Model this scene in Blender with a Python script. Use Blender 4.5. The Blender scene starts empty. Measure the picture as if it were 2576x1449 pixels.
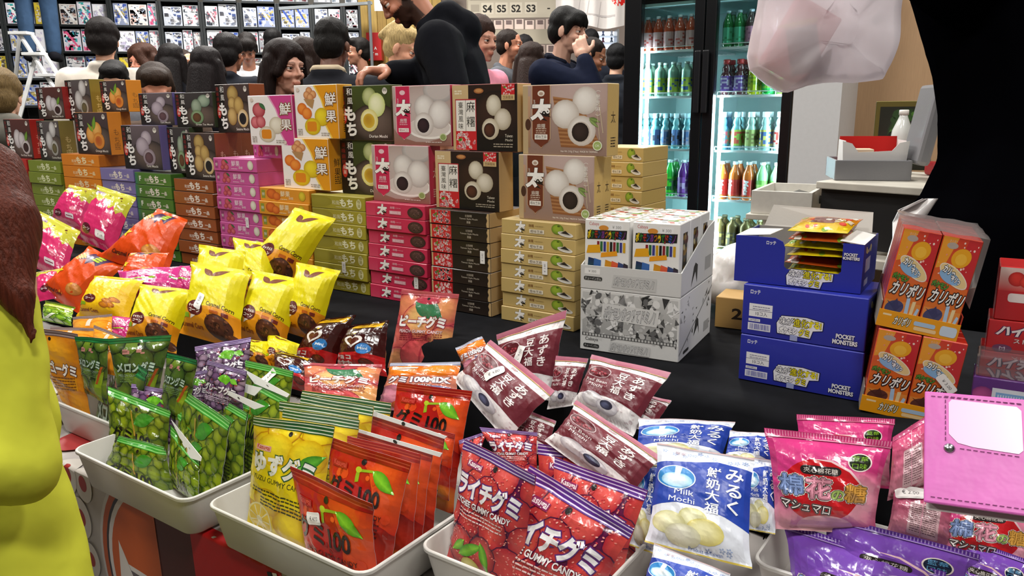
import bpy, bmesh, math, random
import numpy as np
from mathutils import Vector, Matrix, Euler
from mathutils.geometry import tessellate_polygon

# ---------------------------------------------------------------- camera, world, light, exposure
SC = bpy.context.scene
COL = SC.collection
IW, IH, FPX = 2576.0, 1449.0, 1960.0
CAM_H = 1.40
PITCH, ROLL = math.radians(13.0), math.radians(0.6)
CAM = Vector((0, 0, CAM_H))
FWD = Vector((0, math.cos(PITCH), -math.sin(PITCH)))
_r, _u = Vector((1, 0, 0)), Vector((0, math.sin(PITCH), math.cos(PITCH)))
RGT = _r * math.cos(ROLL) - _u * math.sin(ROLL)
UPV = _u * math.cos(ROLL) + _r * math.sin(ROLL)
cd = bpy.data.cameras.new('camera')
cd.sensor_width = 36.0
cd.lens = FPX / IW * 36.0
cd.clip_start, cd.clip_end = 0.05, 100
cam = bpy.data.objects.new('camera', cd)
COL.objects.link(cam)
cam.matrix_world = Matrix(((RGT.x, UPV.x, -FWD.x, CAM.x), (RGT.y, UPV.y, -FWD.y, CAM.y), (RGT.z, UPV.z, -FWD.z, CAM.z), (0, 0, 0, 1)))
SC.camera = cam

w = bpy.data.worlds.new('world')
SC.world = w
w.use_nodes = True
w.node_tree.nodes['Background'].inputs[0].default_value = (0.8, 0.85, 1.0, 1)
w.node_tree.nodes['Background'].inputs[1].default_value = 0.12
SC.view_settings.view_transform = 'Standard'
SC.view_settings.look = 'None'
SC.view_settings.gamma = 1
SC.view_settings.use_curve_mapping = False
SC.view_settings.exposure = -0.5
cy = SC.cycles
cy.max_bounces = 6
cy.diffuse_bounces = 3
cy.glossy_bounces = 3
cy.transmission_bounces = 4
cy.transparent_max_bounces = 8
cy.caustics_reflective = False
cy.caustics_refractive = False
cy.sample_clamp_indirect = 4.0

CEIL = 4.6
def area_light(name, x, y, z, sx, sy, power, col=(1, 0.97, 0.92), target=None):
    d = bpy.data.lights.new(name, 'AREA')
    d.shape = 'RECTANGLE'
    d.size, d.size_y = sx, sy
    d.energy = power
    d.color = col
    o = bpy.data.objects.new(name, d)
    COL.objects.link(o)
    o.location = (x, y, z)
    if target is not None:
        o.rotation_euler = (Vector(target) - Vector((x, y, z))).to_track_quat('-Z', 'Y').to_euler()
    return o
# hall luminaires hung under the ceiling
LAMPS = [(-2.2, -0.4, 90), (0.6, -0.9, 120), (2.2, 0.9, 70), (-0.8, 1.6, 75), (-3.0, 2.4, 80), (0.6, 3.6, 60), (-3.6, 5.0, 240), (-0.6, 5.4, 150), (2.6, 4.4, 55), (1.4, 6.8, 130), (-2.0, 7.4, 330), (4.4, 2.4, 50)]
for i, (x, y, p) in enumerate(LAMPS):
    area_light('hall_lamp_light', x, y, CEIL - 0.32, 0.55, 0.55, p)

# ---------------------------------------------------------------- helpers
def ray(px, py):
    return FWD + RGT * ((px - IW / 2) / FPX) + UPV * ((IH / 2 - py) / FPX)
def at(px, py, d):
    """point seen at pixel (px,py), d metres away along the viewing axis"""
    return CAM + ray(px, py) * d
def on_plane(px, py, p, n):
    r = ray(px, py)
    return CAM + r * ((p - CAM).dot(n) / r.dot(n))
def on_z(px, py, z):
    return on_plane(px, py, Vector((0, 0, z)), Vector((0, 0, 1)))

TH = math.radians(35)
E = Vector((math.cos(TH), -math.sin(TH), 0))      # along the display, towards the right / near end
B = Vector((math.sin(TH), math.cos(TH), 0))       # away from the shopper, towards the back of the table
Z = Vector((0, 0, 1))
ROW0 = at(1460, 700, 1.5)
ROW0.z = 0
T_HI, T_LO = CAM_H - 0.43, CAM_H - 0.63
def row(px, py, q):
    """pixel -> (s, z) on the vertical plane q metres behind the front of the box wall"""
    p = on_plane(px, py, ROW0 + B * q, B)
    return (p - ROW0).dot(E), p.z
def rowp(s, q, z):
    return ROW0 + E * s + B * q + Z * z

def lin(c):
    if isinstance(c, str):
        c = c.lstrip('#')
        if len(c) == 3:
            c = ''.join(a * 2 for a in c)
        c = [int(c[i:i + 2], 16) / 255 for i in (0, 2, 4)]
    return np.array([(a / 12.92 if a <= 0.04045 else ((a + 0.055) / 1.055) ** 2.4) for a in c[:3]])

def tag(o, label=None, cat=None, group=None, kind=None):
    if label: o['label'] = label
    if cat: o['category'] = cat
    if group: o['group'] = group
    if kind: o['kind'] = kind
    return o
def empty(name, loc=(0, 0, 0), rotz=0.0):
    o = bpy.data.objects.new(name, None)
    o.empty_display_size = 0.05
    COL.objects.link(o)
    o.location = loc
    o.rotation_euler = (0, 0, rotz)
    return o
def copy_tree(o, parent=None):
    c = o.copy()
    COL.objects.link(c)
    if parent is not None:
        c.parent = parent
        c.matrix_parent_inverse = o.matrix_parent_inverse
    for ch in o.children:
        copy_tree(ch, c)
    return c

# ---------------------------------------------------------------- materials
MATS = {}
def mat(name, color=None, rough=0.5, metal=0.0, spec=0.5, bump=0.0, bscale=60, var=0.0, coat=0.0, emit=None, estr=0.0, alpha=1.0, trans=0.0, sheen=0.0, stretch=None, rvar=0.0, sss=0.0):
    """procedural principled material; color None reads the printed colours ('Col')"""
    if name in MATS:
        return MATS[name]
    m = bpy.data.materials.new(name)
    m.use_nodes = True
    nt = m.node_tree
    b = nt.nodes['Principled BSDF']
    L = nt.links.new
    tc = nt.nodes.new('ShaderNodeTexCoord')
    mp = nt.nodes.new('ShaderNodeMapping')
    L(tc.outputs['Object'], mp.inputs['Vector'])
    if stretch: mp.inputs['Scale'].default_value = stretch
    nz = nt.nodes.new('ShaderNodeTexNoise')
    nz.inputs['Scale'].default_value = bscale
    nz.inputs['Detail'].default_value = 3
    L(mp.outputs['Vector'], nz.inputs['Vector'])
    if color is None:
        a = nt.nodes.new('ShaderNodeAttribute')
        a.attribute_name = 'Col'
        src = a.outputs['Color']
    else:
        r = nt.nodes.new('ShaderNodeRGB')
        r.outputs[0].default_value = (*lin(color), 1)
        src = r.outputs[0]
    if var:
        mr = nt.nodes.new('ShaderNodeMapRange')
        mr.inputs['From Min'].default_value, mr.inputs['From Max'].default_value = 0.3, 0.7
        mr.inputs['To Min'].default_value, mr.inputs['To Max'].default_value = 1 - var, 1 + var
        L(nz.outputs['Fac'], mr.inputs['Value'])
        mx = nt.nodes.new('ShaderNodeVectorMath')
        mx.operation = 'SCALE'
        L(src, mx.inputs[0])
        L(mr.outputs['Result'], mx.inputs['Scale'])
        src = mx.outputs['Vector']
    L(src, b.inputs['Base Color'])
    b.inputs['Roughness'].default_value = rough
    if rvar:
        m2 = nt.nodes.new('ShaderNodeMapRange')
        m2.inputs['From Min'].default_value, m2.inputs['From Max'].default_value = 0.3, 0.7
        m2.inputs['To Min'].default_value, m2.inputs['To Max'].default_value = max(0.02, rough - rvar), rough + rvar
        L(nz.outputs['Fac'], m2.inputs['Value'])
        L(m2.outputs['Result'], b.inputs['Roughness'])
    b.inputs['Metallic'].default_value = metal
    b.inputs['Specular IOR Level'].default_value = spec
    b.inputs['Coat Weight'].default_value = coat
    b.inputs['Coat Roughness'].default_value = 0.08
    b.inputs['Transmission Weight'].default_value = trans
    b.inputs['Sheen Weight'].default_value = sheen
    b.inputs['Alpha'].default_value = alpha
    if sss:
        b.inputs['Subsurface Weight'].default_value = sss
        b.inputs['Subsurface Radius'].default_value = (0.02, 0.008, 0.004)
    if emit is not None:
        b.inputs['Emission Color'].default_value = (*lin(emit), 1)
        b.inputs['Emission Strength'].default_value = estr
    if bump:
        bp = nt.nodes.new('ShaderNodeBump')
        bp.inputs['Strength'].default_value = bump
        bp.inputs['Distance'].default_value = 0.01
        L(nz.outputs['Fac'], bp.inputs['Height'])
        L(bp.outputs['Normal'], b.inputs['Normal'])
    MATS[name] = m
    return m
def glass_mat(name, tint='#ffffff', refl=1.0, rough=0.02, dens=0.0):
    """thin clear sheet: transparent with a fresnel reflection"""
    if name in MATS:
        return MATS[name]
    m = bpy.data.materials.new(name)
    m.use_nodes = True
    nt = m.node_tree
    nt.nodes.clear()
    out = nt.nodes.new('ShaderNodeOutputMaterial')
    tr = nt.nodes.new('ShaderNodeBsdfTransparent')
    tr.inputs[0].default_value = (*lin(tint), 1)
    gl = nt.nodes.new('ShaderNodeBsdfGlossy')
    gl.inputs['Roughness'].default_value = rough
    fr = nt.nodes.new('ShaderNodeFresnel')
    fr.inputs['IOR'].default_value = 1.45
    mu = nt.nodes.new('ShaderNodeMath')
    mu.operation = 'MULTIPLY'
    mu.inputs[1].default_value = refl
    mx = nt.nodes.new('ShaderNodeMixShader')
    nt.links.new(fr.outputs[0], mu.inputs[0])
    nt.links.new(mu.outputs[0], mx.inputs[0])
    nt.links.new(tr.outputs[0], mx.inputs[1])
    nt.links.new(gl.outputs[0], mx.inputs[2])
    res = mx.outputs[0]
    if dens:
        df = nt.nodes.new('ShaderNodeBsdfTranslucent')
        df.inputs[0].default_value = (*lin(tint), 1)
        df2 = nt.nodes.new('ShaderNodeBsdfDiffuse')
        df2.inputs[0].default_value = (*lin(tint), 1)
        m1 = nt.nodes.new('ShaderNodeMixShader')
        m1.inputs[0].default_value = 0.5
        nt.links.new(df.outputs[0], m1.inputs[1])
        nt.links.new(df2.outputs[0], m1.inputs[2])
        m2 = nt.nodes.new('ShaderNodeMixShader')
        m2.inputs[0].default_value = dens
        nt.links.new(res, m2.inputs[1])
        nt.links.new(m1.outputs[0], m2.inputs[2])
        res = m2.outputs[0]
    nt.links.new(res, out.inputs['Surface'])
    MATS[name] = m
    return m

FILM = mat('glossy_print_film', None, rough=0.22, spec=0.6, bump=0.18, bscale=45, coat=0.35)
MATTE_FILM = mat('satin_print_film', None, rough=0.36, spec=0.5, bump=0.16, bscale=40)
CARD = mat('printed_card', None, rough=0.42, spec=0.45, bump=0.02, bscale=200, coat=0.12)
PAPER = mat('printed_paper', None, rough=0.65, spec=0.3, bump=0.02, bscale=250)
WRAP = mat('shrink_wrapped_card', None, rough=0.25, spec=0.6, bump=0.12, bscale=35, coat=0.6)

# ---------------------------------------------------------------- mesh from numpy
def new_mesh(name, V, F, C=None, material=None, smooth=False):
    me = bpy.data.meshes.new(name)
    if isinstance(F, np.ndarray):
        V = np.ascontiguousarray(V, dtype=np.float32)
        me.vertices.add(len(V)); me.vertices.foreach_set('co', V.ravel())
        me.loops.add(F.size); me.loops.foreach_set('vertex_index', F.astype(np.int32).ravel())
        me.polygons.add(len(F)); me.polygons.foreach_set('loop_start', np.arange(0, F.size, 3, dtype=np.int32))
        me.update(calc_edges=True)
    else:
        me.from_pydata([tuple(v) for v in np.asarray(V, dtype=float)], [], [tuple(int(i) for i in f) for f in F])
    if C is not None:
        a = me.color_attributes.new('Col', 'FLOAT_COLOR', 'POINT')
        C = np.asarray(C, dtype=np.float32)
        buf = np.ones((len(V), 4), dtype=np.float32)
        buf[:, :3] = C
        a.data.foreach_set('color', buf.ravel())
    if material is not None:
        me.materials.append(material)
    me.polygons.foreach_set('use_smooth', np.full(len(me.polygons), bool(smooth)))
    me.update()
    return me
def link(name, me, parent=None, M=None):
    o = bpy.data.objects.new(name, me)
    COL.objects.link(o)
    if parent is not None: o.parent = parent
    if M is not None: o.matrix_local = M
    return o

class MB:
    """collects simple shapes into one mesh, with a colour per vertex"""
    def __init__(s):
        s.V, s.F, s.C = [], [], []
    def add(s, V, F, c='#888888'):
        n = len(s.V)
        col = lin(c) if isinstance(c, str) else c
        for i, v in enumerate(V):
            s.V.append(tuple(v))
            s.C.append(tuple(col) if np.ndim(col) == 1 else tuple(col[i]))
        s.F += [tuple(n + i for i in f) for f in F]
    def box(s, x0, x1, y0, y1, z0, z1, c='#888888', ch=0.0, M=None):
        """box with small chamfers"""
        h = min(ch, (x1 - x0) * .45, (y1 - y0) * .45, (z1 - z0) * .45)
        if h <= 0:
            V = [(x, y, z) for x in (x0, x1) for y in (y0, y1) for z in (z0, z1)]
            F = [(0, 1, 3, 2), (4, 6, 7, 5), (0, 4, 5, 1), (2, 3, 7, 6), (0, 2, 6, 4), (1, 5, 7, 3)]
        else:
            bm = bmesh.new()
            bmesh.ops.create_cube(bm, size=1)
            for v in bm.verts:
                v.co = Vector((x0 if v.co.x < 0 else x1, y0 if v.co.y < 0 else y1, z0 if v.co.z < 0 else z1))
            bmesh.ops.bevel(bm, geom=list(bm.edges), offset=h, segments=2, affect='EDGES', profile=0.5)
            bm.verts.index_update()
            V = [tuple(v.co) for v in bm.verts]
            F = [tuple(v.index for v in f.verts) for f in bm.faces]
            bm.free()
        if M is not None: V = [tuple(M @ Vector(v)) for v in V]
        s.add(V, F, c)
    def tube(s, pts, r, c='#888888', n=10, cap=True):
        pts = [Vector(p) for p in pts]
        rr = r if isinstance(r, (list, tuple)) else [r] * len(pts)
        V, F = [], []
        ref = None
        for i, p in enumerate(pts):
            t = (pts[min(i + 1, len(pts) - 1)] - pts[max(i - 1, 0)]).normalized()
            if ref is None: ref = t.orthogonal().normalized()
            a = (ref - t * ref.dot(t)).normalized()
            ref = a
            b2 = t.cross(a)
            for k in range(n):
                an = 2 * math.pi * k / n
                V.append(p + (a * math.cos(an) + b2 * math.sin(an)) * rr[i])
        for i in range(len(pts) - 1):
            for k in range(n):
                F.append((i * n + k, i * n + (k + 1) % n, (i + 1) * n + (k + 1) % n, (i + 1) * n + k))
        if cap:
            F.append(tuple(range(n))[::-1])
            F.append(tuple((len(pts) - 1) * n + k for k in range(n)))
        s.add(V, F, c)
    def lathe(s, prof, c='#888888', n=20, center=(0, 0, 0), cols=None):
        V, F, CC = [], [], []
        for i, (r, z) in enumerate(prof):
            for k in range(n):
                an = 2 * math.pi * k / n
                V.append((center[0] + r * math.cos(an), center[1] + r * math.sin(an), center[2] + z))
                CC.append(lin(cols[i]) if cols else lin(c))
        for i in range(len(prof) - 1):
            for k in range(n):
                F.append((i * n + k, i * n + (k + 1) % n, (i + 1) * n + (k + 1) % n, (i + 1) * n + k))
        F.append(tuple(range(n))[::-1])
        F.append(tuple((len(prof) - 1) * n + k for k in range(n)))
        s.add(V, F, np.array(CC))
    def mesh(s, name, material, smooth=False):
        return new_mesh(name, s.V, s.F, s.C, material, smooth)
    def obj(s, name, material, parent=None, M=None, smooth=False, sharp=None):
        me = s.mesh(name, material, smooth)
        if sharp:
            me.set_sharp_from_angle(angle=math.radians(sharp))
        return link(name, me, parent, M)

# ---------------------------------------------------------------- printed artwork (flat coloured shapes, later laid on a face or a pouch)
GLY = {}
def glyphs(txt, bold):
    k = (txt, round(bold, 3))
    if k not in GLY:
        c = bpy.data.curves.new('lettering', 'FONT')
        c.body = txt
        c.offset = bold
        c.resolution_u = 3
        o = bpy.data.objects.new('lettering', c)
        COL.objects.link(o)
        bpy.context.view_layer.update()
        me = bpy.data.meshes.new_from_object(o, depsgraph=bpy.context.evaluated_depsgraph_get())
        V = np.array([(v.co.x, v.co.y) for v in me.vertices]).reshape(-1, 2)
        F = [tuple(p.vertices) for p in me.polygons]
        bpy.data.objects.remove(o)
        bpy.data.curves.remove(c)
        bpy.data.meshes.remove(me)
        GLY[k] = (V, F)
    return GLY[k]
class Art:
    def __init__(s, w, h, bg='#ffffff'):
        s.w, s.h, s.L, s.k = w, h, [], 0
        s.bg = bg
    def raw(s, V, F, C, step=True):
        V = np.asarray(V, float).reshape(-1, 2)
        C = np.asarray(C, float)
        if C.ndim == 1: C = np.tile(C, (len(V), 1))
        if step: s.k += 1
        s.L.append((V, F, C, s.k))
        return s
    def poly(s, pts, c, step=True):
        c = [lin(x) for x in c] if isinstance(c, (list, tuple)) else lin(c)
        return s.raw(pts, [tuple(range(len(pts)))], c, step)
    def rect(s, x0, y0, x1, y1, c, c2=None, step=True, horiz=False):
        if c2 is not None:
            c = [c, c2, c2, c] if horiz else [c, c, c2, c2]
        return s.poly([(x0, y0), (x1, y0), (x1, y1), (x0, y1)], c, step)
    def rrect(s, x0, y0, x1, y1, r, c, step=True, n=5):
        P = []
        for cx, cy, a0 in ((x1 - r, y0 + r, -90), (x1 - r, y1 - r, 0), (x0 + r, y1 - r, 90), (x0 + r, y0 + r, 180)):
            for i in range(n):
                a = math.radians(a0 + 90 * i / (n - 1))
                P.append((cx + r * math.cos(a), cy + r * math.sin(a)))
        return s.poly(P, c, step)
    def ell(s, cx, cy, rx, ry, c, rot=0, n=24, step=True):
        ca, sa = math.cos(rot), math.sin(rot)
        P = []
        for i in range(n):
            a = 2 * math.pi * i / n
            x, y = rx * math.cos(a), ry * math.sin(a)
            P.append((cx + x * ca - y * sa, cy + x * sa + y * ca))
        return s.poly(P, c, step)
    def ball(s, cx, cy, rx, ry, ci, co, rot=0, hx=-0.25, hy=0.3, n=18, step=True, mid=0.5):
        """picture of a round thing: colour runs from an off-centre core to the rim"""
        ci, co = lin(ci), lin(co)
        ca, sa = math.cos(rot), math.sin(rot)
        V, C, F = [(cx + rx * hx * ca - ry * hy * sa, cy + rx * hx * sa + ry * hy * ca)], [ci], []
        for j, t in enumerate((0.45, 0.8, 1.0)):
            for i in range(n):
                a = 2 * math.pi * i / n
                x, y = rx * (math.cos(a) * t + hx * (1 - t)), ry * (math.sin(a) * t + hy * (1 - t))
                V.append((cx + x * ca - y * sa, cy + x * sa + y * ca))
                C.append(ci * (1 - t ** 2) + co * t ** 2)
        for i in range(n):
            F.append((0, 1 + i, 1 + (i + 1) % n))
            for j in range(2):
                a0 = 1 + j * n
                F.append((a0 + i, a0 + n + i, a0 + n + (i + 1) % n, a0 + (i + 1) % n))
        return s.raw(V, F, C, step)
    def text(s, t, x, y, size, c, w=None, bold=0.0, out=None, rot=0.0, sx=1.0, shear=0.0, step=True):
        def put(b, col, st):
            nonlocal x, y
            V, F = glyphs(t, b)
            if not len(V): return
            V0, _ = glyphs(t, bold)
            lo, hi = V0.min(0), V0.max(0)
            Q = (V - (lo + hi) / 2) * size
            k = sx if w is None else w / max(1e-6, (hi[0] - lo[0]) * size)
            Q = Q * np.array([k, 1.0])
            Q[:, 0] += Q[:, 1] * shear
            ca, sa = math.cos(rot), math.sin(rot)
            Q = np.stack([Q[:, 0] * ca - Q[:, 1] * sa + x, Q[:, 0] * sa + Q[:, 1] * ca + y], 1)
            s.raw(Q, F, lin(col), st)
        if out:
            for oc, ob in ([out] if isinstance(out[0], str) else out):
                if ob > .055:                  # broad outline: the lettering itself, set round in a ring
                    x0, y0 = x, y
                    for i in range(8):
                        x, y = x0 + ob * size * math.cos(i * .785), y0 + ob * size * math.sin(i * .785)
                        put(bold, oc, step and i == 0)
                    x, y = x0, y0
                else: put(bold + ob, oc, step)
        put(bold, c, step)
        return s
    def vtext(s, t, x, y, size, c, gap=1.08, **k):
        """a column of characters, y = top"""
        for i, ch in enumerate(t):
            s.text(ch, x, y - size * (0.45 + gap * i), size, c, step=(i == 0), **k)
        return s
    def lines(s, x0, y0, x1, n, pitch, th, c, seed=1):
        """small print, too small to read"""
        rd = random.Random(seed)
        s.k += 1
        for i in range(n):
            x = x0
            y = y0 - i * pitch
            while x < x1 - th:
                ww = rd.uniform(1.5, 5) * th
                s.rect(x, y, min(x1, x + ww), y + th, c, step=False)
                x += ww + th * .7
        return s
    def leaf(s, x0, y0, x1, y1, wd, c1, c2, step=True):
        a, b2 = Vector((x0, y0)), Vector((x1, y1))
        d = b2 - a
        nn = Vector((-d.y, d.x)).normalized()
        top, bot = [], []
        for i in range(9):
            t = i / 8
            ww = wd * math.sin(math.pi * t ** 0.85)
            p = a + d * t
            top.append(tuple(p + nn * ww))
            bot.append(tuple(p - nn * ww * 0.8))
        mid = [tuple(a + d * (i / 8)) for i in range(9)]
        V = top + mid + bot
        F = [(i, i + 1, 10 + i, 9 + i) for i in range(8)] + [(9 + i, 10 + i, 19 + i, 18 + i) for i in range(8)]
        C = [lin(c1)] * 9 + [lin(c2)] * 9 + [lin(c1)] * 9
        return s.raw(V, F, C, step)
    def sprinkle(s, x0, y0, x1, y1, n, cols, r0, r1, seed=1, shape='ell'):
        rd = random.Random(seed)
        s.k += 1
        for i in range(n):
            x, y, r = rd.uniform(x0, x1), rd.uniform(y0, y1), rd.uniform(r0, r1)
            c = rd.choice(cols)
            if shape == 'ell': s.ell(x, y, r, r * rd.uniform(.6, 1), c, rd.uniform(0, 3), 8, step=False)
            elif shape == 'rect': s.rect(max(x0, x - r), max(y0, y - r * .7), min(x1, x + r), min(y1, y + r * .7), c, step=False)
            else:
                a = rd.uniform(0, 6)
                s.poly([(x + r * math.cos(a + q), y + r * math.sin(a + q)) for q in (0, 1.3 + rd.random(), 3 + rd.random())], c, step=False)
        return s
    def arrays(s):
        """one flat mesh: positions, faces, colours, layer; layers packed closely"""
        V, F, C, K = [], [], [], []
        n = 0
        for v, f, c, k in s.L:
            V.append(v); C.append(c); K.append(np.full(len(v), k, float))
            F += [tuple(n + i for i in q) for q in f]
            n += len(v)
        if not V:
            return np.zeros((0, 2)), [], np.zeros((0, 3)), np.zeros(0)
        return np.concatenate(V), F, np.concatenate(C), np.concatenate(K)
    def clipped(s, nu=0, nv=0, extra=()):
        """triangles clipped to the sheet; with nu, nv also cut along a triangulated nu x nv grid so that they can bend"""
        V, F, C, K = s.arrays()
        if not len(V): return V, np.zeros((0, 3), int), C, K
        T = []
        for f in F:
            if len(f) == 3: T.append(f)
            elif len(f) == 4 and _convex(V, f): T += [(f[0], f[1], f[2]), (f[0], f[2], f[3])]
            else:
                pts = [(V[i, 0], V[i, 1], 0.0) for i in f]
                T += [(f[a_], f[b_], f[c_]) for a_, b_, c_ in tessellate_polygon([[Vector(p) for p in pts]])]
        T = np.array(T)
        X = np.concatenate([V, C, K[:, None]], 1)[T]            # triangle, corner, (x y r g b k)
        ar = (X[:, 1, 0] - X[:, 0, 0]) * (X[:, 2, 1] - X[:, 0, 1]) - (X[:, 1, 1] - X[:, 0, 1]) * (X[:, 2, 0] - X[:, 0, 0])
        X[ar < 0] = X[ar < 0][:, ::-1]
        for (a_, b_, c_) in ((1, 0, 0), (-1, 0, s.w), (0, 1, 0), (0, -1, s.h)): X = _cut(X, a_, b_, c_, True)
        if nu:
            hx, hy = s.w / nu, s.h / nv
            for i in range(1, nu): X = _cut(X, 1, 0, -hx * i)
            for j in range(1, nv): X = _cut(X, 0, 1, -hy * j)
            for m in range(1, nu + nv): X = _cut(X, 1 / hx, 1 / hy, -m)
            for y in extra: X = _cut(X, 0, 1, -y)
        P = X.reshape(-1, 6)
        key = np.round(P, 4)
        _, first, inv = np.unique(key, axis=0, return_index=True, return_inverse=True)
        P = P[first]
        F = inv.reshape(-1, 3)
        F = F[(F[:, 0] != F[:, 1]) & (F[:, 1] != F[:, 2]) & (F[:, 0] != F[:, 2])]
        return P[:, :2], F, P[:, 2:5], P[:, 5]
def _convex(V, f):
    sg = 0
    for i in range(4):
        a, b, c = V[f[i]], V[f[(i + 1) % 4]], V[f[(i + 2) % 4]]
        z = (b[0] - a[0]) * (c[1] - b[1]) - (b[1] - a[1]) * (c[0] - b[0])
        if abs(z) > 1e-9:
            if sg and (z > 0) != (sg > 0): return False
            sg = z
    return True
def _cut(X, a, b, c, clip=False):
    """split the triangles X along the line a x + b y + c = 0 (clip: keep only the positive side)"""
    d = X[:, :, 0] * a + X[:, :, 1] * b + c
    d[np.abs(d) < 1e-7] = 0
    pos, neg = (d > 0).any(1), (d < 0).any(1)
    mix = pos & neg
    keep = X[~mix & pos] if clip else X[~mix]
    if not mix.any(): return keep
    M, d = X[mix], d[mix]
    sgn = np.where(d > 0, 1, -1)
    al = np.argmax(sgn * np.sign(sgn.sum(1))[:, None] * -1, axis=1)       # the corner alone on its side
    r = np.arange(len(M))
    A, Bq, Cq = M[r, al], M[r, (al + 1) % 3], M[r, (al + 2) % 3]
    da, db, dc = d[r, al], d[r, (al + 1) % 3], d[r, (al + 2) % 3]
    P = A + (Bq - A) * (da / (da - db))[:, None]
    Q = A + (Cq - A) * (da / (da - dc))[:, None]
    one = np.stack([A, P, Q], 1)
    two = np.concatenate([np.stack([P, Bq, Cq], 1), np.stack([P, Cq, Q], 1)])
    if clip:
        ap = da > 0
        return np.concatenate([keep, one[ap], two[np.concatenate([~ap, ~ap])]])
    return np.concatenate([keep, one, two])

# ---------------------------------------------------------------- cartons
def carton_mesh(name, w, h, d, front, side='#c9a96a', top='#d0c0a0', back=None, left=None, right_art=None, top_art=None, left_art=None, ch=0.0012, material=None):
    """printed box: x across, y=-d/2 front, z up from 0; artwork sheets are scaled to their face"""
    V, F, C = [], [], []
    hx, hy = w / 2, d / 2
    fc = lin(front.bg) if front is not None else lin(side)
    cols = {'f': fc, 'b': lin(back or side), 'l': lin(left or side), 'r': lin(side), 't': lin(top), 'u': lin(top)}
    c = ch
    faces = {
        'f': [(-hx + c, -hy, c), (hx - c, -hy, c), (hx - c, -hy, h - c), (-hx + c, -hy, h - c)],
        'b': [(hx - c, hy, c), (-hx + c, hy, c), (-hx + c, hy, h - c), (hx - c, hy, h - c)],
        'l': [(-hx, hy - c, c), (-hx, -hy + c, c), (-hx, -hy + c, h - c), (-hx, hy - c, h - c)],
        'r': [(hx, -hy + c, c), (hx, hy - c, c), (hx, hy - c, h - c), (hx, -hy + c, h - c)],
        't': [(-hx + c, -hy + c, h), (hx - c, -hy + c, h), (hx - c, hy - c, h), (-hx + c, hy - c, h)],
        'u': [(-hx + c, hy - c, 0), (hx - c, hy - c, 0), (hx - c, -hy + c, 0), (-hx + c, -hy + c, 0)]}
    ix = {}
    for k, q in faces.items():
        ix[k] = [len(V) + i for i in range(4)]
        V += q
        C += [cols[k]] * 4
        F.append(tuple(ix[k]))
    # chamfers between faces (shared corners), in the mean of the two colours slightly lighter (worn edge)
    pairs = [('f', (1, 2), 'r', (0, 3)), ('r', (1, 2), 'b', (0, 3)), ('b', (1, 2), 'l', (0, 3)), ('l', (1, 2), 'f', (0, 3)),
             ('f', (2, 3), 't', (1, 0)), ('r', (2, 3), 't', (2, 1)), ('b', (2, 3), 't', (3, 2)), ('l', (2, 3), 't', (0, 3)),
             ('f', (0, 1), 'u', (3, 2)), ('r', (0, 1), 'u', (2, 1)), ('b', (0, 1), 'u', (1, 0)), ('l', (0, 1), 'u', (0, 3))]
    for a, (a0, a1), b2, (b0, b1) in pairs:
        F.append((ix[a][a1], ix[a][a0], ix[b2][b0], ix[b2][b1]))
    for tri in ((('f', 2), ('r', 3), ('t', 1)), (('r', 2), ('b', 3), ('t', 2)), (('b', 2), ('l', 3), ('t', 3)), (('l', 2), ('f', 3), ('t', 0))):
        F.append(tuple(ix[k][i] for k, i in tri))
    V = [np.array(v) for v in V]
    C = [np.array(x) for x in C]
    def lay(art, o, ux, uy, fw, fh, nrm):
        v, f, cc, kk = art.clipped()
        eps = min(.00006, .0009 / max(1, art.k))
        n = len(V)
        sx, sy = fw / art.w, fh / art.h
        o, ux, uy, nrm = map(np.array, (o, ux, uy, nrm))
        for i in range(len(v)):
            V.append(o + ux * (v[i, 0] * sx) + uy * (v[i, 1] * sy) + nrm * (eps * (kk[i] + 1)))
            C.append(cc[i])
        for q in f: F.append(tuple(n + i for i in q))
    c2 = c * 1.0
    if front is not None: lay(front, (-hx + c2, -hy, c2), (1., 0, 0), (0, 0, 1.), w - 2 * c2, h - 2 * c2, (0, -1., 0))
    if right_art: lay(right_art, (hx, -hy + c2, c2), (0, 1., 0), (0, 0, 1.), d - 2 * c2, h - 2 * c2, (1., 0, 0))
    if left_art: lay(left_art, (-hx, hy - c2, c2), (0, -1., 0), (0, 0, 1.), d - 2 * c2, h - 2 * c2, (-1., 0, 0))
    if top_art: lay(top_art, (-hx + c2, -hy + c2, h), (1., 0, 0), (0, 1., 0), w - 2 * c2, d - 2 * c2, (0, 0, 1.))
    return new_mesh(name, V, F, C, material or CARD)
# ---------------------------------------------------------------- room shell
def slab(name, x0, x1, y0, y1, z0, z1, m, kind='structure'):
    mb = MB()
    mb.box(x0, x1, y0, y1, z0, z1)
    o = mb.obj(name, m)
    o['kind'] = kind
    return o
RX0, RX1, RY0, RY1 = -7.5, 7.0, -3.5, 11.0
slab('floor', RX0, RX1, RY0, RY1, -0.1, 0, mat('floor_vinyl', '#6d6964', rough=0.45, var=0.12, bscale=3))
slab('ceiling', RX0, RX1, RY0, RY1, CEIL, CEIL + 0.1, mat('ceiling_paint', '#4a4a4c', rough=0.8, var=0.05))
wm = mat('hall_wall_paint', '#77736c', rough=0.8, var=0.06, bscale=2)
slab('wall_left', RX0 - 0.1, RX0, RY0, RY1, 0, CEIL, wm)
slab('wall_right', RX1, RX1 + 0.1, RY0, RY1, 0, CEIL, wm)
slab('wall_back', RX0 - 0.1, RX1 + 0.1, RY1, RY1 + 0.1, 0, CEIL, wm)
slab('wall_front', RX0 - 0.1, RX1 + 0.1, RY0 - 0.1, RY0, 0, CEIL, wm)
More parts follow.
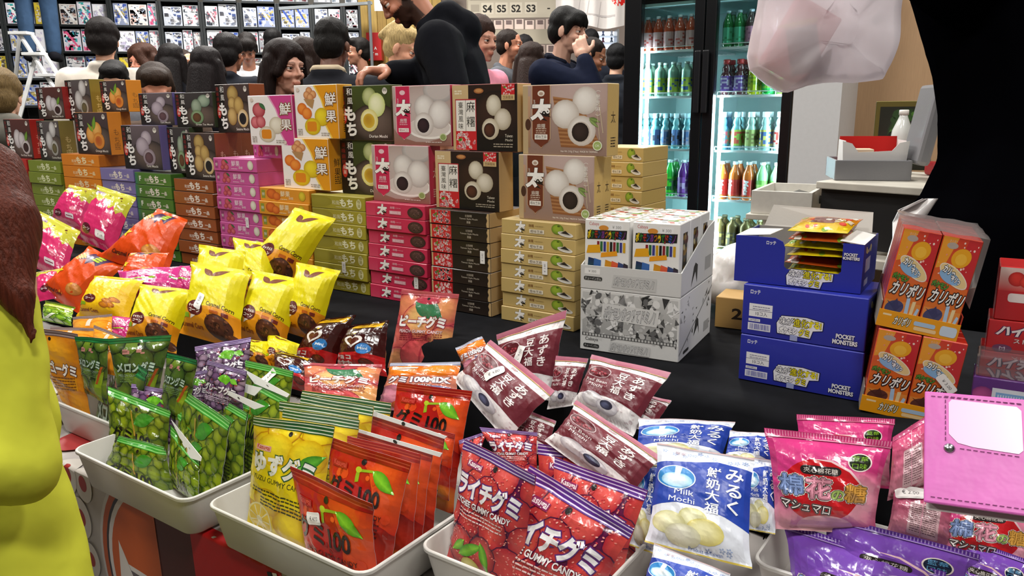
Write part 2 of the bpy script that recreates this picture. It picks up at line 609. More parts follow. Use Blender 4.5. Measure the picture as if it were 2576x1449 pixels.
# luminaires that carry the hall lights (square, just under the ceiling)
lampm = mat('lamp_panel', '#ffffff', emit='#fff4e2', estr=2.0)
housem = mat('lamp_housing', '#3a3a3c', rough=0.5)
for i, (x, y, p) in enumerate(LAMPS):
    r = empty('ceiling_light', (x, y, CEIL - 0.3))
    tag(r, 'square hall luminaire hanging from the dark ceiling', 'ceiling light', 'square luminaires under the hall ceiling')
    mb = MB(); mb.box(-.32, .32, -.32, .32, 0.02, 0.3, ch=.01); mb.obj('housing', housem, r)
    mb = MB(); mb.box(-.28, .28, -.28, .28, 0.0, 0.018); mb.obj('diffuser', lampm, r)

# ---------------------------------------------------------------- display table: high tier, low tier, cloths
CLOTH_BLACK = mat('black_tablecloth', '#0d0e12', rough=0.85, var=0.25, bscale=30, bump=0.1, spec=.15)
Q_RISE, Q_FRONT, Q_BACK = -0.185, -0.66, 0.42
S0, S1 = -2.6, 1.35
def row_obj(o):
    o.matrix_world = Matrix.Translation(ROW0) @ Matrix.Rotation(-TH, 4, 'Z')
    return o
tab = empty('display_table')
tag(tab, 'long two-step display table under a black cloth and a printed front cloth', 'table')
row_obj(tab)
mb = MB()
mb.box(S0, S1, Q_RISE + .01, Q_BACK, 0.0, T_HI - 0.012, '#222222', ch=.004)
mb.obj('upper_step', mat('table_board', '#3a2f26', rough=0.7, var=0.15), tab)
mb = MB()
mb.box(S0, S1, Q_FRONT + .02, Q_RISE + .008, 0.0, T_LO - 0.006, '#222222', ch=.004)
mb.obj('lower_step', MATS['table_board'], tab)
# black cloth: top of the upper step, its riser, with slow ripples
NS, V, F = 160, [], []
rd = random.Random(4)
prof = [(Q_BACK + .004, 0.55), (Q_BACK + .004, T_HI), (Q_BACK - .2, T_HI), (0.1, T_HI), (Q_RISE + .02, T_HI), (Q_RISE + .004, T_HI - .004), (Q_RISE - .002, T_HI - .02), (Q_RISE - .006, T_HI - .1), (Q_RISE - .008, T_LO + .004)]
for i in range(NS + 1):
    s = S0 + (S1 - S0) * i / NS
    for j, (q, z) in enumerate(prof):
        rip = 0.004 * math.sin(s * 23 + 1.3) + .003 * math.sin(s * 51)
        V.append((s, q - (abs(rip) if j > 5 else 0) * (1 if j > 5 else 0), z + (0.0006 * math.sin(s * 17 + j) if 1 < j < 5 else 0) - (0.0006 if 1 < j < 5 else 0)))
n = len(prof)
for i in range(NS):
    for j in range(n - 1):
        F.append((i * n + j, i * n + j + 1, (i + 1) * n + j + 1, (i + 1) * n + j))
o = link('black_cloth', new_mesh('black_cloth', V, F, None, CLOTH_BLACK, True), tab)
o['label'] = 'black fabric over the upper step'
# printed cloth: covers the lower step and hangs down in front
A = Art(395, 130, '#b9b2ad')
def S_(s): return (s - S0) * 100
A.rect(0, 0, 395, 130, '#b4aeaa')
def X_(*p): return [(S_(s_), z_ * 100) for s_, z_ in p]
A.poly(X_((-.43, .77), (-.3, .77), (-.3, .4), (-.43, .4)), '#4c1410'); A.poly(X_((-.32, .77), (-.1, .77), (-.06, .4), (-.3, .4)), '#b01519')
ox, oy = S_(-.395), 60
for rr, c_ in ((22.2, '#c8c4c4'), (21.4, '#b5521f'), (20.0, '#2a2630'), (19.3, '#cfcaca'), (18.2, '#b9531c')):
    P = [(ox + rr * math.cos(t_), oy + rr * math.sin(t_)) for t_ in [math.radians(100 + i * 8) for i in range(26)]]
    A.poly(P + X_((-.42, .4), (-.42, .77)), c_)
A.poly(X_((-.548, .655), (-.525, .615), (-.43, .61), (-.47, .55), (-.5, .5), (-.56, .56)), '#d0cac6'); A.poly(X_((-.535, .632), (-.52, .605), (-.45, .60), (-.51, .585)), '#5a5358')
A.poly(X_((-.13, .745), (-.12, .748), (-.07, .62), (-.085, .62)), '#1d1b22'); A.poly(X_((-.118, .748), (-.108, .75), (-.055, .62), (-.068, .62)), '#d8d4d0'); A.poly(X_((-.10, .75), (.1, .75), (.1, .5), (-.03, .5)), '#c0bcbc')
for s_, z_, r_ in ((-.647, .735, 3.2), (-.672, .66, 3.6), (-.70, .74, 3.4), (-.72, .6, 3.8), (-.655, .58, 3), (-.76, .7, 4), (-.80, .62, 4), (-.85, .72, 3.6)): A.ell(S_(s_), z_ * 100, r_ * .95, r_ * 1.15, '#d0cac2'); A.ell(S_(s_), z_ * 100, r_ * .42, r_ * .5, '#a32a24')
A.ell(S_(-.79), 84, 5, 7, '#a03030')
A.sprinkle(S_(.1), 4, 390, 74, 40, ['#a32a24', '#c76a24', '#d8d4d0', '#2a2630'], 2, 7, 5); A.sprinkle(0, 4, S_(-.9), 74, 24, ['#a32a24', '#c76a24', '#d8d4d0'], 2, 6, 6)
v, f, c, k = A.clipped(120, 40, [(T_LO - .004 - .012) * 100])
PV = []
for i in range(len(v)):
    s, t = S0 + v[i, 0] / 100, v[i, 1] / 100
    drop = T_LO - .004
    if t > drop - 0.012:
        PV.append((s, min(Q_FRONT + (t - drop + .012), Q_RISE - .004), T_LO - .004 + .00015 * k[i]))
    else:
        fold = 0.012 * math.sin(s * 9) * (1 - t / drop) + .004 * math.sin(s * 27 + 1) * (1 - t / drop)
        PV.append((s, Q_FRONT - .002 + fold - 0.00015 * k[i], t + .012))
o = link('printed_cloth', new_mesh('printed_cloth', PV, f, c, mat('printed_cloth', None, rough=0.5, spec=0.35, bump=0.05, bscale=20), True), tab)
o['label'] = 'pale cloth with orange ring and red print'

# ---------------------------------------------------------------- artwork of the sweet boxes
def a_mochi(bg1, bg2, balls, fill, capt='Mochi', extra=None):
    """upright box: dark left band with a column of white script, round sweets at the right"""
    A = Art(11.6, 10, bg1)
    A.rect(0, 0, 11.6, 10, bg1, bg2)
    A.ball(8, 3.2, 5.6, 3.6, '#6e5d54', bg1)
    A.rect(0, 0, 2.9, 10, '#17110f', '#1d1714')
    A.vtext('美味麻糬', 0.75, 9.6, 1.0, '#8a1f1c')
    A.ell(.85, 4.3, .62, 1.3, '#c5302a'); A.vtext('和菓', .85, 5.3, .85, '#f2d8cc')
    A.text('和', 2.3, 9.0, 1.5, '#f4f2ee'); A.text('風', 2.4, 7.3, 1.4, '#f4f2ee')
    A.text('も', 2.3, 4.9, 2.9, '#f6f4f0', bold=.045); A.text('ち', 2.5, 2.0, 2.8, '#f6f4f0', bold=.045)
    for (x, y, rx, ry, ci, co) in balls: A.ball(x, y, rx, ry, ci, co)
    if fill:
        x, y, r, ci, co, fi, fo = fill
        A.ball(x, y, r, r * 1.05, ci, co); A.ball(x - .1, y - .1, r * .66, r * .68, fi, fo)
    if extra: extra(A)
    A.ell(10.4, 9.0, .55, .6, '#e9e4da'); A.ell(10.2, 9.2, .25, .3, '#a8a39c'); A.ell(10.6, 9.2, .25, .3, '#a8a39c')
    A.text(capt, 8.6, .75, .75, '#ece6dc', bold=.01)
    return A
def a_side(col, txt='もち', tc='#e8e2d4', sub=True):
    A = Art(4, 10, col)
    A.rect(0, 0, 4, 10, col)
    A.vtext(txt, 2, 6.2, 1.8, tc)
    if sub: A.lines(1.2, 2.4, 2.9, 4, .4, .18, tc)
    return A
D_DUR = lambda: a_mochi('#2c2116', '#43511f', [(6.9, 8.0, 1.6, 1.7, '#c9cf96', '#7d8a47'), (8.5, 6.5, 1.9, 2.2, '#f4f5cf', '#c3cf7c')], (6.7, 3.7, 2.0, '#f7f2c2', '#d9cf77', '#b98d25', '#d7b53b'), 'Durian Mochi')
D_SES = lambda: a_mochi('#251b17', '#4a3b39', [(6.0, 8.0, 1.9, 1.8, '#c9ac66', '#7a5a2a'), (5.6, 6.0, 1.4, 1.5, '#d6b771', '#8e6b35'), (7.8, 5.6, 1.7, 1.9, '#d2b26a', '#8a6733'), (5.4, 3.4, 1.6, 1.9, '#d8ba78', '#94703b')], (9.0, 3.0, 1.8, '#efe2c2', '#c9a96a', '#19171a', '#2a2528'), 'Sesame Mochi')
D_GRN = lambda: a_mochi('#211a19', '#3f3a3b', [(9.0, 7.6, 1.9, 1.8, '#a9bca5', '#5f7463'), (6.6, 6.0, 1.6, 2.2, '#a6b7a0', '#61735f')], (6.6, 2.9, 2.0, '#9fb78e', '#64805a', '#6d4a2c', '#513421'), 'Green Tea Mochi')
D_TAR = lambda: a_mochi('#2a2427', '#6a5d63', [(7.6, 7.2, 1.6, 1.7, '#cbbfc9', '#8a7c8a'), (6.2, 5.2, 2.0, 2.2, '#c4b7c3', '#887987')], (8.0, 2.8, 1.9, '#b9abb6', '#86767f', '#6a4c52', '#51383f'), 'Taro Mochi')
def _leaves(A):
    A.leaf(6.5, 5.8, 7.4, 9.2, .7, '#5f8a24', '#7dab33'); A.leaf(6.3, 5.4, 4.6, 7.6, .5, '#6a9028', '#8ab63a')
D_ORA = lambda: a_mochi('#251a19', '#4b3a3e', [(5.4, 4.7, 1.6, 2.1, '#f0b35c', '#c97a22'), (7.6, 5.9, 1.7, 1.9, '#f2bb63', '#cd7f26')], (8.0, 3.3, 1.9, '#efa94e', '#cf7c26', '#b5541c', '#d07a2e'), 'Orange Mochi', _leaves)
D_GRY = lambda: a_mochi('#2a2627', '#5b5354', [(8.2, 7.9, 1.7, 2.0, '#e2e0df', '#98928f'), (6.0, 5.0, 1.9, 2.4, '#dcd9d8', '#8d8886')], (8.3, 3.2, 1.9, '#d3d0c9', '#8c8880', '#6f6440', '#4f4a35'), 'Coconut Mochi')
D_RED = lambda: a_mochi('#35191a', '#5a2b28', [(5.6, 5.0, 1.7, 2.5, '#e6dfe1', '#a4999c'), (7.4, 4.6, 1.6, 2.2, '#e2dadd', '#9c9194')], (8.9, 2.9, 1.8, '#e7e0e0', '#b1a3a3', '#3a1517', '#27100f'), 'Red Bean Mochi', lambda A: A.leaf(9.0, 4.4, 10.2, 7.0, .7, '#4e7a22', '#79a436'))
def a_fruit(col, col2, ballc, fruit):
    """white box with a slanted coloured corner, fruit and white script"""
    A = Art(10, 10.4, '#f0ebe8')
    A.rect(0, 0, 10, 10.4, '#f4f0ee')
    A.poly([(4.6, 10.4), (10, 10.4), (10, 0), (8.2, 0), (6.6, 3.2), (6.9, 5.4), (6.2, 7.6)][::-1], col2)
    A.poly([(5.0, 10.4), (10, 10.4), (10, 0), (8.6, 0), (6.9, 3.2), (7.2, 5.4), (6.5, 7.6)][::-1], col)
    fruit(A)
    A.ball(6.3, 4.2, 1.7, 1.8, *ballc)
    A.ball(4.0, 2.3, 1.9, 1.7, *ballc); A.rrect(2.7, 1.3, 5.0, 3.3, .5, '#e08a1a')
    A.text('鮮', 8.5, 7.6, 2.7, '#f7f2ee', bold=.012, out=('#9a6a3a', .056)); A.text('果', 8.5, 4.3, 2.5, '#f7f2ee', bold=.012, out=('#9a6a3a', .056))
    A.ell(.9, 9.6, .4, .4, '#dccdc2')
    A.lines(.4, 1.6, 1.5, 4, .35, .18, '#a89f96'); A.lines(6.0, .9, 8.0, 2, .4, .18, '#a89f96')
    return A
def _oranges(A):
    for x, y in ((3.6, 9.3), (4.5, 8.6), (3.0, 8.5), (3.8, 8.0)): A.ball(x, y, .8, .8, '#e9b079', '#b4673a')
    A.poly([(2.2, 7.8), (4.8, 7.6), (4.2, 5.8), (3.0, 6.6)], '#b38a5a')
    A.ball(1.7, 5.8, 1.2, 1.2, '#f0933a', '#cf5f17'); A.ball(2.8, 4.9, 1.2, 1.2, '#f29a3e', '#d0611a')
def _peaches(A):
    A.ball(2.4, 7.4, 1.5, 1.6, '#d8737a', '#9c2c38'); A.leaf(2.6, 8.9, 4.0, 7.4, .5, '#2f5a36', '#4a7a4a')
    A.ball(1.4, 4.8, 1.1, 1.3, '#e2838a', '#ab3644'); A.ball(2.7, 4.9, 1.1, 1.3, '#e0858a', '#a9323f')
D_YEL = lambda: a_fruit('#e39a17', '#f3d15a', ('#f2dc2c', '#c9a80f'), _oranges)
D_PNK = lambda: a_fruit('#d0468f', '#e69cc2', ('#f1ecdc', '#c6b9a0'), _peaches)
def yinyang(A, x, y, r, rot=0.4):
    A.ell(x, y, r, r, '#f3efe9')
    P = [(x + r * math.cos(a + rot), y + r * math.sin(a + rot)) for a in [math.pi + i * math.pi / 10 for i in range(11)]]
    A.poly(P, '#17130f'); A.ell(x + r * .5 * math.cos(rot), y + r * .5 * math.sin(rot), r * .5, r * .5, '#f3efe9'); A.ell(x - r * .5 * math.cos(rot), y - r * .5 * math.sin(rot), r * .5, r * .5, '#17130f')
    A.ell(x + r * .5 * math.cos(rot), y + r * .5 * math.sin(rot), r * .16, r * .16, '#17130f'); A.ell(x - r * .5 * math.cos(rot), y - r * .5 * math.sin(rot), r * .16, r * .16, '#f3efe9')
def tai(A, x, y, sz):
    A.text('太', x, y, sz, '#f8f5f0', bold=.055, out=('#1a1512', .022), shear=.12)
    yinyang(A, x + sz * .26, y - sz * .12, sz * .21)
def banner(A, x0, x1, y0, y1, c, c2):
    m = (x0 + x1) / 2
    q = (x1 - x0)
    for g, col in ((.12, c2), (0, c)):
        A.poly([(x0 - g, y1), (x0 - g, y0 + q * .3), (x0 + q * .12, y0 + q * .12), (m - q * .2, y0 + q * .02), (m, y0 - q * .16 - g), (m + q * .2, y0 + q * .02), (x1 - q * .12, y0 + q * .12), (x1 + g, y0 + q * .3), (x1 + g, y1)], col)
def D_BRN():
    A = Art(14, 10.6, '#a88c82')
    A.rect(0, 0, 14, 10.6, '#8f7468', '#b69c93'); A.ball(9.5, 9.0, 6, 3.5, '#c2aaa4', '#b0968d')
    A.rect(0, 0, .9, 10.6, '#b9a27c'); A.rect(.9, 1, 1.3, 9, '#9a765c', '#c39b7c'); A.ell(.9, 4.6, .5, .9, '#4a2d20')
    A.poly([(5.2, 8.9), (9.6, 8.3), (13.4, 1.0), (6.6, 1.2)][::-1], '#8d5a36')
    for i in range(13):
        t = i / 13
        A.poly([(5.2 + 1.4 * t, 8.9 - 7.7 * t), (9.6 + 3.8 * t, 8.3 - 7.3 * t), (9.6 + 3.8 * t + .13, 8.3 - 7.3 * t - .28), (5.2 + 1.4 * t + .05, 8.9 - 7.7 * t - .28)][::-1], '#a9774c', step=(i == 0))
    A.ball(10.6, 8.2, 2.1, 2.1, '#f4f0ea', '#c3b8ae'); A.ball(7.3, 6.2, 2.3, 2.2, '#f3efe9', '#c2b6ab')
    A.ball(10.0, 3.7, 2.3, 2.3, '#f5f1ec', '#c4b9ae'); A.ell(9.9, 3.5, 1.55, 1.6, '#c9bdb0'); A.ball(9.8, 3.5, 1.4, 1.45, '#372a26', '#1c1413')
    A.leaf(11.2, 5.6, 13, 5.0, .35, '#4f6a2c', '#8aa05a'); A.leaf(11.2, 5.4, 12.7, 4.2, .3, '#5f7a36', '#94aa66')
    A.poly([(12.7, 8.0), (12.82, 8.0), (13.5, 3.4), (13.38, 3.4)][::-1], '#c9b79a'); A.poly([(12.4, 6.5), (12.5, 6.5), (13.0, 2.4), (12.9, 2.4)][::-1], '#c9b79a')
    A.vtext('︵黑芝麻︶', 12.6, 9.9, .8, '#f0ebe4')
    banner(A, 1.7, 4.7, 1.5, 10.6, '#6e3420', '#c8a684')
    A.ell(3.2, 9.4, .6, .45, '#e7dccf'); A.ell(3.2, 9.35, .35, .25, '#b59a88')
    tai(A, 3.2, 6.9, 3.2)
    A.text('Royal', 2.05, 7.9, .5, '#e8dccd', rot=1.57)
    A.text('麻糬', 3.2, 4.4, .75, '#e8dccd'); A.lines(2.3, 3.9, 4.1, 3, .32, .13, '#d8c4b0')
    A.rect(2.1, 2.3, 4.3, 3.1, '#f2ece4'); A.text('椰絲芝麻', 3.2, 2.7, .62, '#2b1a12', w=1.9)
    A.ell(12.6, 1.5, .75, .75, '#e6ecd2'); A.ell(12.6, 1.5, .62, .62, '#9fb36a'); A.text('OK', 12.6, 1.5, .5, '#eef2de')
    A.text('Net Wt. 210g (7.4oz)  MADE IN TAIWAN', 9.6, .5, .42, '#efe6dc', w=6)
    return A
def D_TPK():
    A = Art(11, 10.4, '#b9a39d')
    A.rect(0, 0, 11, 10.4, '#8d5f52', '#bfaea9'); A.ball(5.5, 5.5, 6.5, 5, '#c4b4b0', '#b09a94')
    A.ball(9, 9.6, 3, 2.2, '#d8d4d2', '#a39a98'); A.ell(9, 9.6, 2.2, 1.6, '#c3b9b6')
    A.ell(7.0, 3.0, 4.2, 1.9, '#efeae6'); A.ell(7.0, 3.2, 3.9, 1.7, '#d5cbc6')
    A.ball(6.2, 6.6, 2.0, 2.3, '#eeeae7', '#b3a8a4'); A.ball(9.0, 5.4, 2.1, 2.5, '#f1edea', '#b9aeaa')
    A.ball(6.0, 3.7, 1.9, 2.1, '#f3efec', '#c0b5b0'); A.ball(5.9, 3.5, 1.15, 1.3, '#3a262c', '#1e1218')
    banner(A, .7, 3.4, 1.4, 10.4, '#c92a52', '#e9a9b5')
    A.ell(2.0, 9.3, .55, .42, '#e8c3cb'); tai(A, 2.1, 6.6, 2.8); A.text('Royal', 1.1, 7.8, .45, '#f3dbe0', rot=1.57)
    A.text('麻糬', 2.05, 4.4, .7, '#f3dbe0'); A.lines(1.3, 3.9, 2.8, 2, .32, .12, '#eec3cc')
    A.rect(1.05, 2.3, 3.05, 3.0, '#f5efec'); A.text('椰絲紅豆', 2.05, 2.65, .55, '#a01f3a', w=1.7)
    A.ell(9.6, 1.5, .65, .65, '#c9d2a4'); A.ell(9.6, 1.5, .5, .5, '#8fa060')
    A.lines(6.3, .5, 9.3, 1, .3, .14, '#d9c8c2')
    return A
def floral(A, x0, y0, x1, y1, seed=3, sc=1.0):
    A.rect(x0, y0, x1, y1, '#c8252b')
    rd = random.Random(seed)
    A.k += 1
    for i in range(int(26 * (x1 - x0) * (y1 - y0) / (9 * sc))):
        x, y = rd.uniform(x0 + .3 * sc, x1 - .3 * sc), rd.uniform(y0 + .25 * sc, y1 - .25 * sc)
        r = .32 * sc * rd.uniform(.6, 1.1)
        c = rd.choice(['#f1d6d4', '#ecb9bb', '#e58d93', '#f4e3de'])
        for k in range(5):
            a = k * 1.2566 + rd.random()
            px, py = x + .55 * r * math.cos(a), y + .55 * r * math.sin(a)
            if x0 + r * .5 < px < x1 - r * .5 and y0 + r * .5 < py < y1 - r * .5: A.ell(px, py, r * .5, r * .4, c, a, 7, step=False)
    A.k += 1
    for i in range(3):
        x, y = x0 + (x1 - x0) * rd.uniform(.06, .25), y0 + (y1 - y0) * rd.uniform(.4, .7)
        A.leaf(x, y, x + .5 * sc, y + .45 * sc, .2 * sc, '#3f7a2e', '#76a83e', step=False)
def D_BLK():
    A = Art(13.2, 11, '#1b1412')
    A.rect(0, 0, 13.2, 11, '#110d0c', '#2a1a14'); A.ball(9, 6, 5, 4, '#3a241b', '#1c1310')
    A.rect(0, 0, 3.4, 11, '#c4a577', '#cbb083'); A.lines(.5, 9.9, 2, 2, .4, .25, '#e6d9bd')
    A.rect(.6, 3.2, 5.0, 8.7, '#b5323a'); floral(A, .6, 0.1, 5.0, 3.3, 3, 1.0)
    A.rect(.75, 3.3, 4.85, 8.5, '#e9e5de'); A.rect(2.75, 3.3, 2.85, 8.5, '#8a857e')
    A.text('麻', 3.85, 7.4, 1.9, '#17130f'); A.text('糬', 3.85, 4.9, 1.9, '#17130f')
    A.vtext('臺灣風味', 1.75, 8.2, 1.1, '#3a352f')
    A.ell(5.6, 10.0, 1.0, .45, '#a3663a'); A.ell(5.6, 10.05, .7, .28, '#c58c55')
    A.ball(8.6, 7.6, 1.5, 1.75, '#e6dfcd', '#a79b84'); A.ball(10.4, 5.3, 1.7, 1.8, '#e4dccb', '#a4977f')
    A.ball(7.9, 3.7, 1.75, 1.8, '#eae3d2', '#b5a88e'); A.ball(7.7, 3.5, 1.15, 1.2, '#5a3323', '#2b1813')
    floral(A, 10.2, 9.2, 12.8, 11, 8, .6); A.rect(10.2, 8.4, 12.8, 9.3, '#c9ac7c'); A.text('芝麻風味', 11.5, 8.85, .6, '#5a3a1e', w=2.0)
    A.text('Taiwan', 11.6, 2.6, .75, '#d9cfbd', w=1.5); A.text('Mochi', 11.6, 1.9, .6, '#d9cfbd', w=1.4); A.lines(8.5, 1.1, 12.4, 2, .4, .17, '#a89c8a')
    return A

WALL = []
def put_box(label, x0, x1, yt, yb, q, d, art, side, top='#cdbb9c', z0=None, rart=None, left=None, cat='sweet box', name='mochi_box', ym=None, jit=0.0, group=None, w=None):
    s0, z1 = row(x0, yt, q)
    s1 = row(x1, (yt + yb) / 2 if ym is None else ym, q)[0]
    if w is not None: s0 = s1 - w
    if z0 is None: z0 = row(x0, yb, q)[1]
    me = carton_mesh(name, s1 - s0, z1 - z0, d, art() if callable(art) else art, side=side, top=top, left=left or side, right_art=rart, back=side)
    o = link(name, me)
    o.matrix_world = Matrix.Translation(rowp((s0 + s1) / 2, q + d / 2, z0)) @ Matrix.Rotation(-TH + jit, 4, 'Z')
    tag(o, label, cat, group)
    WALL.append((label, s0, s1, z0, z1, q))
    return o, z1

# ---------------------------------------------------------------- flat boxes stacked in front: one artwork per flavour
def fl(w, h, bg):
    A = Art(w, h, bg); A.rect(0, 0, w, h, bg); return A
def f_tan():
    A = fl(19, 3.1, '#c6ab6c'); tai(A, 5.0, 1.7, 2.5); A.text('麻糬', 7.9, 2.2, .7, '#7a4a22'); A.lines(8.9, 2.1, 11, 1, .3, .12, '#a58a55')
    A.rect(7.4, .5, 11.2, 1.4, '#ece2cc'); A.text('椰絲芝麻', 9.3, .95, .75, '#3a2412', w=3.2)
    A.ball(14.6, 1.9, 1.5, 1.15, '#9fb83a', '#5f7d22'); A.ell(14.9, 2.6, .35, .2, '#4d611c')
    A.ell(16.6, .95, 1.9, .55, '#e8e4dc', -.15); A.ell(16.5, 1.1, 1.6, .4, '#c9c4ba', -.15); A.poly([(15.4, 1.15), (17.8, .85), (16.6, 1.75)], '#2b2521')
    return A
def f_pnk():
    A = fl(15, 3, '#cf2e55'); A.rect(0, 0, 2.5, 3, '#d84a68', '#cf2e55'); tai(A, 4.3, 1.6, 2.4); A.text('麻糬', 7.0, 2.2, .6, '#f0c3cd'); A.lines(7.7, 2.1, 9.3, 1, .3, .12, '#e68ea3')
    A.rect(6.2, .7, 9.2, 1.5, '#e5a3b0'); A.text('椰絲紅豆', 7.7, 1.1, .65, '#f7e6ea', w=2.6)
    A.ball(12.7, 1.4, 1.9, 1.3, '#5a3d3a', '#35211f'); A.sprinkle(11.6, .6, 13.8, 2.2, 50, ['#6d4c47', '#2a1817', '#7a5953'], .06, .16, 4)
    return A
def f_blk():
    A = fl(18, 3, '#231a15'); A.rect(6.5, 0, 18, 3, '#2c211b', '#1a1411'); A.rect(0, 0, .5, 3, '#c9ac7c'); floral(A, .5, 0, 6.6, 3, 9, 1.15)
    A.text('台灣麻糬', 12, 2.2, .6, '#b9ac9a', w=2); A.text('Taiwan Style Mochi', 12, 1.5, .5, '#cfc3b2', w=5.4); A.text('黑糖', 12, .8, .6, '#c9bcaa')
    A.poly([(17.3, 0), (18, 0), (18, 3), (17.5, 3), (17.2, 2.2), (17.5, 1.5), (17.2, .8)], '#c7a877')
    return A
def f_oli():
    A = fl(15, 3, '#a59a30'); A.rect(0, 0, 6, 3, '#8f8526', '#a59a30', horiz=True); A.ball(3, 1.6, 3, 1.2, '#9a9030', '#938927')
    A.text('和風', 7.0, 1.5, 1.1, '#e3e0b4'); A.text('もち', 10.0, 1.6, 2.0, '#eeecc8', bold=.04); A.ell(13.4, 1.5, .7, 1.15, '#dedba8'); A.vtext('榴蓮', 13.4, 2.5, .9, '#8a8126'); A.lines(7, .45, 11.5, 1, .3, .14, '#dcd9a4')
    return A
def f_frt(bg, fruit, ballc, tc='#f7dbe8', lab='#a6447c'):
    A = fl(15, 3, bg); A.rect(.5, .5, 1.6, 2.5, lab); A.text('鮮', 1.05, 1.5, .9, '#e9e2d8')
    fruit(A); A.text('鮮果', 7.9, 1.9, 1.5, tc, bold=.012); A.text('麻糬', 9.6, .9, .7, tc); A.lines(6.3, .5, 8.6, 1, .3, .14, tc)
    A.ball(13.0, 1.6, 1.0, 1.15, *ballc)
    return A
def f_mag():
    def fr(A):
        A.ball(3.8, 1.9, 1.0, .95, '#d8666e', '#a02c3c'); A.ball(4.6, .9, .8, .7, '#dd757a', '#a5303f'); A.ball(3.1, .8, .7, .6, '#d8666e', '#a02c3c'); A.leaf(4.0, 2.7, 5.4, 1.8, .3, '#2f5a36', '#4a7a4a')
    return f_frt('#cf5a9e', fr, ('#f1eee0', '#c5bfa2'))
def f_org():
    def fr(A):
        A.ball(3.7, 1.7, 1.6, 1.25, '#e87a2c', '#b84c14'); A.ball(5.2, 1.2, 1.2, 1.0, '#ea8230', '#bb5117')
    return f_frt('#e0972a', fr, ('#e8d23a', '#b99e18'), '#f6e2b8', '#8f9a34')
def f_moc(bg, tc='#efe6d8', left=None):
    A = fl(13, 2.9, bg)
    if left: A.rect(0, 0, 1.6, 2.9, left, bg, horiz=True); A.text('F', 1.9, 1.5, 1.7, '#e8efdf', bold=.04)
    A.text('和風', 4.4, 1.2, .9, tc); A.text('もち', 7.0, 1.5, 1.9, tc, bold=.05); A.text('一品', 10.4, 1.3, 1.0, tc, bold=.03); A.rect(4.2, .35, 10.6, .48, tc)
    return A
ORD = ['topmost', 'second from the top', 'third from the top', 'fourth from the top', 'fifth from the top', 'sixth from the top', 'seventh from the top', 'eighth from the top', 'ninth from the top', 'tenth from the top', 'eleventh from the top', 'twelfth from the top']
def flat_stack(what, x0, x1, yt, n, q, d, artfn, side, top, ybot=None, seed=1, right=None, z_bot=None):
    """stack of flat boxes whose top front edge starts at pixel (x0, yt); the stack stands on the upper step"""
    s0, z1 = row(x0, yt, q)
    s1 = row(x1, yt + 12, q)[0]
    zb = T_HI if z_bot is None else z_bot
    t = (z1 - zb) / n
    me = carton_mesh('flat_sweet_box', s1 - s0 - 0.005, t - 0.0004, d, artfn(), side=side, top=top, right_art=right)
    rd = random.Random(seed)
    objs = []
    for i in range(n):
        o = link('flat_sweet_box', me)
        k = n - 1 - i
        o.matrix_world = Matrix.Translation(rowp((s0 + s1) / 2 + rd.uniform(-.0008, .0008), q + d / 2 + rd.uniform(-.003, .003), zb + t * k)) @ Matrix.Rotation(-TH + rd.uniform(-.005, .005), 4, 'Z')
        tag(o, f'{what}, {ORD[i].replace(" the top", " top") if i < n - 1 else "lowest"} of stack', 'sweet box', what + 's in one stack')
        objs.append(o)
    return s0, s1, z1, t, objs

FS = {}
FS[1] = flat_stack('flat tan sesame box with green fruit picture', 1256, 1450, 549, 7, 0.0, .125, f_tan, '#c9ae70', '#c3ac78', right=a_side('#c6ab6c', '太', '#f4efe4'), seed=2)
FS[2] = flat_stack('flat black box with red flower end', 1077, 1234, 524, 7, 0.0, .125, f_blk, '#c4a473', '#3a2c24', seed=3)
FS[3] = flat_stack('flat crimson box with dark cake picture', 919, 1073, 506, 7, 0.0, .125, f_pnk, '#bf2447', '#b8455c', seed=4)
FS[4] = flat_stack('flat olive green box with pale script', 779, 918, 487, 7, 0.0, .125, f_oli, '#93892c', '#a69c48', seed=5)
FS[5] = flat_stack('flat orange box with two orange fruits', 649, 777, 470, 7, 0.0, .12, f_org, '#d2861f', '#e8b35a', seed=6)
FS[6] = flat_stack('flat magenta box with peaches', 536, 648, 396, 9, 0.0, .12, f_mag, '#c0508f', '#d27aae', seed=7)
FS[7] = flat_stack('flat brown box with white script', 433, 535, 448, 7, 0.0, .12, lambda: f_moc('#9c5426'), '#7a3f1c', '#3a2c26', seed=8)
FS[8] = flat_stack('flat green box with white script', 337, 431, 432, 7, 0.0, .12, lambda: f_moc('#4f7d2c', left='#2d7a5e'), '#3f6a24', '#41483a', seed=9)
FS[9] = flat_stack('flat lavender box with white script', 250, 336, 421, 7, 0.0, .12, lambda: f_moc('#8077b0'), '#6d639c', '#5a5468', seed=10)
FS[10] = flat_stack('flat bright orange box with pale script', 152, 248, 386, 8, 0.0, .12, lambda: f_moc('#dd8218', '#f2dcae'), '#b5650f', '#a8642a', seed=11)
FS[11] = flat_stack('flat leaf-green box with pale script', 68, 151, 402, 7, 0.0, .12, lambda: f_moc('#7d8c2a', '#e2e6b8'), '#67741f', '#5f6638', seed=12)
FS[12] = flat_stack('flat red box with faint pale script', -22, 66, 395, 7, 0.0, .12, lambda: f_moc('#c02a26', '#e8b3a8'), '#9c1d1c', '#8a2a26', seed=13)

U, Lw = .045, .02
tan_side = a_side('#c2a566', '太', '#2a1d12')
LB = {}
def lower(k, *a, **kw):
    LB[k] = put_box(*a, **kw)
    return LB[k][1]
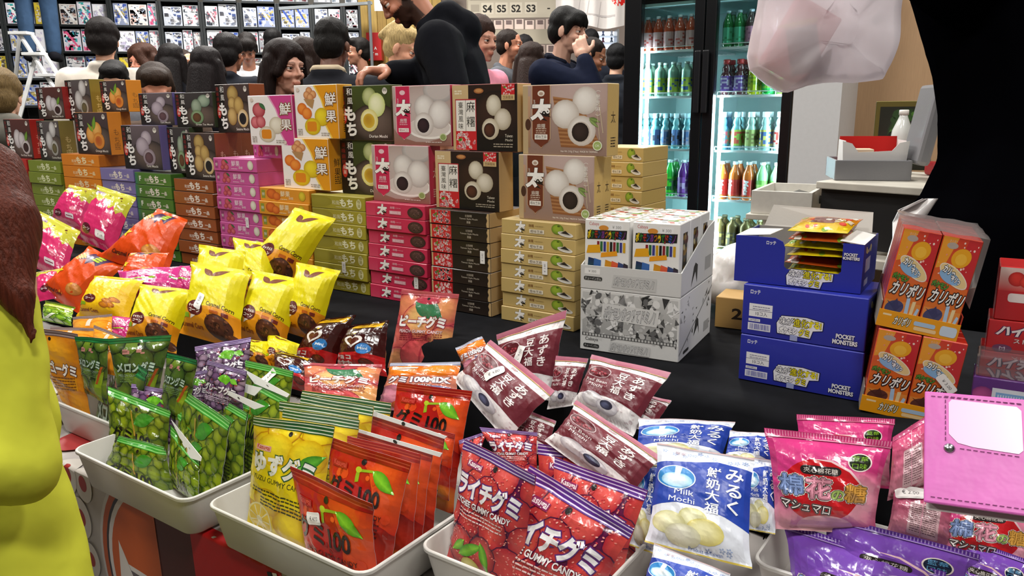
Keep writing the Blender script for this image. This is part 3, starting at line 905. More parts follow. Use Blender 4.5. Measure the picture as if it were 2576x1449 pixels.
# lower upright row (stands on the flat stacks)
zf = lambda k: FS[k][2]
lower(1, 'upright brown box with three white sweets on a bamboo mat, under a like box', 1304, 1495, 388, 545, Lw, .035, D_BRN, '#c6aa6c', z0=zf(1), rart=tan_side)
put_box('upright tan-sided box standing right behind the lower brown box with bamboo mat', 1306, 1516, 388, 545, Lw + .04, .035, D_BRN, '#c6aa6c', z0=zf(1), rart=tan_side)
lower(2, 'upright black box with red flowers, under a like box', 1093, 1256, 378, 535, Lw, .05, D_BLK, '#c4a473', top='#6a3a34', z0=zf(2))
lower(3, 'upright pale box with pink banner, under a like box', 933, 1080, 364, 516, Lw, .04, D_TPK, '#b5274a', top='#c98a92', z0=zf(3), rart=a_side('#b8264c', '太', '#f2dfe2'))
lower(4, 'upright dark green durian box, half hidden by the pink banner box', 854, 988, 352, 488, Lw + .03, .04, D_DUR, '#4a5222', top='#5a5a3a', z0=zf(4))
lower(5, 'upright white and yellow fruit box, under a like box', 706, 828, 347, 476, Lw, .05, D_YEL, '#d9951c', top='#e6c27a', z0=zf(5), rart=a_side('#d9951c', '鮮果', '#3a2a12'))
put_box('flat pink box lying behind the top of the magenta stack', 636, 706, 362, 397, .045, .1, f_mag, '#c65a98', top='#d88ab4', z0=zf(6), name='flat_sweet_box')
lower(7, 'upright sesame sweet box with nuts picture, in the lower row', 457, 543, 334, 450, Lw, .045, D_SES, '#8a4a22', top='#5a4238', z0=zf(7), rart=a_side('#7a3f1e', 'もち', '#d8b89a'))
for i in range(3):
    put_box(['brown-sided upright box directly behind the lower sesame box', 'middle one of three brown-sided boxes behind the lower sesame box', 'hindmost of three brown-sided boxes behind the lower sesame box'][i], 460, [576, 606, 636][i], 331, 446, Lw + .05 + .049 * i, .044, D_SES, '#8a4a22', top='#7a4a30', z0=zf(7), rart=a_side('#84461f', 'もち', '#d8b89a'), w=.112)
lower(8, 'upright dark green-tea box wedged between lavender and brown boxes in the lower row', 404, 480, 320, 430, Lw + .015, .045, D_GRN, '#3a4a2e', top='#4a4a44', z0=zf(8), w=.11)
lower(9, 'upright grey-violet taro box in the lower row', 303, 404, 315, 422, Lw, .045, D_TAR, '#6a5f96', top='#6a6078', z0=zf(9))
lower(10, 'upright orange-sided box with orange sweets, in the lower row', 184, 274, 283, 385, Lw, .045, D_ORA, '#c8781c', top='#d08a3a', z0=zf(10), rart=a_side('#c8781c', 'もち', '#7a4a18'))
put_box('second orange-sided box, behind the lower orange sweets box', 190, 298, 283, 385, Lw + .05, .045, D_ORA, '#c8781c', top='#d08a3a', z0=zf(10), rart=a_side('#c8781c', 'もち', '#7a4a18'), w=.112)
lower(11, 'upright olive-sided box with white and grey sweets, in the lower row', 90, 151, 304, 390, Lw, .05, D_GRY, '#6a6230', top='#7a7450', z0=zf(11), rart=a_side('#6a6230', 'もち', '#b0a878'))
lower(12, 'upright red-sided box with white sweets, in the lower row', 7, 78, 300, 387, Lw, .05, D_RED, '#9c1f1c', top='#8a3a30', z0=zf(12), rart=a_side('#9c1f1c', 'もち', '#d88a80'))
# upper upright row (stands on the lower one)
zl = lambda k: LB[k][1]
put_box('upright brown box with three white sweets on a bamboo mat, at the top right end', 1314, 1528, 215, 380, U - .02, .045, D_BRN, '#c6aa6c', z0=zl(1), rart=tan_side)
put_box('upright black box with red flowers, in the top row', 1136, 1302, 214, 373, U - .02, .05, D_BLK, '#c4a473', top='#c46a62', z0=zl(2))
put_box('upright pale box with pink banner, in the top row', 985, 1134, 217, 358, U - .02, .04, D_TPK, '#b5274a', top='#c98a92', z0=zl(3), rart=a_side('#b8264c', '太', '#f2dfe2'))
put_box('upright dark green durian box, in the top row', 852, 985, 217, 350, U, .04, D_DUR, '#4a5222', top='#7a7a52', z0=zl(4))
put_box('upright white and yellow fruit box, in the top row', 738, 850, 215, 345, U - .02, .05, D_YEL, '#d9951c', top='#e6c27a', z0=zl(5), rart=a_side('#d9951c', '鮮果', '#3a2a12'))
put_box('upright white and pink peach box standing on the magenta boxes', 622, 737, 241, 358, .02, .05, D_PNK, '#c23f84', top='#d88ab4', rart=a_side('#c23f84', '鮮果', '#f2d8e6'), z0=row(638, 363, .045)[1])
put_box('upright sesame sweet box with nuts picture, in the top row', 539, 630, 213, 330, U + .01, .05, D_SES, '#8a4a22', top='#7a5a48', z0=zl(7), rart=a_side('#8a4a22', '', '#d8b89a', sub=False))
put_box('upright dark green-tea box, in the top row', 438, 537, 234, 320, U, .05, D_GRN, '#33402a', top='#4a4a44', z0=zl(8))
put_box('upright grey-violet taro box, in the top row', 347, 436, 235, 312, U, .045, D_TAR, '#5a4f8a', top='#6a6078', z0=zl(9))
put_box('upright orange-sided box with orange sweets, in the top row', 249, 320, 204, 285, U + .03, .05, D_ORA, '#d3821f', top='#d89a4a', z0=zl(10), rart=a_side('#d3821f', 'もち', '#8a5a20'))
put_box('upright olive-sided box with white sweets, in the top row', 161, 228, 202, 284, U + .02, .05, D_GRY, '#7a6e2a', top='#8a845a', z0=zl(11), rart=a_side('#7a6e2a', 'もち', '#c0b878'))
put_box('upright dark red box with white sweets, in the top row', 88, 160, 221, 302, U, .05, D_RED, '#8a1f1c', top='#8a4a40', z0=zl(12))
# tan flat boxes behind the right end
s_, z_ = row(1546, 369, .17)
FS[20] = flat_stack('flat tan box behind the right end', 1490, 1622, 369, 12, .17, .12, f_tan, '#c2a660', '#cdb77e', seed=21)
st_ = Art(1.3, 2.9, '#f1efec'); st_.rrect(0, 0, 1.3, 2.9, .3, '#efedea'); st_.text('€ 3.80', .65, 1.45, .6, '#77737a', rot=1.57, w=1.8)
STM = carton_mesh('price_sticker', .012, .027, .0008, st_, side='#e9e7e4', top='#e9e7e4', ch=.0002, material=PAPER)
for i_, k_, px, py in ((2, 2, 1213, 648), (1, 2, 1372, 674), (3, 5, 1046, 712), (4, 5, 868, 672), (6, 5, 622, 560)):
    b_ = FS[i_][4][k_]; s_, z_ = row(px, py, 0.0)
    p_ = b_.matrix_world.inverted() @ rowp(s_, 0, z_ - .0135)
    l_ = link('price_sticker', STM, b_); l_.matrix_parent_inverse = Matrix(); l_.location = (p_.x, -.0625 - .0009 + (.0025 if i_ == 6 else 0), p_.z); l_['label'] = 'small white price sticker'
if False:
    for x in WALL: print('WALL %-60s w %.3f h %.3f z0 %.3f s %.2f' % (x[0][:60], x[2] - x[1], x[4] - x[3], x[3], x[1]))
# ---------------------------------------------------------------- artwork of the bags (centimetres, up = top seal)
def fruitfield(A, ci, co, r, x0, y0, x1, y1, seed=1, sq=1.0, dense=1.0, ring=None):
    """rows of overlapping round fruit"""
    rd = random.Random(seed)
    y, row_i = y0, 0
    pts = []
    while y < y1 + r:
        x = x0 + (r if row_i % 2 else 0)
        while x < x1 + r:
            pts.append((x + rd.uniform(-.25, .25) * r, y + rd.uniform(-.2, .2) * r)); x += 1.75 * r / dense
        y += 1.45 * r / dense; row_i += 1
    rd.shuffle(pts)
    for x, y in pts:
        rr = r * rd.uniform(.85, 1.15)
        if ring: A.ell(x, y, rr * 1.06, rr * sq * 1.06, ring, n=12)
        A.ball(x, y, rr, rr * sq, rd.choice(ci), rd.choice(co), hx=rd.uniform(-.3, .3), hy=rd.uniform(-.1, .35), n=12)
def stripes(A, y0, y1, c1, c2, n=3):
    A.rect(0, y0, A.w, y1, c1)
    h = (y1 - y0) / (2 * n)
    A.k += 1
    for i in range(n): A.rect(0, y0 + h * (2 * i + .6), A.w, y0 + h * (2 * i + 1.2), c2, step=False)
def hole(A, x, y, r=.35): A.ell(x, y, r, r, '#1a1512', n=12)
def brandmark(A, x, y, w, c='#c02030', bg=None):
    if bg: A.rect(x - w / 2 - .2, y - .45, x + w / 2 + .2, y + .45, bg)
    A.text('Kasugai', x, y, 1.0, c, w=w, bold=.02)
def g_muscat():
    A = Art(14.5, 20, '#4d7012'); fruitfield(A, ['#86991a', '#758c18', '#8ea022', '#6b8114'], ['#394d0b', '#304309', '#42580d'], 1.3, 0, 0, 14.5, 18.6, 3, .95, ring='#2f4a0a')
    A.sprinkle(.5, .5, 14, 18, 40, ['#2c3d10', '#5a4a18'], .08, .22, 3, 'tri')
    A.poly([(6, 17.5), (6.3, 17.5), (7.6, 13.6), (7.2, 13.5)], '#a88a30'); A.leaf(7, 15.5, 11.5, 17.6, 1.3, '#2f7a1c', '#3f8f26')
    stripes(A, 18.6, 20, '#3e9a32', '#8fcf78', 3); hole(A, 7.2, 18)
    A.text('グミ100', 6.4, 13.0, 3.0, '#10160a', w=9.5, bold=.03); A.text('MUSCAT GUMMY CANDY', 6.4, 10.8, 1.0, '#14200c', w=9.6)
    A.lines(2.0, 9.8, 11.5, 5, .55, .2, '#20300e', 4)
    return A
def g_yuzu():
    A = Art(14.5, 20, '#e3c512'); fruitfield(A, ['#f7e02a', '#f3d91f', '#f5dd30'], ['#c79a0c', '#d2a90f'], 3.1, .5, 1, 14.5, 17, 8, 1.0, ring='#b3780c')
    A.rect(0, 5.5, 14.5, 13.2, '#efd81c'); A.ball(5, 15.2, 3.6, 2.6, '#f8e232', '#d9ae12'); A.ball(11, 15.0, 3.4, 2.6, '#f6df2c', '#d5a910')
    A.ball(10, 3.6, 4.0, 3.2, '#f6de28', '#c3920c'); A.ball(4.6, 6.5, 3, 2.2, '#f5dc26', '#c9990d')
    A.ell(3.2, 2.7, 2.7, 3.0, '#efe6a8', .2, 28); A.ell(3.2, 2.7, 2.4, 2.7, '#e8c81a', .2, 28)
    for i in range(9):
        a = i * .698
        A.poly([(3.2, 2.7), (3.2 + 2.3 * math.cos(a), 2.7 + 2.6 * math.sin(a)), (3.2 + 2.3 * math.cos(a + .12), 2.7 + 2.6 * math.sin(a + .12))], '#f4ecbe', step=(i == 0))
    A.ell(3.2, 2.7, .7, .8, '#f4eec4')
    A.leaf(9.2, 12.8, 14.2, 15.6, 1.2, '#3f8f22', '#63b83a'); A.poly([(11.5, 14), (11.7, 14), (13.4, 11.0), (13.1, 11.0)], '#5c8a1e')
    stripes(A, 18.4, 20, '#1f5a30', '#dfe6d4', 3); hole(A, 7.2, 17.9)
    brandmark(A, 2.8, 15.2, 2.6, '#c43a3a', '#e6b0a8')
    A.text('ゆずグミ', 7.0, 12.8, 3.6, '#f4f4ee', w=11.8, bold=.05, out=('#1d5a32', .05)); A.text('YUZU GUMMY CANDY', 6.6, 10.2, 1.15, '#20301a', w=10.6)
    A.lines(1.2, 8.1, 11.5, 2, .55, .22, '#26301a', 4); A.lines(3.2, 6.9, 11.8, 3, .55, .22, '#26301a', 6)
    return A
def g_apple():
    A = Art(14.5, 20, '#b3170e'); A.rect(0, 0, 14.5, 20, '#7c0d0b', '#c2200f'); A.ball(11.5, 14.5, 6.5, 5.5, '#e2561a', '#bd1f10'); A.ball(4, 13, 6, 6, '#c51a12', '#a51410'); A.ball(9, 6, 8, 5, '#c93012', '#8c120c')
    A.ball(3, 3, 4.5, 3.5, '#d24a16', '#a0170d'); A.ball(11.5, 2.2, 4.2, 2.6, '#e88a1f', '#b8330f'); A.ell(10.5, 2.6, .5, .4, '#5a2208'); A.ball(6.8, 1.2, 2.2, 1.2, '#f0a829', '#c65314')
    A.sprinkle(1, 2, 13, 17, 26, ['#e2551f', '#d9431a', '#8a0f0b'], .3, .9, 5)
    A.poly([(6.4, 17.0), (6.9, 17.2), (7.1, 15.6), (6.5, 15.4)][::-1], '#8fae1e'); A.poly([(6.6, 17.2), (6.6, 16.8), (9.4, 17.2), (9.4, 17.5)], '#93b524'); A.ell(6.7, 17.1, .5, .4, '#b5c92e')
    A.leaf(9.0, 17.4, 13.4, 15.2, 1.1, '#4f9a1c', '#83cc2e')
    A.rect(0, 18.6, 14.5, 20, '#8e130f', '#a8180f'); stripes(A, 18.9, 19.8, '#97150f', '#c04a34', 2); hole(A, 7.2, 18.2, .4)
    A.text('グミ100', 6.2, 14.0, 3.1, '#120706', w=10.5, bold=.03); A.text('APPLE GUMMY CANDY', 7.0, 11.5, 1.0, '#2a0908', w=10.2); A.lines(3, 10.5, 12, 4, .55, .2, '#4f100c', 4)
    brandmark(A, 3.0, 17.0, 2.6, '#d24a42', '#a31c16')
    return A
def g_lychee():
    A = Art(15, 19, '#5c1540'); fruitfield(A, ['#dc5048', '#d24644', '#de5850'], ['#a02230', '#a82a36', '#921e30'], 2.9, 0, 0, 15, 18, 12, 1.0, ring='#4c1338')
    rd = random.Random(5); A.k += 1
    for i in range(380):
        x, y = rd.uniform(.3, 14.7), rd.uniform(.3, 17.3)
        A.ell(x, y, .17, .1, rd.choice(['#ea8478', '#e8766c', '#c9404a', '#ec968a', '#f0aa9e']), rd.uniform(-.6, .9), 6, step=False)
    A.leaf(3.2, 3.0, 8.2, 5.8, 1.0, '#3f8f1e', '#86cf3a'); A.leaf(7.6, 6.2, 9.4, 1.8, 1.0, '#3f8a1e', '#7fc838'); A.leaf(4.5, 5.6, 1.6, 3.2, .8, '#4a9a22', '#8fd142')
    A.ball(5.6, 1.6, 1.9, 1.6, '#eee89a', '#c3bb4e')
    stripes(A, 17.5, 19, '#5a2f88', '#d9cbe6', 3); hole(A, 7.5, 17.0, .4)
    brandmark(A, 3.4, 16.2, 3.0, '#f0e8ea', '#8a2a5a')
    A.text('ライチグミ', 7.2, 13.3, 3.3, '#f2f0f2', w=13.2, bold=.05, out=('#5a2f7a', .05)); A.text('LYCHEE GUMMY CANDY', 6.8, 10.9, 1.2, '#f2eeee', w=11.6, bold=.03, out=('#6a1a3a', .05))
    A.lines(2.2, 9.8, 11.5, 3, .55, .2, '#f0d4d2', 4)
    return A
def g_peach():
    A = Art(14, 20, '#c24a52'); A.rect(0, 0, 14, 20, '#b8434c', '#c9525a')
    for x, y, rx, ry, ci, co in ((2.5, 16, 3.4, 3.4, '#e08a60', '#b33a46'), (12, 15.5, 3.4, 4.2, '#e39a62', '#bb3f4c'), (6, 12.5, 4.2, 4.5, '#efc07a', '#cf6450'), (1.5, 7.5, 3.6, 4, '#d86a5e', '#b23a4a'), (12.6, 6.5, 4.2, 5, '#eeb26a', '#c14a50'), (1.8, 2.2, 3.4, 3.2, '#e9a26a', '#c4505a'), (7.0, 3.8, 4.3, 4.0, '#dd5a5c', '#c8484e'), (12.5, 1.2, 3, 2.2, '#eeb575', '#c8565a')):
        A.ell(x, y, rx * 1.03, ry * 1.03, '#8c2836'); A.ball(x, y, rx, ry, ci, co)
    A.poly([(7, .2), (7.3, .2), (7.9, 4.5), (7.7, 6.4), (7.3, 4.5)], '#b53a48')
    A.leaf(4.2, 17.2, 11.6, 13.2, 2.6, '#2f6a46', '#3f7f56'); A.ball(7, 17.6, 3.0, .9, '#b3364a', '#a83444')
    A.rect(0, 18.8, 14, 20, '#b5424c', '#c7626a'); stripes(A, 18.9, 19.6, '#a93a46', '#c8707a', 2); hole(A, 7.2, 18.1)
    A.text('ピーチグミ', 6.8, 12.2, 3.0, '#f4f0ec', w=11.2, bold=.06, out=('#a33248', .05)); A.text('PEACH GUMMY CANDY', 6.8, 9.7, 1.1, '#f0dada', w=10.4, bold=.02, out=('#a8404e', .04)); A.lines(1.8, 8.9, 12, 4, .5, .2, '#8a2834', 4)
    return A
def g_grape():
    A = Art(14.5, 20, '#3a2740'); fruitfield(A, ['#8a6a8e', '#7a5a7e', '#a58aa2', '#6e4e72'], ['#3a2440', '#452a48', '#301e38'], 1.35, 0, 0, 14.5, 18.4, 23, .95, ring='#221428')
    A.sprinkle(.5, 6, 14, 18, 60, ['#b9a4ba', '#8f3a4c', '#a53c44'], .12, .4, 3)
    A.leaf(6.2, 15.2, 11.2, 15.6, 1.5, '#5fae22', '#7ec634'); A.leaf(8.5, 16.6, 9.6, 13.6, 1.6, '#58a81e', '#78c030'); A.leaf(10.5, 15.8, 13, 14.6, 1.0, '#64b428', '#88cc40')
    stripes(A, 18.4, 20, '#6a4a8e', '#d2c6dc', 3); hole(A, 7.2, 17.8)
    A.text('グレープグミ', 7.2, 11.6, 2.6, '#f0ecf0', w=11.6, bold=.05, out=('#3a2448', .05)); A.text('GRAPE GUMMY CANDY', 7, 9.4, 1.1, '#f0e8f0', w=10.5); A.lines(2, 8.4, 11.5, 3, .55, .2, '#d8c8dc')
    return A
def g_melon():
    A = Art(14.5, 20, '#26381a'); A.rect(0, 0, 14.5, 20, '#4a5c18', '#1f3322'); fruitfield(A, ['#5c7a22', '#6e8a26', '#4d6a22'], ['#24381a', '#2c421c'], 3.2, 0, 0, 14.5, 17.5, 31, 1.0, ring='#16260f')
    A.poly([(8.2, 0), (12.4, 0), (13.6, 10), (11.0, 9)], '#7f9a1c'); A.poly([(10.4, 6), (11.4, 6), (13.4, 11.5), (12.6, 11.5)], '#a8501c')
    stripes(A, 18.4, 20, '#17602f', '#2c8a4a', 2); hole(A, 7.2, 17.9); A.sprinkle(1, 15.5, 13, 17, 4, ['#b07a70'], .5, .9, 3, 'rect')
    A.text('メロングミ', 6.8, 12.0, 2.8, '#a9bfae', w=11, bold=.05, out=('#1d3a26', .05)); A.text('MELON GUMMY CANDY', 6.8, 9.8, 1.0, '#8fa894', w=10); A.lines(2, 9, 11, 3, .5, .2, '#6a8a5a')
    return A
def g_mango():
    A = Art(14.5, 20, '#d68a12'); A.rect(0, 0, 14.5, 20, '#e08f14', '#c9780f'); A.ball(8, 15, 6, 4, '#eaa81e', '#cf7c10'); A.ball(4, 5.5, 5, 4.5, '#efa91c', '#d17a0e'); A.ball(11.5, 4, 4, 4.5, '#eda31a', '#cd760e')
    A.rect(1.5, 7.6, 13, 10.2, '#dd9514'); A.ell(3, .8, 4.4, 4.0, '#e9d6b4', .2); A.ell(2.8, .6, 3.8, 3.4, '#e8b01c', .2)
    stripes(A, 18.8, 20, '#6a5450', '#a89490', 2); hole(A, 7.2, 18.2)
    A.text('マンゴーグミ', 7.0, 12.4, 2.7, '#f4f0ea', w=12.8, bold=.05, out=('#5a2a1a', .05), rot=-.08); A.lines(2.2, 10.2, 12.6, 5, .6, .25, '#7a4a10', 4)
    return A
def g_ormix():
    A = Art(14.5, 20, '#d9762a'); A.rect(0, 0, 14.5, 20, '#b87a8a', '#d97a24'); A.ball(4, 16.5, 4, 3, '#f08c20', '#d05c10'); A.ball(11, 16.8, 4.5, 2.8, '#f2912a', '#d66414'); A.ball(3, 6, 5, 4, '#d88ca0', '#a8586e'); A.ball(11, 6, 5, 4, '#7d86b8', '#57608f'); A.ball(7, 2, 4, 2.5, '#e88a3a', '#c04a22')
    stripes(A, 18.6, 20, '#dfe3ee', '#4a5a9c', 2)
    A.text('グミ100MIX', 7.2, 12.4, 3.0, '#f2eef0', w=12.6, bold=.05, out=('#6a3a5a', .05)); A.text('FRUIT MIX', 7, 10, 1.2, '#f2eaea', w=7, out=('#6a5a7a', .04)); A.rect(2, 17, 6.5, 17.8, '#e9c8b8')
    return A
def g_redbean():
    A = Art(16, 20, '#e8e4e4'); A.rect(0, 0, 16, 20, '#e6e2e2'); A.sprinkle(.3, 16.6, 15.7, 18.0, 26, ['#c9b8bb', '#d8c9cc'], .15, .35, 3); A.sprinkle(.3, .3, 15.7, 5, 40, ['#cdbfc2', '#d9cfd2'], .2, .5, 9)
    A.poly([(0, 4.8), (4, 5.6), (8, 6.4), (12, 6.2), (16, 5.4), (16, 16.2), (0, 16.2)], '#6a2430'); A.poly([(0, 8), (16, 8), (16, 16.2), (0, 16.2)], ['#6a2430', '#6a2430', '#742a36', '#742a36'])
    A.ball(5.0, 4.4, 2.9, 2.1, '#f0eef0', '#b6b0b8'); A.ball(9.0, 3.8, 2.7, 2.0, '#efedf0', '#bab4bc'); A.ell(8.8, 4.2, 1.6, 1.2, '#34344a'); A.ball(8.6, 4.0, 1.3, 1.0, '#5a5f80', '#2a2a3c')
    A.ell(3.7, 13.6, 2.9, 2.1, '#d9c3c6', n=26); A.ell(3.7, 13.6, 2.75, 1.95, '#5a1622', n=26); fruitb = random.Random(2)
    A.k += 1
    for i in range(20):
        a, r = fruitb.uniform(0, 6.3), fruitb.uniform(0, .75)
        A.ball(3.7 + 2.5 * r * math.cos(a), 13.6 + 1.7 * r * math.sin(a), .55, .42, '#b3404e', '#5a121e', rot=a, n=8, step=False)
    A.vtext('あずき', 12.6, 15.4, 2.6, '#f0e6e4', gap=1.0, bold=.02); A.vtext('豆大福', 9.3, 15.2, 2.4, '#f0e6e4', gap=1.02, bold=.015)
    A.text('Red Bean', 4.2, 10.4, 1.45, '#efe4e2', w=5.4); A.text('Mochi', 4.6, 8.8, 1.45, '#efe4e2', w=3.6)
    A.rect(0, 18.1, 16, 20, '#b5657c', '#c27a8e'); A.rect(0, 17.95, 16, 18.15, '#b9a24a'); A.text('皇家', 8, 17.2, .8, '#b98a92')
    return A
def g_milk():
    A = Art(15.5, 21, '#e4e8f0'); A.rect(0, 0, 15.5, 21, '#dfe4ee'); rd = random.Random(7); A.k += 1
    for i in range(34):
        x, y = rd.uniform(.6, 15), rd.choice([rd.uniform(.6, 7.5), rd.uniform(18.6, 20.2)])
        if 1 < x < 9 and 1 < y < 7.6: continue
        for k in range(5):
            a = k * 1.2566
            A.ell(x + .3 * math.cos(a), y + .3 * math.sin(a), .2, .14, '#9fb0d2', a, 6, step=False)
    A.poly([(0, 7.6), (4, 8.6), (8, 8.6), (12, 7.6), (15.5, 6.2), (15.5, 18.2), (10, 18.6), (6, 17.6), (0, 16.8)], '#2142a6')
    A.ball(7, 6.2, 2.3, 1.9, '#efeec8', '#cfcb86'); A.ball(3.2, 4.6, 2.8, 2.2, '#ecebc4', '#d0cc92'); A.ball(9.0, 4.2, 2.9, 2.3, '#f2eebc', '#dccf72'); A.ball(5.6, 2.8, 2.8, 2.0, '#f1f0dc', '#d5d2ac')
    A.ell(3.7, 13.8, 3.3, 2.5, '#d9e6f4', n=28); A.ell(3.7, 13.8, 3.1, 2.3, '#2f86c9', n=28); A.ball(3.9, 13.2, 2.6, 1.5, '#eaf4fa', '#8cc6e6'); A.poly([(3.5, 16.0), (4.6, 16.0), (4.2, 13.4), (3.4, 13.2)], '#f2f7fb')
    A.vtext('みるく', 13.0, 17.6, 3.0, '#eef2f8', gap=1.05, bold=.02); A.vtext('鮮奶大福', 9.8, 17.0, 2.3, '#eef2f8', gap=1.04, bold=.015)
    A.text('Milk', 5.3, 10.9, 1.6, '#eef2f8', w=3.2); A.text('Mochi', 5.0, 9.3, 1.6, '#eef2f8', w=4.2)
    A.text('Product of Taiwan', 9, 1.0, .8, '#3a5aa6', w=5); A.text('皇家', 4, 19.3, .9, '#a88a92'); A.rect(0, 0, 15.5, .35, '#c9b34a'); A.rect(0, 20.7, 15.5, 21, '#c9a9a9')
    return A
def g_marsh(top='#d03a80', low='#e3a6b2', disc='#c4141f', badge='草莓口味', badgebg='#16220c', badgec='#7fb52a'):
    A = Art(17, 19, top); A.rect(0, 0, 17, 9, low, top); A.rect(0, 9, 17, 19, top, top)
    A.ball(13.5, 6, 6, 7, low, top)
    A.ell(7.6, 8.2, 6.2, 6.0, disc, .1, 36); A.ell(8.6, 1.4, 4.6, 2.2, '#e9b4b8', 0, 28)
    A.poly([(6, 14.1), (9, 13.8), (11.8, 12.2), (13.6, 10), (13.8, 10.2), (12.0, 12.6), (9.1, 14.2)], '#f0c9d0')
    A.rrect(4.4, 11.2, 10.6, 12.9, .8, '#2a2222'); A.text('夾心棉花糖', 7.5, 12.05, 1.1, '#e6dfd6', w=5.2)
    A.ell(13.2, 14.2, 1.75, 1.75, '#e8dcd6', n=24); A.ell(13.2, 14.2, 1.55, 1.55, badgebg, n=24); A.text(badge[:2], 13.2, 14.85, 1.2, badgec); A.text(badge[2:], 13.2, 13.5, 1.2, badgec)
    for t, x, y, sz, c in (('棉', 2.9, 9.0, 3.9, '#8fa8dc'), ('花', 7.2, 8.7, 4.1, '#eb9fb4'), ('の', 10.3, 7.6, 2.4, '#a9c46a'), ('糖', 13.0, 8.2, 3.4, '#d9a24a')):
        A.text(t, x, y, sz, c, out=[('#e9e2dc', .125), ('#33282a', .09), (c, .057)])
    A.text('マシュマロ', 5.2, 5.1, 2.0, '#e9e2de', w=8.0, bold=.02, out=[('#8a7a78', .1), ('#1f1a1a', .07)], rot=-.12)
    return A
def ribs(A, y0, y1, c, c2, n=44):
    A.rect(0, y0, A.w, y1, c); A.k += 1
    for i in range(n):
        x = A.w * (i + .3) / n
        A.rect(x, y0 + .25, x + A.w / n * .35, y1 - .12, c2, step=False)
    A.rect(0, y0 - .12, A.w, y0 + .1, c2)
def g_marpink():
    A = g_marsh(); ribs(A, 17.6, 19, '#c23874', '#e38aac'); return A
def g_marpurp():
    A = g_marsh('#7446ad', '#b49ad6', '#7d4ab4', '藍莓口味', '#15223c', '#5a9ac4'); ribs(A, 17.8, 19, '#5a2f94', '#a58acb'); return A
def g_marback():
    A = Art(17, 19, '#c45a82'); A.rect(0, 0, 17, 19, '#c98a98', '#c4386f'); A.rrect(5, 2.5, 13, 13, .5, '#d9b4ba'); A.lines(5.6, 12, 12.4, 14, .66, .26, '#7a5a62', 3); A.rect(8.3, 0, 8.7, 17.6, '#d9a0b0'); ribs(A, 17.6, 19, '#c23874', '#e38aac'); return A
def g_caramel():
    A = Art(16.5, 23, '#dcd010'); A.rect(0, 0, 16.5, 23, '#d98f10', '#e0d40e'); A.rect(0, 8.2, 16.5, 23, '#e0d410', '#dfd312')
    A.poly([(0, 0), (16.5, 0), (16.5, 8.0), (12, 9.2), (8, 8.6), (4, 7.4), (0, 8.2)], ['#d78a12', '#d78a12', '#d98a14', '#dd9616', '#dd9616', '#dc9414', '#dc9414'])
    A.leaf(8.2, 18.2, 12.2, 21.2, 1.1, '#6a3a22', '#7a4528'); A.leaf(8.6, 18.2, 5.2, 20.8, 1.0, '#6a3a22', '#7a4528')
    A.text('Caramel Corn', 12.2, 9.4, 1.7, '#5a3a10', w=6.6, bold=.02, rot=-.06)
    A.ell(5.6, 7.6, 2.4, 2.2, '#5a1a18', n=22); A.text('キャラメル', 5.6, 8.1, 1.0, '#efe6da', w=3.6, bold=.03); A.text('コーン', 5.6, 6.8, 1.2, '#efe6da', w=3.2, bold=.03); A.poly([(4.6, 5.6), (6.0, 5.5), (4.4, 4.4)], '#efe6da')
    A.rect(.8, 4.6, 4.0, 5.9, '#86b21c'); A.text('Caramel Corn', 4.4, 2.9, 1.6, '#8a4410', w=6.8, bold=.03)
    A.ball(12, 4.0, 3.4, 3.0, '#5c3020', '#3a1c12'); A.ball(12, 4.2, .9, .8, '#2c140d', '#3f2014'); A.ball(15, 1.6, 1.6, 1.3, '#6a3a22', '#3f2014'); A.sprinkle(9.4, 1.8, 14.6, 6.4, 30, ['#7a4a30', '#35190f'], .15, .4, 3)
    A.rect(10.2, 7.0, 12.4, 7.9, '#b35a14'); A.rect(13.2, 6.8, 14.6, 7.8, '#6a2018')
    return A
def g_caramel2():
    A = Art(16.5, 23, '#ecc80c'); A.rect(0, 0, 16.5, 23, '#eeb80a', '#ecd00e'); A.ball(11, 9, 6, 6, '#f0cc14', '#e9b80c')
    A.ell(8, 20.2, 6, 1.4, '#efe9d8'); A.ell(8, 20.6, 5, 1.2, '#d9b41a'); A.text('Caramel', 8, 20.9, 1.3, '#7a4a14', w=6)
    for x, y in ((11.5, 7.4), (13.2, 8.6), (12.4, 6.0), (10.6, 5.6)): A.ball(x, y, 1.5, 1.2, '#d98a1c', '#9a5410')
    A.ell(5.4, 7.6, 2.2, 2.0, '#5a1a18'); A.text('コーン', 5.4, 7.6, 1.2, '#efe6da', w=3.2, bold=.03); A.rect(1, 4.6, 4.2, 5.8, '#86b21c'); A.text('Caramel Corn', 5, 2.9, 1.6, '#8a4410', w=7, bold=.03)
    return A
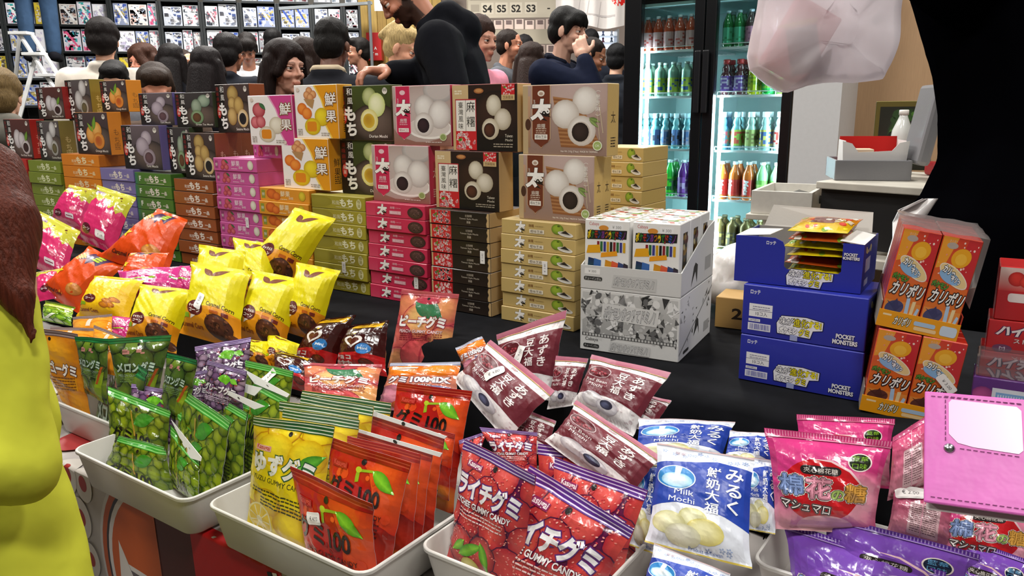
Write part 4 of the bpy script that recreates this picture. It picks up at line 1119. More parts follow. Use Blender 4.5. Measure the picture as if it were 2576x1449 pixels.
def g_hallow():
    A = Art(16.5, 23, '#e04c0c'); A.rect(0, 0, 16.5, 23, '#d8430a', '#e2540e')
    A.poly([(5, 21.5), (12.4, 21.8), (12.0, 17.2), (9.8, 18.6), (8.4, 16.2), (6.8, 18.2), (4.6, 16.8)][::-1], '#43204e'); A.rect(8.6, 18.6, 10.2, 21.4, '#2c1636')
    for i in range(3): A.rrect(8.2, 18.8 + i * .9, 11.0, 19.5 + i * .9, .3, '#a9c414')
    for i in range(4): A.leaf(6.2 - .5 * i, 18.2 - i * .55, 2.2, 20.0 - i * .9, .42, '#e9962a', '#f0b04a')
    A.ball(12.6, 6.6, 2.4, 2.2, '#d99a52', '#b3641f'); A.poly([(11.4, 6.8), (12.2, 8.0), (13.6, 7.4), (13.0, 5.4)], '#c67a30'); A.sprinkle(1.5, 1.5, 15, 9, 8, ['#e9a02a', '#c93a08'], .2, .5, 4)
    A.text('Caramel Corn', 6.4, 3.0, 1.7, '#5a2010', w=7, bold=.03); A.poly([(2, 11), (2.6, 12.6), (3.2, 11), (4.6, 10.8), (3.5, 9.8), (3.9, 8.4), (2.6, 9.2), (1.3, 8.4), (1.7, 9.8), (.6, 10.8)][::-1], '#e6c81c')
    return A
def g_pinkcorn():
    A = Art(16.5, 23, '#d8306c'); A.rect(0, 0, 16.5, 23, '#c92a62', '#de3874')
    A.poly([(0, 23), (0, 15.6), (1.4, 17.2), (2.6, 15.0), (4.2, 17.0), (6.4, 16.0), (8.2, 18.0), (10, 16.4), (11.6, 14.4), (13, 16.2), (14.4, 13.6), (15.4, 15.4), (16.5, 14.2), (16.5, 23)], '#c9c93a'); A.rect(0, 20.6, 16.5, 23, '#c6c43c', '#d9d85a'); A.rect(1.5, 19.2, 6, 20.4, '#a88aa8')
    A.sprinkle(2, 18, 15, 21, 6, ['#6a3a22'], .25, .5, 3); A.ell(5.6, 4.6, 2.0, 1.8, '#5a1a2a'); A.text('コーン', 5.6, 4.6, 1.2, '#eadfe0', w=3.2, bold=.03); A.rrect(9.6, 3.4, 13.4, 5.6, .4, '#e6d9dd'); A.rect(10, 4.2, 13, 4.6, '#7a3a4a'); A.ball(12.5, 8.5, 1.6, 1.4, '#e88aa0', '#c93a66')
    return A
def g_magenta():
    A = Art(15, 21, '#c02a78'); A.rect(0, 0, 15, 21, '#b3246e', '#cf3a8a'); A.lines(2, 15.6, 11, 4, 1.1, .6, '#eac6d8', 4); A.poly([(5, 18), (5.6, 18.4), (10, 12.6), (9.4, 12.2)], '#f0dbe6'); A.leaf(2, 19.4, 4.5, 18.2, .7, '#3f8a2c', '#5fae3a'); A.leaf(12, 11, 13.6, 9, .6, '#3f8a2c', '#5fae3a'); A.ball(4, 6, 3, 3, '#e0508f', '#b3246e'); A.rect(2, 9.6, 9, 10.6, '#8fbf2a')
    return A
def g_choc():
    A = Art(14, 20, '#3c1413'); A.rect(0, 0, 14, 20, '#43100f', '#32110f'); A.poly([(0, 0), (14, 0), (14, 6.4), (9, 7.4), (4, 6.6), (0, 5.6)], '#b3191c')
    for rr, c in ((2.9, '#e9e4e0'), (1.9, '#5a2a1e')):
        P = [(6.4 + rr * 1.0 * (math.sin(t) ** 3) * 1.05, 11.6 + rr * .95 * (.8125 * math.cos(t) - .3125 * math.cos(2 * t) - .125 * math.cos(3 * t) - .0625 * math.cos(4 * t))) for t in [i * 2 * math.pi / 28 for i in range(28)]]
        A.poly(P[::-1], c)
    A.ell(6.2, 15.2, 1.2, .6, '#c9c2bc'); A.ell(6.6, 14.6, .4, .35, '#e0c018'); A.ell(10.0, 8.6, 2.1, 2.1, '#2f76b8', n=20); A.text('Mini', 10, 8.7, 1.3, '#dfe9f2', w=2.6, bold=.02)
    A.rect(1, 1.6, 7.2, 6.4, '#c01e22'); A.text('チョコ', 4.0, 5.0, 1.9, '#f0e6e2', w=5.4, bold=.05); A.text('モナカ', 4.0, 2.8, 1.9, '#f0e6e2', w=5.4, bold=.05); A.ball(10.6, 3.6, 1.8, 1.5, '#6a2a1c', '#42150f')
    A.rect(4, 17.0, 13, 19.2, '#d9a81a'); A.text('ココア', 8.6, 18.1, 1.4, '#5a3010', w=6, bold=.03); A.rect(0, 19.2, 14, 20, '#32110f')
    return A
def g_lime():
    A = Art(14, 16, '#7aa81c'); A.rect(0, 0, 14, 16, '#4f8a14', '#a8c428'); fruitfield(A, ['#a8cc3a', '#8fbc2c'], ['#4f8414', '#5c9018'], 2.2, 1, 1, 13, 8, 2, ring='#356010'); A.rect(0, 11, 14, 12.4, '#d8e07a'); A.rect(0, 14.6, 14, 16, '#5a6a1a'); A.poly([(3, 2), (5, 2), (9, 6), (7.4, 6)], '#e6ecd8'); return A
def g_orzip():
    A = Art(14.5, 20, '#dd8a1a'); A.rect(0, 0, 14.5, 20, '#d98a18', '#e8a030'); A.ball(4, 15, 4, 3, '#f0aa34', '#d98012'); A.ball(11, 14, 4, 3, '#f0a830', '#d47a10'); A.rect(6, 14, 7.6, 18.4, '#e9dcc8'); stripes(A, 18.6, 20, '#75605e', '#b3a2a0', 2); A.text('マンゴー', 7, 11, 2.4, '#f2ead8', w=10, bold=.05, out=('#6a3a18', .05)); return A
def g_snack(seed=1):
    rd = random.Random(seed)
    A = Art(13, 10, '#b8301c'); A.rect(0, 0, 13, 10, rd.choice(['#b5281c', '#c9b414', '#b04a18', '#a89a20']), rd.choice(['#c93a1c', '#d9c81c', '#c24a1a'])); A.rect(3.5, 3, 9, 7.6, '#4a241c'); A.rect(3.7, 3.2, 8.8, 7.4, '#7a4030', '#5a2a20'); A.sprinkle(.5, .5, 12.5, 9.5, 18, ['#e0d02a', '#d8d4c8', '#7aa02a', '#c2361c'], .3, 1.0, seed); A.text('グミ', 10.6, 5, 2.2, '#f2e9c8', bold=.05, out=('#7a1a10', .05)); return A

KINDS = {}
NU, NV = 18, 24
def kind(name, fn, back='#d9d9dc', vt=0.93, vb=0.035, material=None, top=None):
    A = fn()
    KINDS[name] = dict(A=A, fn=fn, back=back, vt=vt, vb=vb, m=material or FILM, cut=None, bg=A.bg, top=top)
kind('muscat', g_muscat, '#d4d6d2', .93); kind('yuzu', g_yuzu, '#d8d8d4', .92); kind('apple', g_apple, '#d9d9d9', .93); kind('lychee', g_lychee, '#b8485a', .92)
kind('peach', g_peach, '#d4c8c8', .94); kind('grape', g_grape, '#d4d2d6', .92); kind('melon', g_melon, '#c8ccc6', .92); kind('mango', g_mango, '#d8d2c8', .94); kind('ormix', g_ormix, '#d8d8dc', .93)
kind('redbean', g_redbean, '#dcd8d8', .90, .05, MATTE_FILM); kind('milk', g_milk, '#dde0e6', .95, .04, MATTE_FILM)
kind('marpink', g_marpink, '#c98a9c', .925, .05); kind('marpurp', g_marpurp, '#9a7cc0', .935, .05); kind('marback', g_marback, '#d0406f', .925, .05)
kind('caramel', g_caramel, '#c9bc14', .96, .03, MATTE_FILM); kind('caramel2', g_caramel2, '#d8b80c', .96, .03, MATTE_FILM); kind('hallow', g_hallow, '#c8400a', .96, .03, MATTE_FILM); kind('pinkcorn', g_pinkcorn, '#b0265a', .96, .03); kind('magenta', g_magenta, '#a02060', .95, .04)
kind('choc', g_choc, '#3a1211', .96, .03); kind('lime', g_lime, '#8aac2a', .9, .05); kind('orzip', g_orzip, '#d8a86a', .92); 
for i in range(3): kind('snack%d' % i, lambda i=i: g_snack(i + 3), '#b5b0a4', .93, .07)

def bag_surface(q, W, H, T, k, rs, gus=0.0, bend=0.0, topbend=0.0, wr=1.0, twist=0.0):
    """returns a function (u,v,side)->positions of a filled pouch with welded ends; q = corners TL,TR,BR,BL"""
    TL, TR, BR, BL = [np.array(p) for p in q]
    n = np.cross(TR - TL, TL - BL); n /= np.linalg.norm(n)
    nx, px = rs.uniform(0, 6.28, 12), rs.uniform(0, 6.28, 12)
    al = rs.uniform(0, 3.14, 8)
    def S(u, v, side):
        g = np.clip((v - k['vb']) / (k['vt'] - k['vb']), 0, 1)
        prof = np.maximum(0, 1 - np.abs(2 * g - 1) ** 3.2) ** 0.75
        prof = prof * (1 - 0.22 * g)                       # contents settle a little
        body = np.maximum(0, 1 - np.abs(2 * u - 1) ** 2.8) ** 0.7
        b = prof * body * (1 - gus) + gus * prof * np.minimum(1, 6 * (0.5 - np.abs(u - .5)))
        uu = .5 + (u - .5) * (1 - 0.07 * prof * (T / 0.04))
        P = ((1 - uu)[:, None] * TL + uu[:, None] * TR) * v[:, None] + ((1 - uu)[:, None] * BL + uu[:, None] * BR) * (1 - v)[:, None]
        off = side * b * T * .5
        # folds running in from the welds, and lumps of the contents
        fold = 0
        for i in range(4):
            fr = 9 + 5 * i
            fold = fold + np.sin(u * fr + px[i]) * np.exp(-np.abs(v - k['vt']) * 9) * (0.0011 / (1 + .3 * i)) + np.sin(u * fr * 1.1 + nx[i]) * np.exp(-np.abs(v - k['vb']) * 9) * (0.0011 / (1 + .3 * i))
        for i in range(5):
            t = u * math.cos(al[i]) * 1.0 + v * math.sin(al[i]) * 1.4
            fold = fold + np.maximum(0, np.sin(t * (13 + 3 * i) + px[5 + i])) ** 3 * 0.0011 * prof
        fold = fold * np.where((v > k['vt']) | (v < k['vb']), .35, 1.0)
        wob = (v > k['vt']) * np.sin(u * 7 + px[0]) * .0012
        off = off + fold * wr * min(1.25, T / .03) + wob
        off = off + bend * ((v - .5) ** 2 * 4 - .5) + topbend * np.clip(v - .8, 0, 1) * 5 + twist * (u - .5) * (v - .5) * 4
        off = off + rs_edge(u, v) * 0
        return P + n * off[:, None]
    def rs_edge(u, v): return u * 0
    return S, n

def sheet(S, n, nu, nv, bk=-.75):
    """front and back sheet of a pouch as triangles, and a function that lays printed points exactly on the front"""
    gu, gv = np.meshgrid(np.linspace(0, 1, nu + 1), np.linspace(0, 1, nv + 1), indexing='xy')
    gu, gv = gu.ravel(), gv.ravel()
    front, back = S(gu, gv, 1.0) + n * 0.0003, S(gu, gv, bk) - n * 0.0003
    G = front.reshape(nv + 1, nu + 1, 3)
    du, dv = np.gradient(G, axis=1), np.gradient(G, axis=0)
    N = np.cross(du, dv); N /= np.maximum(1e-12, np.linalg.norm(N, axis=2))[:, :, None]
    T = []
    for j in range(nv):
        for i in range(nu):
            a = j * (nu + 1) + i
            T += [(a, a + 1, a + nu + 1), (a + 1, a + nu + 2, a + nu + 1)]
    def place(u, v, off):
        x, y = np.clip(u, 0, 1) * nu, np.clip(v, 0, 1) * nv
        i, j = np.minimum(x.astype(int), nu - 1), np.minimum(y.astype(int), nv - 1)
        fx, fy = x - i, y - j
        up = (fx + fy > 1)[:, None]
        def mix(Q):
            lo = Q[j, i] * (1 - fx - fy)[:, None] + Q[j, i + 1] * fx[:, None] + Q[j + 1, i] * fy[:, None]
            hi = Q[j + 1, i + 1] * (fx + fy - 1)[:, None] + Q[j, i + 1] * (1 - fy)[:, None] + Q[j + 1, i] * (1 - fx)[:, None]
            return np.where(up, hi, lo)
        return mix(G) + mix(N) * np.asarray(off)[:, None]
    return front, back, np.array(T), place
BAGN = [0]
BAGDBG = []
def bag(kd, label, quad, q=None, lean=22, yaw=0.0, T=.03, seed=None, name=None, cat='sweet bag', z=None, d=None, group=None, sticker=None, bend=0.0, topbend=0.0, gus=0.0, wr=1.0, twist=0.0, ext=None, flap=None, ylim=(-25, 45)):
    """sweet bag whose welded corners are seen at four pixels; it stands on a plane q metres behind the wall front
    (or through height z at its foot), turned by yaw and leaning back"""
    k = KINDS[kd]
    BAGN[0] += 1
    rs = np.random.RandomState(seed if seed is not None else 100 + BAGN[0])
    if yaw == 'auto':                         # turn the bag so that its top edge is level
        c0 = on_plane((quad[0][0] + quad[1][0]) / 2, (quad[0][1] + quad[1][1]) / 2, ROW0 + B * (q + .02), B)
        e0 = on_z(*quad[1], c0.z) - on_z(*quad[0], c0.z)
        yaw = max(ylim[0], min(ylim[1], math.degrees(math.atan2(e0.dot(B), e0.dot(E)))))
    a = math.radians(yaw)
    nh = (-B) * math.cos(a) + E * math.sin(a)
    le = math.radians(lean)
    nn = nh * math.cos(le) + Z * math.sin(le)
    cx, cy_ = sum(p[0] for p in quad) / 4, sum(p[1] for p in quad) / 4
    if d is not None: C = at(cx, cy_, d)
    elif z is not None:
        C = on_z((quad[2][0] + quad[3][0]) / 2, (quad[2][1] + quad[3][1]) / 2, z)
    else: C = on_plane(cx, cy_, ROW0 + B * q, B)
    P = [on_plane(px, py, C, nn) for px, py in quad]
    W = ((P[1] - P[0]).length + (P[2] - P[3]).length) / 2
    H = ((P[0] - P[3]).length + (P[1] - P[2]).length) / 2
    A, cutk = k['A'], 'cut'
    if ext is not None:                       # the foot stands hidden in the bin: continue the bag down to height ext
        Hart = W * A.h / A.w
        dn = ((P[3] - P[0]) + (P[2] - P[1])).normalized()
        zb = min(P[2].z, P[3].z)
        add = max(0.0, min(Hart - H, (zb - ext) / max(.2, -dn.z)))
        P[2], P[3] = P[2] + dn * add, P[3] + dn * add
        H += add
        bm_ = (P[2] + P[3]) / 2 - ROW0
        for s0, s1, q0, q1 in BINS:           # keep the foot inside its bin
            if s0 - .03 < bm_.dot(E) < s1 + .03 and q0 - .06 < bm_.dot(B) < q1 + .06:
                for i_ in (2, 3):
                    d_ = P[i_] - ROW0
                    s_ = min(max(d_.dot(E), s0 + .012), s1 - .012); q_ = min(max(d_.dot(B), q0 + .026 + T * .5), q1 - .02)
                    P[i_] = rowp(s_, q_, P[i_].z)
                break
        if H < Hart * .97:
            A2 = Art(A.w, A.h * H / Hart, A.bg)
            A2.k = A.k
            A2.L = [(v_ - np.array([0, A.h - A2.h]), f_, c_, k_) for v_, f_, c_, k_ in A.L]
            A, cutk = A2, None
    cen = sum(P, Vector()) / 4
    BAGDBG.append((kd, '%3d ' % yaw + label, W, H, min(p.z for p in P), max(p.z for p in P), (cen - ROW0).dot(B), (cen - CAM).dot(FWD)))
    S, n = bag_surface([tuple(p - cen) for p in P], W, H, T, k, rs, gus, bend, topbend, wr, twist)
    if cutk is None or k['cut'] is None:
        ct = A.clipped(NU, NV)
        if cutk: k['cut'] = ct
    else: ct = k['cut']
    v2, f2, c2, k2 = ct
    vt_row = max(1, min(NV - 1, round(k['vt'] * NV)))
    front, backp, gT, place = sheet(S, n, NU, NV)
    ng = len(front)
    art = place(v2[:, 0] / A.w, v2[:, 1] / A.h, min(.00008, .0014 / max(1, A.k)) * (k2 + 1)) if len(v2) else np.zeros((0, 3))
    V = np.concatenate([front, backp, art])
    C_ = np.concatenate([np.tile(lin(k['bg']), (ng, 1)), np.tile(lin(k['back']), (ng, 1)), c2 if len(v2) else np.zeros((0, 3))])
    gvc = (np.arange(ng) // (NU + 1))
    vcell = v2[:, 1] / A.h * NV if len(v2) else np.zeros(0)
    def keep(top):
        Fs = []
        m = (gvc[gT].mean(1) > vt_row) == top
        Fs += [gT[m], (gT[m] + ng)[:, ::-1]]
        if len(f2):
            m2 = (vcell[f2].mean(1) > vt_row) == top
            Fs.append(f2[m2] + 2 * ng)
        rim = []
        for j in range(NV):
            if (j >= vt_row) == top:
                a_, b_ = j * (NU + 1), (j + 1) * (NU + 1)
                for o_, fl in ((0, True), (NU, False)):
                    q_ = (ng + a_ + o_, a_ + o_, b_ + o_, ng + b_ + o_)
                    if fl: q_ = q_[::-1]
                    rim += [q_[:3], (q_[0], q_[2], q_[3])]
        base = 0 if not top else NV * (NU + 1)
        for i in range(NU):
            q_ = (base + i, base + i + 1, ng + base + i + 1, ng + base + i)
            if not top: q_ = q_[::-1]
            rim += [q_[:3], (q_[0], q_[2], q_[3])]
        Fs.append(np.array(rim))
        F = np.concatenate(Fs)
        used, inv = np.unique(F.ravel(), return_inverse=True)
        return V[used], inv.reshape(-1, 3), C_[used]
    nm = name or 'gummy_bag'
    vb, fb, cb = keep(False)
    o = link(nm, new_mesh(nm, vb, fb, cb, k['m'], True))
    o.location = cen
    tag(o, label, cat, group)
    vs, fs, cs = keep(True)
    if len(fs): link('top_seal', new_mesh('top_seal', vs, fs, cs, k['m'], True), o)
    if sticker:
        su, sv, rot = sticker[:3]
        price = sticker[3] if len(sticker) > 3 else '€ 4.00'
        st = Art(3.4, 1.7, '#f2f0ee'); st.rrect(0, 0, 3.4, 1.7, .35, '#f1efec'); st.text(price, 1.8, .85, .75, '#6a6668', w=1.9)
        sa, sf, sc, sk = st.clipped(4, 2)
        ca, sn = math.cos(rot), math.sin(rot)
        x, y = sa[:, 0] - 1.7, sa[:, 1] - .85
        u = np.clip(su + (x * ca - y * sn) / 100 / W, 0, 1); v = np.clip(sv + (x * sn + y * ca) / 100 / H, 0, 1)
        pts = S(u, v, 1.0) + n * (0.0028 + 0.0001 * sk)[:, None]
        lk = link('price_sticker', new_mesh('price_sticker', pts, sf, sc, PAPER, True), o)
        lk['label'] = 'small white price sticker'
    if flap:                                  # the white inner side of the folded-over top edge
        dcen = (cen - CAM).dot(FWD)
        FP = [on_plane(px, py, P[0] + nn * .006, nn) - cen for px, py in flap]
        n_ = Vector(n)
        FV = [f + n_ * .0 for f in FP] + [f - n_ * .0012 for f in FP]
        m0 = (FP[0] + FP[1] + FP[2] + FP[3]) / 4
        ux, uy = (FP[1] - FP[0]).normalized(), (FP[3] - FP[0]).normalized()
        hv = [m0 + ux * .004 * math.cos(t_) + uy * .003 * math.sin(t_) + n_ * .0006 for t_ in [i_ * .7854 for i_ in range(8)]]
        FC = [lin('#dedfdc')] * 8 + [lin('#2a2a26')] * 8
        link('folded_flap', new_mesh('folded_flap', FV + hv, [(3, 2, 1, 0), (4, 5, 6, 7), (0, 1, 5, 4), (1, 2, 6, 5), (2, 3, 7, 6), (3, 0, 4, 7), tuple(range(8, 16))], FC, PAPER), o)['label'] = 'white inner side of the folded top edge'
    return o
# ---------------------------------------------------------------- white plastic bins on the low tier
BIN = mat('white_bin_plastic', '#d2d0ca', rough=0.35, spec=0.5, bump=0.02, bscale=120)
BINS = []
def bin_(label, s0, s1, q0, q1, h, z=None, rot=0.0, taper=0.012, base_z=None):
    BINS.append((s0, s1, q0, q1))
    w, d = s1 - s0, q1 - q0
    z = T_LO + .0005 if z is None else z
    def ring(hw, hd, r, zz, n=7):
        P = []
        for cx, cy_, a0 in ((hw - r, -hd + r, -90), (hw - r, hd - r, 0), (-hw + r, hd - r, 90), (-hw + r, -hd + r, 180)):
            for i in range(n):
                a = math.radians(a0 + 90 * i / (n - 1))
                P.append((cx + r * math.cos(a), cy_ + r * math.sin(a), zz))
        return P
    hw, hd, t = w / 2, d / 2, .0028
    rings = [ring(hw - taper - .004, hd - taper - .004, .02, 0), ring(hw - taper, hd - taper, .022, .004), ring(hw - .002, hd - .002, .022, h - .006), ring(hw + .001, hd + .001, .023, h - .005), ring(hw + .001, hd + .001, .023, h - .001), ring(hw, hd, .022, h),
             ring(hw - t, hd - t, .02, h), ring(hw - t - .001, hd - t - .001, .02, h - .002), ring(hw - taper - t, hd - taper - t, .019, .006), ring(hw - taper - t - .004, hd - taper - t - .004, .017, .004)]
    V, F, n = [], [], len(rings[0])
    for r in rings: V += r
    for j in range(len(rings) - 1):
        for i in range(n): F.append((j * n + i, j * n + (i + 1) % n, (j + 1) * n + (i + 1) % n, (j + 1) * n + i))
    F.append(tuple(range(n))[::-1]); F.append(tuple((len(rings) - 1) * n + i for i in range(n)))
    me = new_mesh('storage_bin', V, F, None, BIN, True)
    me.set_sharp_from_angle(angle=math.radians(40))
    o = link('storage_bin', me)
    o.matrix_world = Matrix.Translation(rowp((s0 + s1) / 2, (q0 + q1) / 2, z)) @ Matrix.Rotation(-TH + rot, 4, 'Z')
    tag(o, label, 'storage bin')
    return o
bin_('white plastic bin holding the green grape bags', -.597, -.266, -.697, -.44, .07)
bin_('white plastic bin holding the yellow and the red apple bags', -.237, .089, -.683, -.43, .07)
bin_('white plastic bin holding the lychee bags', .098, .345, -.594, -.30, .07)
bin_('white plastic bin corner holding the purple marshmallow bags', .473, .80, -.385, -.20, .07, z=T_LO + .0005)
bin_('white plastic bin behind the lime jacket, under the mango bag', -1.17, -.905, -.625, -.40, .068)
bin_('white plastic bin with the dark melon bags', -.885, -.62, -.60, -.36, .07)

# ---------------------------------------------------------------- bags of sweets
# caramel corn heap, far left to centre
bag('pinkcorn', 'pink snack bag with yellow-green top, hindmost at the left end of the heap', [(175, 465), (243, 478), (214, 581), (124, 555)], q=-.06, lean=35, yaw=20, T=0.078, name='snack_bag', gus=.35)
bag('pinkcorn', 'pink snack bag with yellow-green top, upright in front of the lavender boxes', [(246, 466), (343, 497), (292, 644), (189, 596)], q=-.12, lean=34, yaw=24, T=0.085, name='snack_bag', sticker=(.72, .18, .0, '€ 2.00'), gus=.35)
bag('pinkcorn', 'pink snack bag with yellow-green top, nearest to the long red hair', [(99, 530), (202, 582), (171, 710), (64, 663)], q=-.24, lean=36, yaw=24, T=0.078, name='snack_bag', gus=.35)
bag('hallow', 'orange snack bag with purple print, higher of two, before the brown boxes', [(393, 520), (478, 558), (423, 702), (250, 648)], q=-.19, lean=38, yaw=20, T=0.085, name='snack_bag', twist=.01, gus=.35)
bag('hallow', 'orange snack bag with purple print, lower of two, above the lime-green pack', [(225, 619), (318, 669), (199, 790), (95, 728)], q=-.31, lean=36, yaw=20, T=0.078, name='snack_bag', gus=.35)
bag('hallow', 'orange snack bag lying under the higher orange bag', [(327, 636), (426, 636), (404, 728), (294, 719)], q=-.31, lean=51, yaw=24, T=0.062, name='snack_bag', gus=.35)
bag('magenta', 'magenta snack bag with white lines, behind the left yellow bags', [(296, 680), (478, 668), (462, 748), (300, 752)], q=-.34, lean=58, yaw=24, T=.04, name='snack_bag')
bag('magenta', 'magenta snack bag peeping out beside the tallest yellow bag', [(452, 668), (510, 678), (500, 750), (440, 742)], q=-.33, lean=46, yaw=24, T=.03, name='snack_bag')
bag('pinkcorn', 'pink snack bag lying flat under the pink bags, beside the red hair', [(83, 688), (195, 668), (180, 744), (88, 760)], q=-.34, lean=61, yaw=24, T=0.046, name='snack_bag', gus=.35)
bag('caramel', 'yellow caramel corn bag lying highest, against the olive boxes', [(739, 519), (849, 554), (738, 736), (600, 681)], q=-.14, lean=30, yaw=24, T=0.093, name='snack_bag', twist=.008, wr=.8, gus=.35)
bag('caramel', 'yellow caramel corn bag just behind the tallest central yellow bag', [(501, 615), (618, 633), (616, 813), (471, 786)], q=-.33, lean=36, yaw=24, T=0.085, name='snack_bag', wr=.8, gus=.35)
bag('caramel', 'yellow caramel corn bag under the highest one, mostly covered', [(587, 598), (695, 616), (695, 772), (585, 755)], q=-.22, lean=38, yaw=24, T=0.078, name='snack_bag', gus=.35)
bag('caramel', 'yellow caramel corn bag at the right edge of the heap, beside the black cloth', [(745, 659), (857, 681), (809, 863), (710, 832)], q=-.24, lean=26, yaw=20, T=0.085, name='snack_bag', wr=.8, gus=.35)
bag('caramel', 'yellow caramel corn bag, right neighbour of the tallest central one', [(630, 674), (777, 710), (715, 892), (588, 848)], q=-.30, lean=36, yaw=24, T=0.093, name='snack_bag', wr=.8, twist=.008, gus=.35)
bag('caramel', 'tall central yellow caramel corn bag with a price sticker', [(480, 658), (634, 683), (612, 882), (452, 838)], q=-.38, lean=34, yaw=24, T=0.093, name='snack_bag', sticker=(.42, .42, 1.3, '€ 3.00'), wr=.8, gus=.35)
bag('caramel', 'yellow caramel corn bag, left neighbour of the tallest central one', [(352, 714), (499, 732), (444, 890), (310, 859)], q=-.43, lean=40, yaw=24, T=0.085, name='snack_bag', wr=.8, gus=.35)
bag('caramel2', 'golden caramel bag lying left of all the yellow bags', [(236, 693), (364, 704), (326, 822), (192, 796)], q=-.42, lean=42, yaw=20, T=0.078, name='snack_bag', gus=.35)
bag('caramel', 'small corner of a yellow bag lying behind the grape bag', [(615, 855), (679, 859), (685, 932), (622, 922)], q=-.38, lean=46, yaw=24, T=0.046, name='snack_bag', gus=.35)
bag('caramel', 'yellow bag lying low behind the chocolate bag with yellow label', [(673, 837), (754, 866), (743, 938), (664, 922)], q=-.35, lean=51, yaw=24, T=0.054, name='snack_bag', gus=.35)
bag('lime', 'small lime-green pack under the lower orange bag', [(114, 756), (188, 772), (180, 820), (106, 806)], q=-.46, lean=40, T=.03)
bag('orzip', 'amber mango bag with grey top edge, hindmost', [(184, 798), (284, 790), (282, 890), (182, 896)], q=-.50, lean=35, T=.02)
bag('magenta', 'dark magenta pack squeezed between the amber bags and a yellow bag', [(284, 796), (356, 800), (340, 868), (276, 862)], q=-.46, lean=44, yaw=24, T=.025, name='snack_bag')
bag('orzip', 'amber mango bag with grey top edge, in the middle of three', [(128, 822), (240, 826), (236, 930), (130, 940)], q=-.53, lean=25, T=.02)
bag('orzip', 'amber mango bag with grey top edge, beside the dark green bags', [(238, 818), (320, 850), (310, 950), (226, 930)], q=-.525, lean=25, T=.02)
bag('mango', 'golden mango gummy bag with white title, next to the lime sleeve', [(52, 818), (196, 840), (152, 1012), (30, 1005)], q=-.60, lean=22, T=.03, ext=T_LO + .008, yaw='auto')
bag('melon', 'dark green melon gummy bag, leftmost, in the rear bin', [(190, 846), (274, 852), (262, 1020), (172, 1000)], q=-.565, lean=16, T=.025, ext=T_LO + .008, yaw='auto')
bag('melon', 'dark green melon gummy bag with wide top edge, in the rear bin', [(272, 852), (432, 842), (404, 1010), (266, 1010)], q=-.53, lean=18, T=.03, ext=T_LO + .008, yaw='auto')
bag('melon', 'dark green melon gummy bag, front one in the rear bin', [(270, 868), (372, 932), (344, 1070), (250, 1010)], q=-.535, lean=18, T=.025, ext=T_LO + .008, yaw='auto')
bag('melon', 'dark green melon gummy bag, rightmost, by the grape bags', [(424, 888), (498, 906), (480, 1020), (410, 1000)], q=-.52, lean=20, T=.025, ext=T_LO + .008, yaw='auto')
bag('grape', 'purple grape gummy bag with green leaf, highest', [(490, 872), (632, 848), (626, 1010), (500, 1030)], q=-.45, lean=24, T=.03, yaw='auto')
bag('grape', 'purple grape gummy bag with striped top edge, second row', [(526, 906), (622, 934), (610, 1080), (510, 1050)], q=-.50, lean=20, T=.03, yaw='auto')
bag('grape', 'purple grape gummy bag lowest, between the melon and green grape bags', [(332, 965), (452, 985), (440, 1120), (325, 1100)], q=-.55, lean=20, T=.03, yaw='auto')
bag('grape', 'purple grape gummy bag peeping over the folded white flaps', [(450, 940), (530, 930), (525, 1050), (452, 1060)], q=-.51, lean=20, T=.03, yaw='auto')
bag('muscat', 'green grape gummy bag standing hindmost with a white tag', [(620, 906), (740, 934), (724, 1090), (612, 1060)], q=-.46, lean=16, T=.03, sticker=(.55, .88, .9, '€ 4.00'), ext=T_LO + .008, yaw='auto')
bag('muscat', 'green grape gummy bag second from the back, white flap on top', [(596, 930), (728, 1000), (716, 1130), (600, 1080)], q=-.49, lean=24, T=.025, ext=T_LO + .008, flap=[(612, 928), (728, 992), (722, 1000), (640, 965)], yaw='auto')
# bags filed in the first bin
bag('muscat', 'green grape gummy bag in the bin, sixth of the file', [(560, 992), (664, 1030), (648, 1190), (560, 1160)], q=-.515, lean=24, T=.022, ext=T_LO + .008, flap=[(532, 946), (660, 976), (640, 996), (560, 965)], yaw='auto')
bag('muscat', 'green grape gummy bag in the bin, fifth of the file', [(520, 978), (622, 1040), (612, 1215), (520, 1170)], q=-.54, lean=24, T=.022, ext=T_LO + .008, flap=[(550, 972), (666, 1022), (640, 1030), (556, 984)], yaw='auto')
bag('muscat', 'green grape gummy bag in the bin, fourth of the file, bright green edge', [(456, 974), (582, 1062), (566, 1232), (460, 1175)], q=-.575, lean=24, T=.025, ext=T_LO + .008, yaw='auto')
bag('muscat', 'green grape gummy bag in the bin, third of the file', [(450, 1030), (546, 1112), (532, 1250), (450, 1195)], q=-.59, lean=24, T=.025, ext=T_LO + .008, yaw='auto')
bag('muscat', 'green grape gummy bag in the bin, with a white flap folded over', [(432, 1068), (504, 1158), (502, 1270), (432, 1220)], q=-.605, lean=24, T=.025, ext=T_LO + .008, flap=[(430, 1056), (506, 1150), (504, 1160), (476, 1152)], yaw='auto')
bag('muscat', 'large green grape gummy bag at the front with a red sticker', [(272, 972), (430, 1034), (422, 1215), (222, 1168)], q=-.592, lean=18, T=.03, sticker=None, ext=T_LO + .008, yaw=26)
bag('muscat', 'green grape gummy bag lowest in front of the bin', [(302, 1096), (414, 1124), (452, 1272), (232, 1180)], q=-.628, lean=16, T=.028, ext=T_LO + .008, yaw=20)
